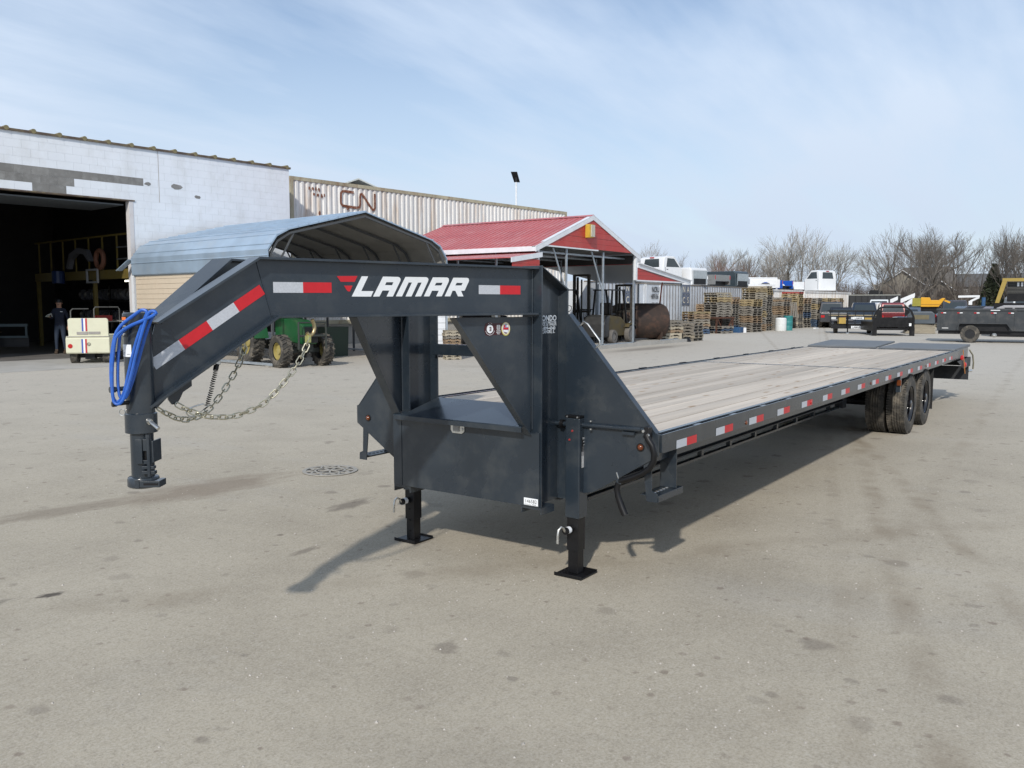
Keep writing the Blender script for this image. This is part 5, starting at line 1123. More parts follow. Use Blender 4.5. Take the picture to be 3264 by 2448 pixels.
part('box_body', MB().box(26.78, 27.06, 15.70, 15.878, 4.05, 4.52), mat('box_yellow', (.55, .35, .04), .5, 0, .1, 5), YS); part('box_front', MB().box(26.86, 27.10, 15.66, 15.699, 4.08, 4.50), mat('box_cream', (.5, .47, .38), .5, 0, .15, 12), YS)
part('side_boards', MB().box(XL - .02, XL + .01, YF, YB, 3.30, 3.56), REDP, RS)
part('corner_trim', MB().box(XL - .06, XL + .05, YF - .06, YF, 3.0, 3.6), WTRIM, RS); part('corner_trim', MB().box(XRt - .06, XRt + .06, YF - .13, YF - .02, 2.62, 3.62), WTRIM, RS)
# lean-tos
part('lean_roof', MB().prism([(22.25, 3.14), (XL - .021, 3.36), (XL - .021, 3.39), (22.25, 3.17)], rfp, YF - .12, YB), REDROOF, RS)
part('lean_trim', MB().prism([(22.2, 3.0), (XL + .1, 3.24), (XL + .1, 3.40), (22.2, 3.16)], rfp, YF - .145, YF - .122), WTRIM, RS)
for k in range(5): part('lean_board', MB().prism([(22.3, 2.3 + k * .17), (XL - .03, 2.3 + k * .17), (XL - .03, 2.3 + k * .17 + .165), (22.3, 2.3 + k * .17 + .165)], rfp, YF - .11, YF - .09), REDP, RS)
part('lean_roof', MB().prism([(XRt + .02, 3.24), (35.95, 2.66), (35.95, 2.69), (XRt + .02, 3.27)], rfp, YF - .12, 20.3), REDROOF, RS)
part('lean_underside', MB().prism([(XRt + .02, 3.232), (35.93, 2.652), (35.93, 2.656), (XRt + .02, 3.236)], rfp, YF - .1, 20.3), GREYIN, RS)
part('lean_trim', MB().prism([(XRt + .06, 3.12), (35.97, 2.53), (35.97, 2.69), (XRt + .06, 3.28)], rfp, YF - .15, YF - .122), WTRIM, RS)
part('lean_trim', MB().prism([(XRt + .06, 3.281), (35.97, 2.691), (35.97, 2.72), (XRt + .06, 3.31)], rfp, YF - .22, YF + .0), WTRIM, RS)
for k in range(3):
    za = 2.64 + k * .17; xe = XRt + .07 + (3.10 - za) / .118 if za > 2.7 else 34.9
    xe2 = XRt + .07 + max(.2, (3.10 - za - .165) / .118)
    part('lean_board', MB().prism([(XRt + .065, za), (xe, za), (xe2, za + .163), (XRt + .065, za + .163)], rfp, YF - .115 + .008 * (k % 2), YF - .09), REDP, RS)
part('header_trim', MB().box(XRt, 35.3, YF - .125, YF - .06, 2.58, 2.637), WTRIM, RS)
for x in (25.7, 28.3, XRt, 35.3): part('post', MB().box(x - .03, x + .03, YF - .03, YF + .03, .131, 3.6 if x < 31 else 2.6), GALV, RS)
for x in (XL, XRt): 
    for y in (17.7, 19.4, 21.1, 22.8): part('post', MB().box(x - .03, x + .03, y - .03, y + .03, .131, 3.5), GALV, RS)
for y in (18.1, 20.2): part('post', MB().box(35.27, 35.33, y - .03, y + .03, .131, 2.6), GALV, RS)
part('base_rail', MB().box(25.7, XRt, YF - .03, YF + .03, .1305, .17), GALV, RS); part('base_rail', MB().box(33.3, 35.3, YF - .03, YF + .03, .1305, .17), GALV, RS)
for x in (25.7, 28.3): part('diagonal_brace', MB().bar((x, YF + .04, 2.2), (x - .8, YF + .04, 3.6), .04, .04), GALV, RS)
part('diagonal_brace', MB().bar((33.8, YF + .2, 2.6), (34.4, YF + .6, 1.7), .05, .05), mat('rust_red', (.25, .05, .03), .7), RS)
for i in range(9): part('purlin', MB().box(XL + .3 + i * .8, XL + .36 + i * .8, YF, YB, gz(XL + .33 + i * .8) - .09, gz(XL + .33 + i * .8) - .05), GALV, RS)
for i in range(5): part('rafter', MB().box(XL, XRt, YF + .4 + i * 1.5, YF + .46 + i * 1.5, 3.44, 3.50), GALV, RS)
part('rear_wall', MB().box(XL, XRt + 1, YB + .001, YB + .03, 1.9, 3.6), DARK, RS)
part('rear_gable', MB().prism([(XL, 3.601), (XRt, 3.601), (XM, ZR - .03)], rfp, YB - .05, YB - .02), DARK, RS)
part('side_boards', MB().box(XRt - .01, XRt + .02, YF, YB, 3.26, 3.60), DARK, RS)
part('post_boot', MB().lathe([(.22, 0), (.2, .08), (.08, .22)], (35.6, 15.85, .0), (0, 0, 1), 12), BLACK, RS)

# forklifts -----------------------------------------------------------------
def forklift(loc, rz, label, ycol, high):
    O = thing('forklift', label, 'forklift', loc, rz)   # local +x forwards
    B = BLACK; yc_ = ycol
    part('body', MB().prism([(-1.35, .28), (.35, .28), (.55, .62), (.15, .80), (-.2, 1.02), (-1.3, 1.12), (-1.42, .8)], lambda a, b, t: V((a, t, b)), -.42, .42), yc_, O, bev=.03)
    part('counterweight', MB().prism([(-1.75, .25), (-1.36, .25), (-1.43, .8), (-1.31, 1.12), (-1.65, 1.05), (-1.8, .75)], lambda a, b, t: V((a, t, b)), -.50, .50), mat('weight_black', (.035, .035, .035), .5), O, bev=.04)
    for x, r_ in ((.42, .34), (-1.15, .27)):
        for s_ in (-1, 1):
            t_ = part('wheel', MB().lathe([(r_ * .55, -.1), (r_ * .93, -.11), (r_, -.08), (r_, .08), (r_ * .93, .11), (r_ * .55, .1)], (x, s_ * .50, r_), (0, 1, 0), 26, cap=False), mat('dusty_rubber', (.13, .12, .11), .9, 0, .25, 6), O, smooth=35)
            part('hub', MB().lathe([(r_ * .55, .02), (r_ * .45, .03), (r_ * .3, -.02), (.001, -.02)], (x, s_ * .56, r_), (0, s_, 0), 18), mat('hub_grey', (.16, .15, .14), .6), t_)
    for s_ in (-1, 1): part('fender', MB().prism([(.08, .62), (.15, .74), (.45, .78), (.74, .70), (.74, .66), (.45, .74), (.18, .70), (.12, .60)], lambda a, b, t: V((a, t, b)), s_ * .36, s_ * .62), yc_, O)
    part('seat', MB().box(-.75, -.3, -.22, .22, 1.08, 1.18).box(-.85, -.74, -.22, .22, 1.12, 1.6), B, O, bev=.03)
    part('steering_wheel', MB().tube([(-.05 + .08 * math.sin(t), .17 * math.cos(t), 1.35 + .13 * math.sin(t)) for t in [i * math.pi / 8 for i in range(16)]], .014, 6, closed=True), B, O)
    gd = MB()
    for s_ in (-1, 1): gd.bar((.35, s_ * .40, .7), (.0, s_ * .38, 2.08), .06, .06).bar((-1.1, s_ * .40, 1.1), (-.95, s_ * .38, 2.08), .06, .06).bar((.05, s_ * .38, 2.1), (-1.1, s_ * .38, 2.1), .06, .05)
    for k in range(7): gd.bar((.0 - k * .17, -.38, 2.11), (.0 - k * .17, .38, 2.11), .035, .03)
    part('overhead_guard', gd, B, O)
    mm = mat('mast_grime', (.05, .045, .038), .7, .2, .3, 6)
    for s_ in (-1, 1):
        part('mast_rail', MB().box(.84, .95, s_ * .36 - .045, s_ * .36 + .045, .12, high), mm, O); part('mast_rail', MB().box(.96, 1.04, s_ * .27 - .035, s_ * .27 + .035, .14, high - .1), mm, O)
        part('tilt_cylinder', MB().cyl((.3, s_ * .30, .55), (.86, s_ * .32, .85), .03, 8), ZINC, O)
    for z in (.35, 1.2, high - .08): part('mast_crossbar', MB().box(.86, .94, -.31, .31, z, z + .09), mm, O)
    part('lift_cylinder', MB().cyl((.9, 0, .2), (.9, 0, high - .2), .035, 10), mm, O)
    part('carriage', MB().box(1.05, 1.10, -.48, .48, .18, .28).box(1.05, 1.10, -.48, .48, .52, .62), B, O)
    br_ = MB()
    for k in range(9): br_.box(1.06, 1.085, -.46 + k * .112, -.44 + k * .112, .622, 1.30)
    br_.box(1.055, 1.09, -.48, .48, 1.301, 1.34); part('load_backrest', br_, B, O)
    for s_ in (-.25, .25): part('fork', MB().prism([(1.101, .04), (2.15, .04), (2.15, .06), (1.15, .09), (1.15, .75), (1.101, .75)], lambda a, b, t: V((a, t, b)), s_ - .05, s_ + .05), mat('fork_steel', (.10, .10, .10), .5, .4), O)
    for z in (1.05, 1.75): part('label_plate', MB().box(.92, 1.01, -.412, -.406, z, z + .16), mat('pale_print', (.45, .45, .42), .6), O)
    return O
YFK = mat('forklift_yellow', (.075, .055, .018), .6, 0, .2, 5, dirt=(.05, .045, .035), dirt_amt=.85, dirt_scale=3)
forklift((29.6, 18.3, .13), R(-4), 'grimy yellow forklift deeper in the red shed with its tall mast by the middle post', YFK, 2.75)
forklift((30.95, 16.95, .13), R(2), 'dark forklift with open mast and black load backrest by the shed corner post', YFK, 2.35)
dk = thing('shed_clutter', 'dark machine with orange and white lights at the back of the shed', 'machine', (26.9, 20.6, .13), R(-40))
part('machine_body', MB().box(-.9, .9, -.4, .4, 0, 1.1).box(-.6, .1, -.35, .35, 1.1, 1.9), BLACK, dk, bev=.05); part('orange_lamp', MB().box(-.5, -.42, -.37, -.355, 1.45, 1.75), mat('orange_lens', (.6, .12, .03), .4), dk); part('orange_lamp', MB().box(-.2, -.12, -.37, -.355, 1.4, 1.7), MATS['orange_lens'], dk); part('white_lamp', MB().box(-.5, -.42, -.37, -.355, 1.76, 1.95), WHITE, dk); part('tank', MB().box(.25, .6, -.47, -.405, .9, 1.25), mat('pale_tank', (.35, .33, .28), .6), dk)
TK = thing('steel_tank', 'big rusty brown steel tank lying behind the forklift under the lean-to', 'tank', (33.55, 17.15, .13), R(-35))
part('shell', MB().lathe([(.001, -1.28), (.45, -1.25), (.70, -1.12), (.76, -.98), (.76, .98), (.70, 1.12), (.45, 1.25), (.001, 1.28)], (0, 0, .82), (1, 0, 0), 36), mat('rust_brown', (.042, .028, .022), .75, .1, .25, 2.5, dirt=(.16, .08, .05), dirt_amt=.5), TK, smooth=50)
for x in (-.8, .8): part('cradle', MB().prism([(-.5, 0), (.5, 0), (.6, .35), (.3, .16), (-.3, .16), (-.6, .35)], lambda a, b, t: V((x + t, a, b)), -.05, .05), MATS['rust_brown'], TK)

# ================================================================== WHITE CONTAINERS WITH GREY SEAMS
CW = mat('container_white', (.62, .65, .69), .5, 0, .05, 1.5, dirt=(.45, .42, .36), dirt_amt=.4, dirt_scale=1.3); SEAM = mat('seam_grey', (.20, .20, .21), .6, 0, .15, 3)
NACS = mat('decal_grey', (.13, .15, .20), .6, 0, .08, 3)
def flatcont(label, x0, L, txt, nx):
    O = thing('shipping_container', label, 'shipping container', (x0, 20.5, 0), 0)
    H = 2.76; part('shell', MB().box(0, L, .03, 2.44, .1, H - .02), CW, O); part('top_rail', MB().box(-.01, L + .01, .0, .12, H - .06, H), mat('rail_brown', (.22, .19, .16), .7), O)
    n = int((L - 1.9) / .375)
    for i in range(n): part('side_rib', MB().box(1.75 + i * .375, 1.80 + i * .375, -.012, .029, .11, H - .061), SEAM, O)
    for x in (0, 1.62, L - .08): part('corner_post', MB().box(x, x + .08, -.014, .0295, .1, H - .062), CW, O)
    part('bottom_rail', MB().box(0, L, .0, .1, 0, .099), SEAM, O)
    # dark square decal with four letters, split by a white cross
    for (dx_, dz_, ch) in ((0, .60, 'N'), (.56, .60, 'A'), (0, 0, 'C'), (.56, 0, 'S')):
        part('decal', MB().box(nx + dx_, nx + dx_ + .53, -.0165, -.0125, 1.60 + dz_, 1.60 + dz_ + .56), NACS, O)
        text(ch, .48, CREAM, O, (nx + dx_ + .265, -.0175, 1.60 + dz_ + .12), (1, 0, 0), (0, 0, 1), .004, align='CENTER', lift=0)
    return O
cB = flatcont('white grey seamed container marked NCRU 489156 behind the first pallet stacks', 40.85, 14.45, True, 4.45)
flatcont('white container with NACS square seen through the shed posts', 34.7, 6.0, False, 3.8)
PRT = mat('dark_print', (.05, .05, .055), .6)
text('NCRU', .40, PRT, cB, (.66, -.015, 2.30), (1, 0, 0), (0, 0, 1), .012, lift=0, sx=.80); text('489156', .36, PRT, cB, (.58, -.015, 1.95), (1, 0, 0), (0, 0, 1), .010, lift=0, sx=.80)
for k in range(9):
    part('print', MB().add([(.70, -.004, 1.72 - k * .075), (1.0 + .05 * (k % 3), -.004, 1.72 - k * .075), (1.0 + .05 * (k % 3), -.004, 1.75 - k * .075), (.70, -.004, 1.75 - k * .075)], [(0, 1, 2, 3)]).add([(1.14, -.004, 1.72 - k * .075), (1.45 - .06 * (k % 2), -.004, 1.72 - k * .075), (1.45 - .06 * (k % 2), -.004, 1.75 - k * .075), (1.14, -.004, 1.75 - k * .075)], [(0, 1, 2, 3)]), GREYT, cB)
part('warning_sign', MB().box(1.85, 2.12, -.02, -.013, .95, 1.5), mat('sign_pink', (.55, .45, .46), .6), cB); text('NO', .15, SR, cB, (1.985, -.0215, 1.32), (1, 0, 0), (0, 0, 1), .004, align='CENTER', lift=0)
part('print', MB().box(1.88, 2.09, -.0225, -.0205, 1.18, 1.24).box(1.88, 2.09, -.0225, -.0205, 1.0, 1.06), SR, cB)
c3 = container('shipping_container', 'rust streaked cream container under the blue truck bed', (55.45, 20.5), 0, 12.2, 0, H=2.70, mside=RUSTW, mrail=RUSTW)
text('CN', .8, RUST, c3, (4.3, -.004, 1.6), (1, 0, 0), (0, 0, 1), .01, lift=0); part('rust_mark', MB().box(3.3, 3.9, -.006, -.003, 2.15, 2.35), SR, c3)
container('shipping_container', 'last cream container in the row under the white pickup cab', (67.9, 20.4), R(-2), 12.2, 0, H=2.66, mside=RUSTW, mrail=RUSTW)

# ================================================================== TRUCK BODIES ON THE CONTAINERS
def bed(loc, rz, label, m, L=2.3, tail='open', group=None, name='truck_bed', roll=0):
    O = thing(name, label, 'truck bed', loc, rz, group)
    if roll: O.rotation_euler = (roll, 0, rz)
    arch = [(0, .1), (L * .33, .1)] + [(L * .52 + .43 * math.cos(R(a)), .1 + .42 * math.sin(R(a))) for a in range(180, -1, -20)] + [(L, .1), (L, .62), (L - .02, .70), (.02, .72), (0, .62)]
    for y in (0, 1.86): part('side_panel', MB().prism(arch, lambda a, b, t: V((a, t, b)), y, y + .09), m, O, bev=.012)
    part('inner_floor', MB().box(.03, L - .03, .091, 1.859, .28, .31), mat('bed_inner', (.09, .09, .10), .6), O); part('front_wall', MB().box(0, .05, .091, 1.859, .311, .7), m, O)
    if tail == 'gate': part('tailgate', MB().box(L - .05, L, .095, 1.855, .312, .70), m, O, bev=.01)
    part('cross_sills', MB().box(.2, .3, .1, 1.85, .0, .279).box(L - .4, L - .3, .1, 1.85, .0, .279), BLACK, O)
    if tail != 'none':
        part('tail_light', MB().box(L - .01, L + .012, .01, .085, .42, .66), REDL, O); part('tail_light', MB().box(L - .01, L + .012, 1.865, 1.94, .42, .66), REDL, O)
    return O
def cab(loc, rz, label, m, crew=False, group=None):
    O = thing('truck_cab', label, 'truck cab', loc, rz, group)    # local +x forwards, rear wall at x=0
    L = 1.55
    prof = [(.0, .12), (.02, 1.0), (.10, 1.62), (.35, 1.72), (.95, 1.70), (1.5, 1.08), (1.62, 1.0), (1.62, .12)]
    part('shell', MB().prism(prof, lambda a, b, t: V((a, t, b)), 0, 1.8), m, O, bev=.04)
    part('rear_window', MB().prism([(.3, 1.05), (1.5, 1.05), (1.42, 1.55), (.38, 1.55)], lambda a, b, t: V((.02 + (b - 1) * .13 - .006 + t, a, b)), 0, .01), GLASS, O)
    for y in (-.004, 1.792): part('side_window', MB().prism([(.28, 1.06), (1.38, 1.06), (.92, 1.56), (.36, 1.58)], lambda a, b, t: V((a, y + t, b)), 0, .012), GLASS, O); part('door_seam', MB().prism([(.2, .25), (.22, .25), (.22, 1.04), (.2, 1.04)], lambda a, b, t: V((a, y - .001 + t, b)), 0, .014), BLACK, O); part('door_handle', MB().box(.30, .42, y - .012, y + .024, .9, .93), BLACK, O)
    part('windscreen', MB().prism([(.2, 1.12), (1.6, 1.12), (1.45, 1.62), (.35, 1.62)], lambda a, b, t: V((1.49 - (b - 1.12) * .98 + t, a, b)), 0, .012), GLASS, O)
    part('brake_light', MB().box(.06, .10, .75, 1.05, 1.60, 1.66), REDL, O)
    part('firewall', MB().box(1.622, 1.80, .2, 1.6, .3, 1.0), BLACK, O)
    return O
ZT = 2.765
cab((44.9, 21.5, ZT), R(-15), 'white pickup cab standing highest above the shed lean-to roof', VWHITE).scale = (1.05, 1.0, .95)
part('stripped_door', MB().prism([(0, 0), (.9, 0), (.85, .6), (.45, 1.05), (.05, 1.0)], lambda a, b, t: V((47.1 + a * .5, 20.75 + t, ZT + b * .8)), 0, .12), mat('primer', (.2, .22, .24), .6)) and tag(C.objects['stripped_door'], 'dark stripped door leaning beside the white cab', 'car door')
vg = mat('truck_silver', (.30, .29, .27), .3, .5, .1, 3, coat=.3); vd = mat('truck_slate', (.04, .055, .065), .35, .2, .1, 3, coat=.3); vb = mat('truck_blue', (.01, .08, .42), .3, 0, .1, 3, coat=.4)
def capped(loc, rz, label, m, back):
    O = thing('pickup_topper', label, 'truck cap', loc, rz)
    part('shell', MB().prism([(0, 0), (0, .55), (.05, .95), (.2, 1.02), (2.2, 1.02), (2.3, .9), (2.35, 0)], lambda a, b, t: V((a, t, b)), 0, 1.75), m, O, bev=.05)
    part('rear_opening', MB().box(2.352, 2.365, .15, 1.62, .1, .85), back, O); part('lower_gap', MB().box(2.3655, 2.368, .2, 1.5, .05, .38), BLACK, O)
    return O
gl_ = mat('frosted_panel', (.38, .42, .44), .4)
capped((47.3, 22.95, ZT), R(-99), 'white rounded truck cap on the container roof next to the cab', VWHITE, gl_)
b1 = bed((51.0, 22.95, ZT), R(-97), 'silver 4x4 pickup bed with a red tail light on the container', vg, 2.2, 'gate')
text('4x4', .28, WHITE, b1, (1.3, -.006, .42), (1, 0, 0), (0, 0, 1), .01, lift=0)
capped((54.2, 22.95, ZT), R(-97), 'dark slate truck cap with a pale rear panel beside the silver bed', vd, gl_)
FRM = thing('bare_pickup_chassis', 'bare white and orange truck bed frame lying on the containers', 'truck frame', (57.6, 21.8, ZT - .06), R(-30))
part('frame_rail', MB().box(0, 3.2, 0, .12, .15, .32).box(0, 3.2, 1.1, 1.22, .15, .32), VWHITE, FRM); part('cross_tube', MB().box(.2, .35, .12, 1.1, .2, .35).box(2.4, 2.55, .12, 1.1, .2, .35), BLACK, FRM); part('orange_part', MB().box(-.15, .05, .0, .5, .0, .75).box(.05, .5, .1, .2, .0, .12), mat('orange_rust', (.45, .11, .02), .7), FRM)
bed((61.0, 22.3, ZT - .06), R(-66), 'white pickup bed with round wheel arch tipped up beside the blue bed', VWHITE, 2.1, 'none', roll=R(6))
bed((64.2, 22.9, ZT - .06), R(-96), 'bright blue pickup bed with a black open end on the containers', vb, 2.0, 'open')
bed((66.9, 22.5, ZT - .08), R(-34), 'white pickup bed with a red tail light before the last cab', VWHITE, 2.9, 'gate')
cab((78.6, 20.9, ZT - .10), R(62), 'white pickup cab at the right end of the container row', VWHITE).scale = (1.1, 1.1, 1.12)

# ================================================================== PALLETS
def wood(nm, c): return mat(nm, c, .85, 0, .22, 6, rand=.18, dirt=(.12, .11, .10), dirt_amt=.45, dirt_scale=3)
PM = [wood('pallet_grey', (.215, .195, .165)), wood('pallet_yellow', (.31, .24, .13)), wood('pallet_brown', (.27, .19, .12)), wood('pallet_blue', (.06, .10, .17)), wood('pallet_pale', (.34, .30, .23)), wood('pallet_red', (.30, .05, .04))]
def pallet_mesh(m, seed):
    r2 = random.Random(seed); mb = MB()
    for y in (-.5, -.019, .462):
        o_ = r2.uniform(-.01, .01)
        mb.prism([(-.6, .018), (-.42, .018), (-.40, .052), (-.20, .052), (-.18, .018), (.18, .018), (.20, .052), (.40, .052), (.42, .018), (.6, .018), (.6, .106), (-.6, .106)], lambda a, b, t: V((a, t + o_, b)), y, y + .038)
    for k in range(7): x = -.6 + k * .183; mb.box(x, x + .10, -.505 + r2.uniform(-.01, .01), .505, .1062, .124)
    for x in (-.6, -.05, .49): mb.box(x, x + .11, -.50, .505, 0, .0178)
    return mb.mesh('pallet', m)
PMS = [[pallet_mesh(m, i * 7 + k) for k in range(2)] for i, m in enumerate(PM)]
npal = 0
def stack(x, y, n, cols, label, grp, rz=None, z0=0.0, alt=None, jit=.035, sc=1.0):
    """a stack of pallets, each one a thing"""
    global npal
    rz = R(-90 + 8) if rz is None else rz
    for k in range(n):
        ci = cols[min(int(k / n * len(cols)), len(cols) - 1)] if isinstance(cols, (list, tuple)) else cols
        if rnd.random() < .16: ci = rnd.choice((0, 0, 4, 2))
        o = link('pallet', PMS[ci][k % 2]); o.location = (x + rnd.uniform(-jit, jit), y + rnd.uniform(-jit, jit), z0 + k * (.1275 * sc[2] if sc != 1.0 else .1385)); o.scale = sc if sc != 1.0 else (1, 1, 1.085)
        o.rotation_euler = (0, 0, rz + rnd.uniform(-.03, .03)); npal += 1
        where = label.split(' of ', 1)[1]
        lab = ('topmost pallet' if k == n - 1 else 'lowest pallet' if k == 0 else ORD[k] + ' pallet from the ground') + ' of ' + where
        tag(o, lab, 'pallet', grp)
A0, A9 = 0.0, R(90)
L_ = lambda d: 'wooden pallet of the ' + d
stack(44.9, 19.45, 9, [3, 0, 0, 2, 1], L_('low stack nearest the white container end'), 'pallets of the low first stack', A0 - R(22))
stack(46.75, 18.75, 3, [3, 0], L_('short heap beneath the rusty table'), 'pallets beneath the rusty table', A0 - R(10))
stack(46.9, 19.0, 10, [0, 0, 4, 1, 4], L_('stack raised on the rusty table'), 'pallets on the rusty table', A0 - R(20), z0=.93)
stack(48.7, 19.2, 14, [3, 0, 0, 0, 2], L_('grey stack right behind the rusty table'), 'pallets of the grey stack by the table', A9)
stack(50.0, 18.3, 14, [0, 2, 0, 1], L_('leaning stack before the tallest one'), 'pallets of the leaning stack', A9 - R(12))
stack(51.6, 18.55, 19, [2, 0, 1, 0, 0, 4, 1], L_('tallest stack crowned with yellow boards'), 'pallets of the tallest stack', A0 - R(15))
stack(53.1, 18.7, 20, [0, 0, 0, 0, 1], L_('second tallest stack, right of the tallest'), 'pallets of the second tallest stack', A9)
stack(54.7, 18.1, 14, [0, 0, 2, 0], L_('grey stack left of the white tank'), 'pallets of the grey stack left of the tank', A9 - R(6))
stack(56.0, 18.7, 15, [0, 1, 0, 0], L_('grey stack just behind the white tank'), 'pallets behind the white tank', A9)
stack(57.8, 18.9, 15, [0, 0, 0], L_('plain grey stack right of the teal drum'), 'pallets right of the teal drum', A0)
stack(59.5, 18.7, 17, [0, 0, 2, 1, 1], L_('stack capped by a red pallet'), 'pallets under the red pallet', A9)
stack(61.2, 18.7, 15, [0, 3, 0, 2], L_('stack right of the red capped one'), 'pallets right of the red capped stack', A9 - R(10))
stack(62.9, 18.4, 15, [3, 0, 1, 0], L_('stack with a blue base pallet'), 'pallets of the blue based stack', A9)
stack(64.6, 18.2, 15, [0, 0, 1, 1], L_('next to last yellow topped stack'), 'pallets of the next to last stack', A9)
stack(66.3, 17.8, 15, [0, 0, 0, 1], L_('last stack of the row by the small trailer'), 'pallets of the last stack', A9)
stack(47.9, 19.95, 12, [0, 2], L_('rear stack against the container'), 'pallets of the rear stack', A9)
stack(50.4, 19.75, 15, [0, 2], L_('rear stack hidden left of the tallest one'), 'pallets of the second rear stack', A0)
stack(55.4, 19.85, 16, [0, 1], L_('rear stack peeping over the white tank'), 'pallets of the third rear stack', A0)
stack(35.0, 16.6, 6, [4, 4, 0], L_('short stack in the lean-to beside the steel tank'), 'pallets beside the steel tank', R(-35), z0=.131)
stack(36.6, 16.3, 6, [0, 0], L_('short grey stack outside the lean-to corner post'), 'pallets outside the lean-to post', A9)
stack(20.3, 16.75, 10, [4, 2, 4], L_('narrow stack right of the white cabinet'), 'pallets before the carport', R(-42), sc=(.40, .55, .70), jit=.012)
o = link('pallet', PMS[5][0]); o.location = (59.5, 18.7, 17 * .1385); o.rotation_euler = (0, 0, A9); tag(o, 'red painted pallet lying on top of its stack', 'pallet')
o = link('pallet', PMS[0][0]); o.location = (57.6, 18.25, 1.25); o.rotation_euler = (R(82), 0, R(-20)); tag(o, 'grey pallet leaning upright against the stack right of the drum', 'pallet')
RTb = thing('rusty_table', 'rusty steel table carrying pallets in the pallet row', 'table', (46.9, 18.9, 0), R(-20))
RU = mat('table_rust', (.09, .04, .025), .8, .1, .3, 6)
part('table_top', MB().box(-.75, .75, -.5, .5, .84, .925), RU, RTb)
for x in (-.7, .62):
    for y in (-.46, .38): part('leg', MB().box(x, x + .08, y, y + .08, 0, .839), RU, RTb)
for s_ in (-1, 1): part('cross_brace', MB().bar((s_ * .6, -.45, .8), (s_ * .1, -.45, .05), .06, .05), RU, RTb)
WD = thing('white_tank', 'white plastic tank standing before the grey pallet stacks', 'tank', (52.9, 17.3, 0)); WD.scale = (.8, .8, .82)
part('tank_body', MB().lathe([(.40, 0), (.42, .05), (.42, .45), (.405, .47), (.42, .49), (.42, .90), (.36, .98), (.12, 1.0)], (0, 0, 0), (0, 0, 1), 24), mat('tank_white', (.68, .70, .70), .5, 0, .04, 3), WD, smooth=35); part('tank_lid', MB().cyl((.1, -.1, 1.0), (.1, -.1, 1.06), .12, 14), BLACK, WD)
TD = part('teal_drum', MB().lathe([(.28, 0), (.29, .3), (.285, .31), (.29, .32), (.29, .6), (.285, .61), (.29, .62), (.29, .9), (.27, .92)], (53.8, 17.15, 0), (0, 0, 1), 20), mat('drum_teal', (.03, .20, .20), .5), smooth=35); tag(TD, 'teal drum beside the white plastic tank', 'drum')
BT = part('blue_tote', MB().prism([(-.35, 0), (.35, 0), (.4, .32), (-.4, .32)], lambda a, b, t: V((48.3 + a, 18.3 + t, b)), -.25, .25), mat('tote_blue', (.03, .09, .2), .5)); tag(BT, 'blue tote on the ground right of the rusty table', 'tote')
WCn = part('white_can', MB().cyl((48.35, 17.9, 0), (48.35, 17.9, .3), .09, 12), VWHITE); tag(WCn, 'small white can before the blue tote', 'can')
PP = part('white_plank', MB().box(58.2, 58.9, 16.7, 16.85, .001, .08), VWHITE); tag(PP, 'short white block lying before the pallet row', 'block')

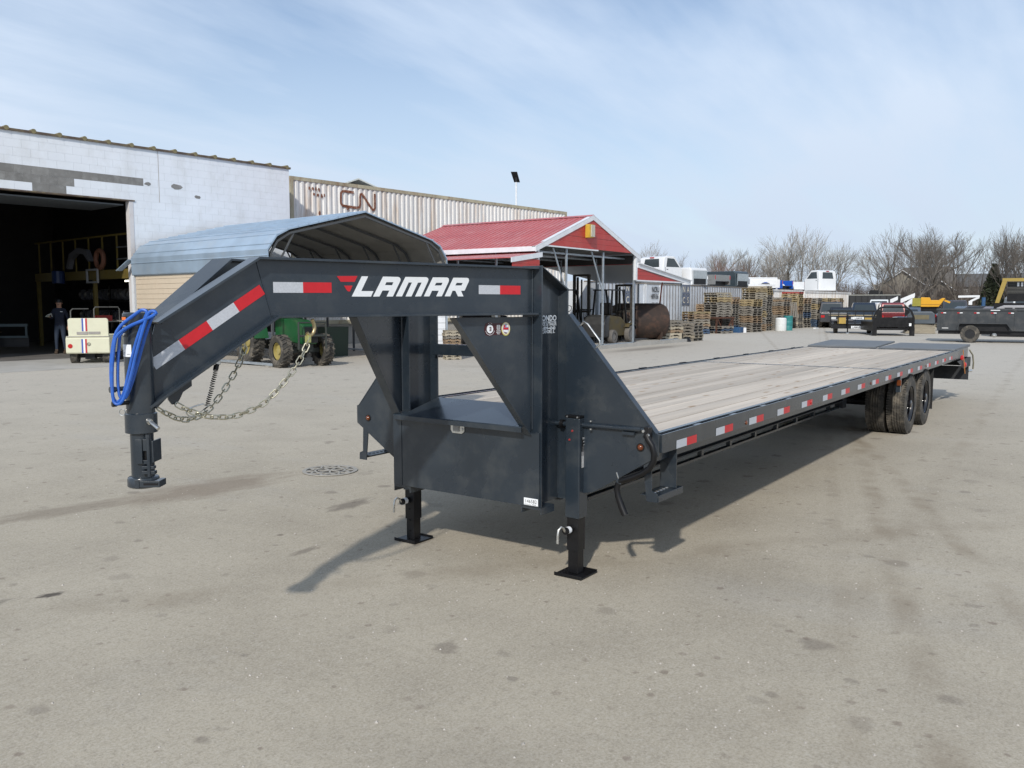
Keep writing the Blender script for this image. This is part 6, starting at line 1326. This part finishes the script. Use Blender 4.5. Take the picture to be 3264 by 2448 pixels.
# ================================================================== VEHICLES AND EQUIPMENT, RIGHT SIDE
WHL = MB().lathe([(.18, -.1), (.31, -.11), (.335, -.08), (.335, .08), (.31, .11), (.18, .1)], (0, 0, 0), (0, 1, 0), 22, cap=False).mesh('wheel', RUBBER, smooth=35)
HUBS = MB().lathe([(.19, .07), (.16, .10), (.06, .08), (.001, .09)], (0, 0, 0), (0, -1, 0), 16).mesh('rim', mat('alloy', (.35, .35, .36), .3, .7, .2, 9), smooth=True)
def car(kind, loc, rz, label, rgb, z=0.0):
    O = thing('parked_' + kind, label, {'suv': 'suv', 'pickup': 'pickup', 'sedan': 'car', 'van': 'van'}[kind], (loc[0], loc[1], z), rz)
    m = mat('car_paint_%02x%02x%02x' % tuple(int(255 * c) for c in rgb), rgb, .25, .1, .05, 2, coat=.6)
    L, Wd = 4.7, 1.82
    if kind == 'suv': bd = [(0, .35), (0, .95), (.08, 1.05), (3.3, 1.05), (4.5, .92), (4.7, .75), (4.7, .35)]; cb = [(.05, 1.0), (.3, 1.68), (.5, 1.75), (2.5, 1.74), (3.4, 1.04)]
    elif kind == 'pickup': L = 5.4; bd = [(0, .4), (0, 1.05), (3.7, 1.05), (5.2, .98), (5.4, .85), (5.4, .4)]; cb = [(2.0, 1.02), (2.1, 1.72), (2.3, 1.80), (3.3, 1.78), (4.0, 1.03)]
    elif kind == 'van': bd = [(0, .3), (0, 1.1), (3.8, 1.1), (4.7, .85), (4.8, .3)]; cb = [(.02, 1.05), (.15, 1.95), (.4, 2.02), (3.1, 2.0), (4.0, 1.08)]
    else: bd = [(0, .3), (0, .85), (.15, .95), (3.4, .93), (4.5, .80), (4.7, .6), (4.7, .3)]; cb = [(.6, .9), (1.3, 1.40), (2.6, 1.42), (3.5, .90)]
    part('body', MB().prism(bd, lambda a, b, t: V((a, t, b)), -Wd / 2, Wd / 2), m, O, bev=.06)
    part('cabin', MB().prism(cb, lambda a, b, t: V((a, t * (1 - .22 * max(0, (b - 1.0))), b)), -Wd / 2 + .06, Wd / 2 - .06), m, O, bev=.05)
    # glazing, just proud of the cabin
    zc = cb[0][1] + .10; zt = max(q[1] for q in cb) - .14
    def xat(z, side):
        pts = cb[:3] if side == 0 else cb[::-1][:3]
        for p, q in zip(pts, pts[1:]):
            if min(p[1], q[1]) <= z <= max(p[1], q[1]) and abs(p[1] - q[1]) > 1e-6: return p[0] + (q[0] - p[0]) * (z - p[1]) / (q[1] - p[1])
        return pts[0][0]
    a0, a1 = xat(zc, 0) + .12, xat(zt, 0) + .10; b0, b1 = xat(zc, 1) - .22, xat(zt, 1) - .12
    for s_ in (-1, 1):
        mid = (a0 + b0) / 2
        for (u0, u1, v0, v1) in ((a0, mid - .05, a1, mid - .05), (mid + .05, b0, mid + .05, b1)):
            w2 = lambda b: (Wd / 2 - .06) * (1 - .22 * max(0, b - 1.0)) * 1.0 + .006
            part('side_window', MB().add([(u0, s_ * w2(zc), zc), (u1, s_ * w2(zc), zc), (v1, s_ * w2(zt), zt), (v0, s_ * w2(zt), zt)], [(0, 1, 2, 3)]), GLASS, O)
    for e_, sgn in ((0, -1), (1, 1)):
        x0 = xat(zc, e_) + sgn * .012; x1 = xat(zt, e_) + sgn * .012; w0_ = .70; w1_ = .58
        part(('rear_window', 'windscreen')[e_], MB().add([(x0, -w0_, zc), (x0, w0_, zc), (x1, w1_, zt), (x1, -w1_, zt)], [(0, 1, 2, 3)]), GLASS, O)
    for x in (.85, L - .95):
        for s_ in (-1, 1):
            w_ = link('wheel', WHL, O); w_.location = (x, s_ * (Wd / 2 - .09), .335); h_ = link('rim', HUBS, w_); h_.rotation_euler = (0, 0, 0 if s_ < 0 else math.pi)
    for s_ in (-.72, .72): part('tail_light', MB().box(-.012, .005, s_ - .12, s_ + .12, .72, .88), REDL, O); part('headlight', MB().box(L - .01, L + .01, s_ - .15, s_ + .15, .62, .76), mat('lamp_clear', (.6, .62, .62), .15), O)
    return O
cars = [('pickup', (61.0, 16.3), 20, 'dark grey pickup parked just right of the last pallet stack', (.05, .05, .055)),
 ('sedan', (65.5, 17.2), 200, 'black saloon behind the dark grey pickup', (.02, .022, .03)),
 ('suv', (66.0, 15.6), 195, 'dark navy suv left of the white one', (.02, .03, .05)),
 ('suv', (64.2, 14.9), -40, 'white suv behind the black truck rack', (.70, .70, .70)),
 ('sedan', (68.2, 14.2), 190, 'silver saloon behind the white suv', (.35, .36, .38)),
 ('sedan', (67.6, 12.7), 188, 'blue grey saloon right of the silver one', (.10, .13, .18)),
 ('suv', (69.8, 11.9), 190, 'dark suv near the yellow plough', (.03, .03, .04)),
 ('suv', (63.0, 12.9), 20, 'red suv seen through the black truck rack', (.17, .012, .015)),
 ('van', (78.0, 17.0), 190, 'white van with only its roof showing behind the cars', (.70, .72, .72)),
 ('suv', (80.0, 14.8), 185, 'pale grey suv farthest back behind the cars', (.5, .52, .54)),
 ('sedan', (58.6, 9.3), -60, 'black saloon left of the rusty car', (.018, .02, .025)),
 ('sedan', (53.6, 7.2), -62, 'rust brown old car behind the dump trailer', (.16, .07, .035)),
 ('sedan', (72.8, 16.5), 190, 'dark green car under the black bin', (.02, .04, .035)),
 ('pickup', (71.0, 10.4), 190, 'dark pickup behind the rusty car', (.05, .05, .06)),
 ('van', (66.5, 6.0), 195, 'white van roof showing above the rusty car', (.68, .68, .66))]
for k, l, rz, lab, c_ in cars: car(k, l, R(rz), lab, c_, .12 if 'rust' in lab else 0)

# black truck bed with headache rack, facing the camera
RKx, RKy = 48.2, 9.85
HB = thing('truck_flatbed', 'black steel truck flatbed with arched headache rack standing on the yard', 'truck bed', (RKx, RKy, 0), face(RKx, RKy) + R(14)); HB.scale = (.94, 1, 1)
rk = MB()
arch = [(-1.06, .45), (-1.06, .95), (-.92, 1.28), (-.74, 1.44), (-.55, 1.50), (.55, 1.50), (.74, 1.44), (.92, 1.28), (1.06, .95), (1.06, .45)]
for p, q in zip(arch, arch[1:]): rk.bar((p[0], 0, p[1]), (q[0], 0, q[1]), .09, .10, up=(0, 1, 0))
part('rack_hoop', rk, BLACK, HB); part('rack_panel', MB().box(-1.02, 1.02, -.02, .02, .46, .97), BLACK, HB)
for i in range(7): part('rack_slat', MB().box(-.9, .9, -.012, .012, 1.04 + i * .06, 1.052 + i * .06), BLACK, HB) if i < 6 else None
for x in (-.62, .58): part('rack_web', MB().prism([(x, .97), (x + (.0 if x > 0 else -.3), .97), (x + (.28 if x > 0 else -.28), 1.25), (x, 1.44)], lambda a, b, t: V((a, t, b)), -.015, .015), BLACK, HB)
for x in (-1.1, .88): part('stand_leg', MB().box(x, x + .24, -.05, .1, 0, .45), BLACK, HB)
part('deck', MB().box(-1.08, 1.10, .05, 2.7, .72, .80), mat('deck_plate', (.10, .12, .14), .45, .2), HB); part('skirt', MB().box(1.0, 1.10, .1, 2.7, .25, .719), BLACK, HB); part('skirt', MB().box(-1.08, -1.0, .1, 2.7, .25, .719), BLACK, HB)
part('sticker', MB().box(.82, .94, -.03, -.022, .52, .66), WHITE, HB); part('sill', MB().box(-.8, .8, .0, .6, .30, .40), BLACK, HB)
# small black trailer with mesh gate and yellow boxes
LTx, LTy = 50.55, 12.4
LT = thing('utility_trailer', 'black railed utility trailer with tan deck and yellow boxes', 'trailer', (LTx, LTy, 0), face(LTx, LTy) + R(5))
for z in (1.22, .93, .42): part('side_rail', MB().box(-1.3, 1.45, -.05, .0, z, z + .07), BLACK, LT)
part('side_rail', MB().box(-1.3, 1.45, 2.0, 2.05, 1.22, 1.29), BLACK, LT)
for i in range(7): part('rail_post', MB().box(-1.28 + i * .44, -1.24 + i * .44, -.045, -.005, .491, 1.219), BLACK, LT)
part('deck', MB().box(-1.25, 1.4, .01, 2.0, .98, 1.03), mat('tan_deck', (.34, .27, .16), .8), LT)
part('front_panel', MB().box(-1.2, 1.3, -.10, -.06, .28, .42), BLACK, LT)
part('under_frame', MB().box(-1.1, 1.2, .1, 1.9, .35, .55), BLACK, LT)
for x in (-.85, .55): part('stored_box', MB().box(x, x + .42, -.02, .3, .55, .90), mat('crate_yellow', (.40, .27, .06), .7), LT)
for x, z, s_ in ((-.05, .80, .16), (-.15, .29, .15)):
    part('name_plate', MB().box(x, x + .55, -.115, -.105, z, z + .14), WHITE, LT); text('LAMAR', .13, INK, LT, (x + .275, -.117, z + .025), (1, 0, 0), (0, 0, 1), .003, align='CENTER', lift=0)
part('jack_post', MB().cyl((-.35, -.3, .0), (-.35, -.3, 1.05), .035, 8), BLACK, LT); part('jack_foot', MB().cyl((-.35, -.3, .001), (-.35, -.3, .06), .09, 10), GALV, LT)
for x in (-.9, .9): w_ = link('wheel', WHL, LT); w_.location = (x, .9, .335); w_.rotation_euler = (0, 0, R(90)) 
# grey cap / service body behind
SC = thing('pickup_topper', 'grey truck cap lying on pale boards left of the dump trailer', 'truck cap', (52.6, 9.3, .55), face(52.6, 9.3))
part('shell', MB().prism([(-.75, 0), (-.72, .55), (-.62, .68), (.55, .68), (.68, .55), (.72, 0)], lambda a, b, t: V((a, t, b)), 0, 1.8), mat('cap_grey', (.075, .09, .105), .4, 0, .08, 3), SC, bev=.04)
part('side_window', MB().box(-.45, .40, -.012, -.001, .25, .50), mat('tan_glass', (.14, .12, .07), .4), SC)
BP = thing('board_pile', 'pile of pale boards under the grey truck cap', 'boards', (52.6, 9.3, 0), face(52.6, 9.3) + R(8))
for i in range(9): part('board', MB().box(-.8 + .05 * (i % 3), .8 - .07 * (i % 2), -.1 + .02 * i, 1.4, .02 + i * .055, .065 + i * .055), PM[4], BP)
# dump trailer on the right
DTx, DTy = 41.9, 6.6
DT = thing('dump_trailer', 'dark grey high sided dump trailer at the right edge of the yard', 'trailer', (DTx, DTy, 0), R(-83))
DG = mat('dump_grey', (.030, .035, .040), .45, 0, .08, 2, dirt=(.14, .13, .12), dirt_amt=.3)
# local x runs to the right of the picture, -y faces the camera
part('side_panel', MB().box(-.15, 5.2, -.02, .03, .52, 1.38), DG, DT); part('side_panel', MB().box(-.15, 5.2, 1.97, 2.02, .52, 1.38), DG, DT)
part('end_panel', MB().box(-.15, -.1, .03, 1.97, .52, 1.38), DG, DT); part('end_panel', MB().box(5.15, 5.2, .03, 1.97, .52, 1.38), DG, DT); part('bed_floor', MB().box(-.1, 5.15, .03, 1.97, .5, .55), DG, DT)
part('top_rail', MB().box(-.2, 5.25, -.06, .06, 1.381, 1.47), DG, DT, bev=.01); part('top_rail', MB().box(-.2, 5.25, 1.94, 2.06, 1.381, 1.47), DG, DT)
for i in range(8): part('side_stake', MB().box(.0 + i * .7, .05 + i * .7, -.05, -.0205, .53, 1.38), DG, DT)
for i in range(8):
    o = part('reflective_tape', MB().add([(0, 0, 0), (.10, 0, 0), (.10, 0, .035), (0, 0, .035)], [(0, 1, 2, 3)], 1).add([(.10, 0, 0), (.21, 0, 0), (.21, 0, .035), (.10, 0, .035)], [(0, 1, 2, 3)], 0).mesh('reflective_tape', [WHITE, REDV], fix=False), None, DT); o.location = (-.02 + i * .645, -.0525, 1.27)
part('main_rail', MB().box(-.1, 5.0, .1, .2, .36, .499), BLACK, DT); part('main_rail', MB().box(-.1, 5.0, 1.8, 1.9, .36, .499), BLACK, DT)
part('fender', MB().prism([(.62, .58), (.70, .86), (2.55, .86), (2.75, .58), (2.70, .56), (2.52, .82), (.74, .82), (.66, .56)], lambda a, b, t: V((a, t, b)), -.24, -.055), DG, DT)
part('fender_back', MB().box(.72, 2.6, -.052, -.0505, .5, .83), BLACK, DT)
w_ = link('wheel', WHL, DT); w_.location = (1.15, -.13, .38); w_.scale = (1.13,) * 3; h_ = link('rim', MB().lathe([(.19, .07), (.12, .0), (.08, .05), (.001, .06)], (0, 0, 0), (0, -1, 0), 16).mesh('rim', RIMM, smooth=True), w_)
part('axle_hub', MB().lathe([(.10, 0), (.09, .1), (.04, .14)], (2.08, .0, .34), (0, -1, 0), 14), ZINC, DT); part('axle', MB().box(1.1, 1.2, .0, 2.0, .32, .42).box(2.03, 2.13, .0, 2.0, .28, .38), BLACK, DT)
part('print', MB().box(1.9, 2.25, -.066, -.061, 1.39, 1.42), WHITE, DT); part('print', MB().box(.05, .3, -.03, -.0205, .6, .64), mat('print_pale', (.5, .5, .5), .5), DT)
# yellow canopied dump body
YD = thing('dumper', 'black dump body framed by a yellow cab protector at the right edge', 'dump body', (53.5, 4.65, 0), face(53.5, 4.65))
ym = mat('canopy_yellow', (.33, .235, .05), .5, 0, .1, 3)
part('cross_frame', MB().box(-.85, 2.4, -.05, .05, 2.88, 3.05), ym, YD); part('left_frame', MB().prism([(-1.15, 1.72), (-.95, 1.72), (-.62, 2.9), (-.85, 2.9)], lambda a, b, t: V((a, t, b)), -.05, .35), ym, YD); part('right_frame', MB().box(2.2, 2.4, -.05, .35, 1.72, 2.879), ym, YD)
part('mesh_panel', MB().box(-.6, 2.2, .36, .40, 1.8, 2.85), BLACK, YD); 
for i in range(8): part('mesh_bar', MB().box(-.6, 2.2, .33, .359, 2.25 + i * .075, 2.275 + i * .075), mat('bar_grey', (.12, .12, .11), .6), YD)
part('body_box', MB().box(-1.2, 2.4, .0, 3.5, .9, 1.719), BLACK, YD); part('white_mark', MB().box(-.15, -.05, .30, .328, 2.62, 2.82).box(.03, .13, .30, .328, 2.62, 2.82), WHITE, YD)
for x in (-.7, 1.6): w_ = link('wheel', WHL, YD); w_.location = (x, .3, .45); w_.scale = (1.3,) * 3; w_.rotation_euler = (0, 0, R(90)); part('stand', MB().box(x - .06, x + .06, .5, .6, .0, .9), BLACK, YD)
# grey jeep hardtop on a dark base
JH = thing('hardtop', 'light grey vehicle hardtop with dark slots behind the dump trailer', 'hardtop', (50.2, 4.6, .55), face(50.2, 4.6))
part('shell', MB().prism([(-1.05, .0), (-.98, .55), (-.75, .92), (-.45, 1.05), (1.3, 1.05), (1.7, .95), (1.9, .6), (1.95, 0)], lambda a, b, t: V((a, t, b)), 0, 1.7), mat('hardtop_grey', (.30, .30, .31), .5, 0, .08, 3), JH, bev=.05)
for x0, x1, z in ((-.40, -.05, .83), (.05, .55, .83), (.62, 1.0, .83), (.05, .55, .68), (.62, 1.0, .68)): part('slot', MB().box(x0, x1, -.012, -.001, z, z + .10), BLACK, JH)
part('base', MB().box(-1.0, 1.9, .1, 1.6, -.55, -.001), BLACK, JH)
# yellow plough / skip
YP = thing('yellow_plough', 'bright orange yellow spreader body behind the parked cars', 'plough', (65.7, 11.3, 0), face(65.7, 11.3))
oy = mat('plough_orange', (.66, .33, .01), .45, 0, .05, 3)
part('hopper', MB().prism([(-.38, 1.45), (.75, 1.45), (1.15, 2.05), (.95, 2.06), (.75, 1.92), (.25, 1.92), (.18, 2.10), (-.38, 2.12)], lambda a, b, t: V((a, t, b)), 0, 1.2), oy, YP, bev=.02); part('side_box', MB().box(-.92, -.385, .05, 1.1, 1.50, 2.06), mat('olive_yellow', (.28, .25, .03), .5), YP); part('chute', MB().bar((1.1, .3, 1.9), (1.45, .3, 1.75), .3, .12), oy, YP); part('seam', MB().box(-.37, .9, -.012, -.001, 1.60, 1.63), mat('seam_orange', (.3, .14, .01), .5), YP)
part('stand', MB().box(-.8, .7, .2, 1.0, 0, 1.449), BLACK, YP)
# black bin on flatbed with things on top
BK = thing('roll_off_bin', 'long black open container rising behind the parked cars', 'bin', (76.0, 17.2, 0), face(76.0, 17.2))
part('shell', MB().box(-1.9, 2.1, 0, 2.2, .4, 2.35), mat('bin_black', (.015, .016, .018), .6, 0, .2, 3), BK); part('edge', MB().box(-1.92, 2.12, -.03, .05, 2.351, 2.41), mat('edge_pale', (.3, .3, .27), .6), BK); part('base', MB().box(-1.8, 2.0, .2, 2.0, 0, .399), BLACK, BK)
for i in range(9): part('side_rib', MB().box(-1.85 + i * .48, -1.80 + i * .48, -.04, -.001, .42, 2.34), BLACK, BK)
for i, (x0, x1, z0, z1, lab) in enumerate(((-.35, .45, 2.42, 2.78, 'black wheel housing on top of the long black bin'), (.5, .75, 2.42, 2.72, 'small dark part on the right of the black bin top'))):
    o = part('scrap_part', MB().prism([(x0, z0), (x1, z0), (x1 - .05, z1), (x0 + .08, z1)], lambda a, b, t: V((a, t, b)), .1, .7), BLACK); o.location = (76.0, 17.2, 0); o.rotation_euler = (0, 0, face(76.0, 17.2)); tag(o, lab, 'scrap')
for x, y, w_, h_, z_, sk_, lab in ((73.3, 15.0, .55, .28, 1.72, .25, 'white plough blade leaning before the black bin'), (72.8, 13.9, 1.0, .30, 1.75, .45, 'long white slanted blade left of the yellow spreader'), (70.6, 13.3, .55, .30, 1.45, .45, 'short white slanted blade lowest by the yellow spreader')):
    o = part('plough_blade', MB().prism([(-w_ / 2, 0), (-w_ / 2 + .1, .0), (w_ / 2, sk_ + .0), (w_ / 2, sk_ + h_), (-w_ / 2, h_)], lambda a, b, t: V((a, t, b)), 0, .12), VWHITE); o.location = (x, y, z_); o.rotation_euler = (0, 0, face(x, y)); tag(o, lab, 'blade')
    p = part('stand', MB().box(-.05, .05, .121, .2, -z_, .2), BLACK, o)
ZF = thing('white_boom', 'white folded Z shaped boom rising above the rusty car', 'boom', (60.8, 8.0, 0), face(60.8, 8.0))
part('upper_arm', MB().bar((-.65, 0, 2.12), (.55, 0, 2.14), .14, .13), VWHITE, ZF); part('middle_arm', MB().bar((.52, 0, 2.08), (.05, 0, 1.83), .12, .12), VWHITE, ZF); part('mount', MB().box(-.05, .15, -.08, .08, 1.6, 1.85), VWHITE, ZF); part('stand', MB().box(.0, .1, -.05, .05, 0, 1.6), BLACK, ZF)
BX = thing('box_truck', 'white box truck with teal corner far behind the pallet row', 'truck', (101.5, 27.5, 0), face(101.5, 27.5) + R(20))
part('cargo_box', MB().box(-1.0, 1.25, 0, 6, .9, 2.85), VWHITE, BX); part('teal_flash', MB().prism([(-.2, 1.9), (1.24, 1.9), (1.24, 2.3)], lambda a, b, t: V((a, t, b)), -.03, -.002), MATS['drum_teal'], BX)
for x in (-.8, .9): w_ = link('wheel', WHL, BX); w_.location = (x, .8, .45); w_.scale = (1.35,) * 3; w_.rotation_euler = (0, 0, R(90))
part('chassis', MB().box(-.9, 1.1, .1, 6.0, .5, .899), BLACK, BX)
BPo = part('blue_post', MB().cyl((66.5, 7.9, 0), (66.5, 7.9, 2.1), .12, 10), MATS['tote_blue']); tag(BPo, 'short blue post behind the parked cars', 'post')

# ================================================================== HOUSES BEHIND THE TREES
HS = thing('house', 'tan gabled house with dark roof behind the bare trees', 'house', (124, 23, 0), face(124, 23))
TAN = mat('tan_siding', (.22, .20, .165), .8, 0, .08, 1); RFD = mat('brown_roof', (.11, .10, .09), .85, 0, .1, 1)
part('wall', MB().box(-4.9, 4.9, 0, 9, 0, 4.2), TAN, HS)
part('roof', MB().prism([(-2.2, 4.1), (-1.4, 6.5), (4.6, 6.5), (5.3, 4.1)], lambda a, b, t: V((a, t + (b - 4.1) * 1.0, b)), 0, 5), RFD, HS)
for cx_, w_, h0, h1, d_ in ((-1.4, 3.3, 3.6, 5.9, -1.5), (2.9, 2.4, 3.0, 4.6, -2.4)):
    part('gable_wing', MB().prism([(cx_ - w_, 0), (cx_ + w_, 0), (cx_ + w_, h0), (cx_, h1), (cx_ - w_, h0)], lambda a, b, t: V((a, t, b)), d_, 0), TAN, HS)
    part('gable_roof', MB().prism([(cx_ - w_ - .4, h0 - .2), (cx_, h1 + .12), (cx_ + w_ + .4, h0 - .2), (cx_ + w_ + .4, h0 - .05), (cx_, h1 + .3), (cx_ - w_ - .4, h0 - .05)], lambda a, b, t: V((a, t, b)), d_ - .35, 0), RFD, HS)
    for s_ in (-1, 1): part('barge_board', MB().bar((cx_, d_ - .38, h1 + .1), (cx_ + s_ * (w_ + .4), d_ - .38, h0 - .22), .08, .22, up=(0, 1, 0)), WTRIM, HS)
    part('window', MB().box(cx_ - .5, cx_ + .5, d_ - .03, d_ - .001, 2.0, 3.1), GLASS, HS)
for i, (x, y, w_) in enumerate(((128.5, 17.5, 4.5), (130.5, 10.5, 4.5), (131, 3.5, 4.5))):
    O = thing('townhouse', ('pale townhouse nearest the tan house behind the trees', 'middle pale townhouse behind the trees', 'rightmost pale townhouse behind the trees')[i], 'house', (x, y, 0), face(x, y))
    part('wall', MB().box(-3.6, 3.6, 0, 8, 0, 3.9), mat('pale_siding', (.33, .33, .32), .8), O); part('roof', MB().prism([(-.4, 3.85), (4, 5.7), (8.4, 3.85)], lambda a, b, t: V((t, a, b)), -3.8, 3.8), mat('grey_roof', (.10, .10, .10), .85), O)
    for k in range(4):
        f = part('window', MB().box(-3.0 + k * 1.7, -2.1 + k * 1.7, -.03, -.001, 1.2, 2.7), WTRIM, O); part('pane', MB().box(-2.92 + k * 1.7, -2.18 + k * 1.7, -.045, -.031, 1.28, 2.62), GLASS, f)

# ================================================================== TREES
BARKS = [mat('bark_pale', (.27, .25, .225), .9, 0, .2, 4), mat('bark_dark_hazed', (.16, .142, .125), .9, 0, .2, 4), mat('bark_red', (.17, .105, .085), .9, 0, .2, 4)]  # second bark colour lightened to paint distance haze into the far trees
def tree_mesh(seed, spread, multi, depth=5, up=.22):
    r2 = random.Random(seed); trunk = MB(); crown = MB()
    def seg(mb, p, d, L, r_, lvl):
        n_ = 5 if lvl < 2 else 3; k = 3 if lvl < 4 else 2; pts = [p]; dd = d.copy()
        for i in range(k):
            dd = (dd + V((r2.uniform(-1, 1), r2.uniform(-1, 1), r2.uniform(-.4, .9))) * .16).normalized(); pts.append(pts[-1] + dd * L / k)
        re = r_ * .62
        mb.tube(pts, [r_ + (re - r_) * i / k for i in range(k + 1)], n_)
        if lvl >= depth: return
        ch = 3 if lvl < 1 else r2.choice((3, 3, 4, 4))
        for c_ in range(ch):
            t = 1.0 if c_ == 0 else r2.uniform(.35, 1.0)
            q = pts[0].lerp(pts[-1], t) if t < 1 else pts[-1]
            if t < 1: u = t * k; i0 = min(int(u), k - 1); q = pts[i0].lerp(pts[i0 + 1], u - i0)
            a = r2.uniform(0, 6.283); side = dd.orthogonal().normalized(); side = Matrix.Rotation(a, 3, dd) @ side
            ang = r2.uniform(.25, .75) * spread if c_ else r2.uniform(.05, .3)
            nd = (dd * math.cos(ang) + side * math.sin(ang) + V((0, 0, up * .5))).normalized()
            seg(crown if lvl >= 1 else (trunk if c_ == 0 else crown), q, nd, L * r2.uniform(.60, .86), max(re * (1 if c_ == 0 else .72), .0065), lvl + 1)
    for m_ in range(multi):
        a = m_ * 6.283 / multi + r2.random(); d = V((math.cos(a) * .38 * (multi > 1), math.sin(a) * .38 * (multi > 1), 1)).normalized()
        seg(trunk, V((math.cos(a) * .15 * (multi > 1), math.sin(a) * .15 * (multi > 1), -.1)), d, 2.5, .17 / math.sqrt(multi) + .04, 0)
    return trunk, crown
variants = []
for sd_, spr, mu, dp in ((3, 1.05, 4, 5), (11, 1.0, 1, 6), (23, 1.0, 3, 5), (31, .85, 1, 6)):
    t_, c_ = tree_mesh(sd_, spr, mu, dp); h = max(v[2] for v in c_.v)
    for mb in (t_, c_): mb.v = [(v[0] * 8 / h, v[1] * 8 / h, v[2] * 8 / h) for v in mb.v]
    variants.append([(t_.mesh('trunk', BARKS[b]), c_.mesh('crown', BARKS[b], fix=False)) for b in range(3)])
def tree(x, y, h, v, b, label, wide=1.0, group=None):
    O = thing('bare_tree', label, 'tree', (x, y, 0), rnd.uniform(0, 6.28), group); t_, c_ = variants[v][b]; link('trunk', t_, O); link('crown', c_, O); s_ = h / 8; O.scale = (s_ * wide, s_ * wide, s_); return O
tree(94, 29.0, 10.5, 0, 0, 'broad pale bare tree with many stems above the last white cab', 1.15); tree(97, 26.8, 9.2, 2, 0, 'pale bare tree right beside the broad many stemmed one', .9)
tree(95.4, 21.4, 7.6, 1, 0, 'smaller lone bare tree in the gap before the tan house', .9)
tree(91.9, 17.7, 9.7, 0, 1, 'tall dark bare tree in front of the tan house', 1.1); tree(98.4, 16.6, 9.9, 1, 1, 'dark bare tree right of the tall one before the house', 1.25)
tree(104.7, 16.2, 9.4, 3, 1, 'slim bare tree at the right end of the house roof', 1.3); tree(100.2, 13.6, 9.2, 2, 1, 'forked bare tree between house and townhouses'); tree(107.3, 12.2, 9.5, 3, 1, 'upright bare tree before the middle townhouse', 1.3)
tree(98.0, 8.7, 9.9, 0, 1, 'wide dark bare tree at the right edge of the picture', 1.1); tree(101.0, 5.6, 9.4, 1, 1, 'bare tree cut by the right picture edge', 1.2)
tree(81.0, 41.4, 8.4, 1, 0, 'bare tree showing just over the shed roof right of the gable'); tree(83.3, 38.3, 7.3, 2, 1, 'low bare tree behind the white truck cap', 1.2); tree(89.8, 37.7, 7.9, 3, 0, 'pale upright bare tree above the silver truck bed', 1.1)
tree(76.5, 30.5, 6.4, 0, 2, 'reddish bushy bare tree behind the slate truck cap', .8); tree(82.9, 30.1, 7.6, 2, 1, 'dark forked bare tree above the white frame'); tree(88.9, 30.5, 7.6, 1, 0, 'bare tree left of the broad pale one', 1.2)
tree(108, 34.5, 6.2, 3, 0, 'thin far bare tree behind the red bush', 1.3)
# dark evergreen at right
EV = thing('evergreen_tree', 'dull dark green conifer under the wide bare tree', 'tree', (99.5, 11.0, 0)); ev = MB()
for i in range(5200):
    z = rnd.random() ** .8 * 5.0; rad = (1 - z / 5.4) * 1.9; a = rnd.uniform(0, 6.283); r_ = rad * math.sqrt(rnd.random()); c_ = V((r_ * math.cos(a), r_ * math.sin(a), .6 + z)); s_ = .16
    ev.add([c_ + V((rnd.uniform(-s_, s_), rnd.uniform(-s_, s_), rnd.uniform(-s_, s_))) for _ in range(3)], [(0, 1, 2)])
part('crown', ev.mesh('crown', mat('conifer', (.035, .045, .022), .9, 0, .3, 1), fix=False), None, EV); part('trunk', MB().cyl((0, 0, 0), (0, 0, 4.5), .16, 8), BARKS[1], EV)
# brush belt
def thicket(name, pts, n, h, m, label, seed):
    r2 = random.Random(seed); mb = MB()
    for i in range(n):
        u = r2.random() * (len(pts) - 1); k = min(int(u), len(pts) - 2); p = V(pts[k]).lerp(V(pts[k + 1]), u - k); x = p.x + r2.uniform(-6, 6); y = p.y + r2.uniform(-1.5, 1.5)
        hh = h * r2.uniform(.45, 1.1); lean = V((r2.uniform(-.25, .25), r2.uniform(-.25, .25), 1)); base = V((x, y, 0)); top = base + lean * hh
        w_ = r2.uniform(.012, .035); mb.tube([base, base + lean * hh * .5, top], [w_, w_ * .7, .006], 3)
        for j in range(9):
            q = base.lerp(top, r2.uniform(.15, .95)); d = V((r2.uniform(-1, 1), r2.uniform(-1, 1), r2.uniform(.1, 1))).normalized() * r2.uniform(.3, .9)
            mb.tube([q, q + d], [.010, .005], 3)
    o = link(name, mb.mesh(name, m, fix=False)); tag(o, label, 'brush', kind='stuff'); return o
thicket('brush', [(96, 50, 0), (98, 35, 0), (100, 24, 0), (105, 14, 0), (106, 2, 0), (104, -10, 0)], 6200, 4.0, mat('brush_brown', (.17, .14, .12), .95, 0, .25, .3), 'dense leafless grey brown brush belt behind the yard', 5)
thicket('brush', [(112, 60, 0), (112, 40, 0), (114, 25, 0), (116, 8, 0), (114, -12, 0)], 2600, 3.6, mat('brush_grey', (.19, .165, .145), .95, 0, .25, .3), 'farther belt of leafless scrub behind the first', 6)
gsm = MB(); r3 = random.Random(8)
for i in range(9000):
    x = r3.uniform(78, 96); y = r3.uniform(-12, 50); h = r3.uniform(.25, .8); a = r3.uniform(0, 3.14); gsm.add([(x - .05 * math.cos(a), y - .05 * math.sin(a), 0), (x + .05 * math.cos(a), y + .05 * math.sin(a), 0), (x + r3.uniform(-.2, .2), y + r3.uniform(-.2, .2), h)], [(0, 1, 2)])
gs = link('dry_grass', gsm.mesh('dry_grass', mat('dry_grass', (.20, .16, .09), .95, 0, .3, .3), fix=False)); tag(gs, 'strip of dry winter grass in front of the brush belt', 'grass', kind='stuff')
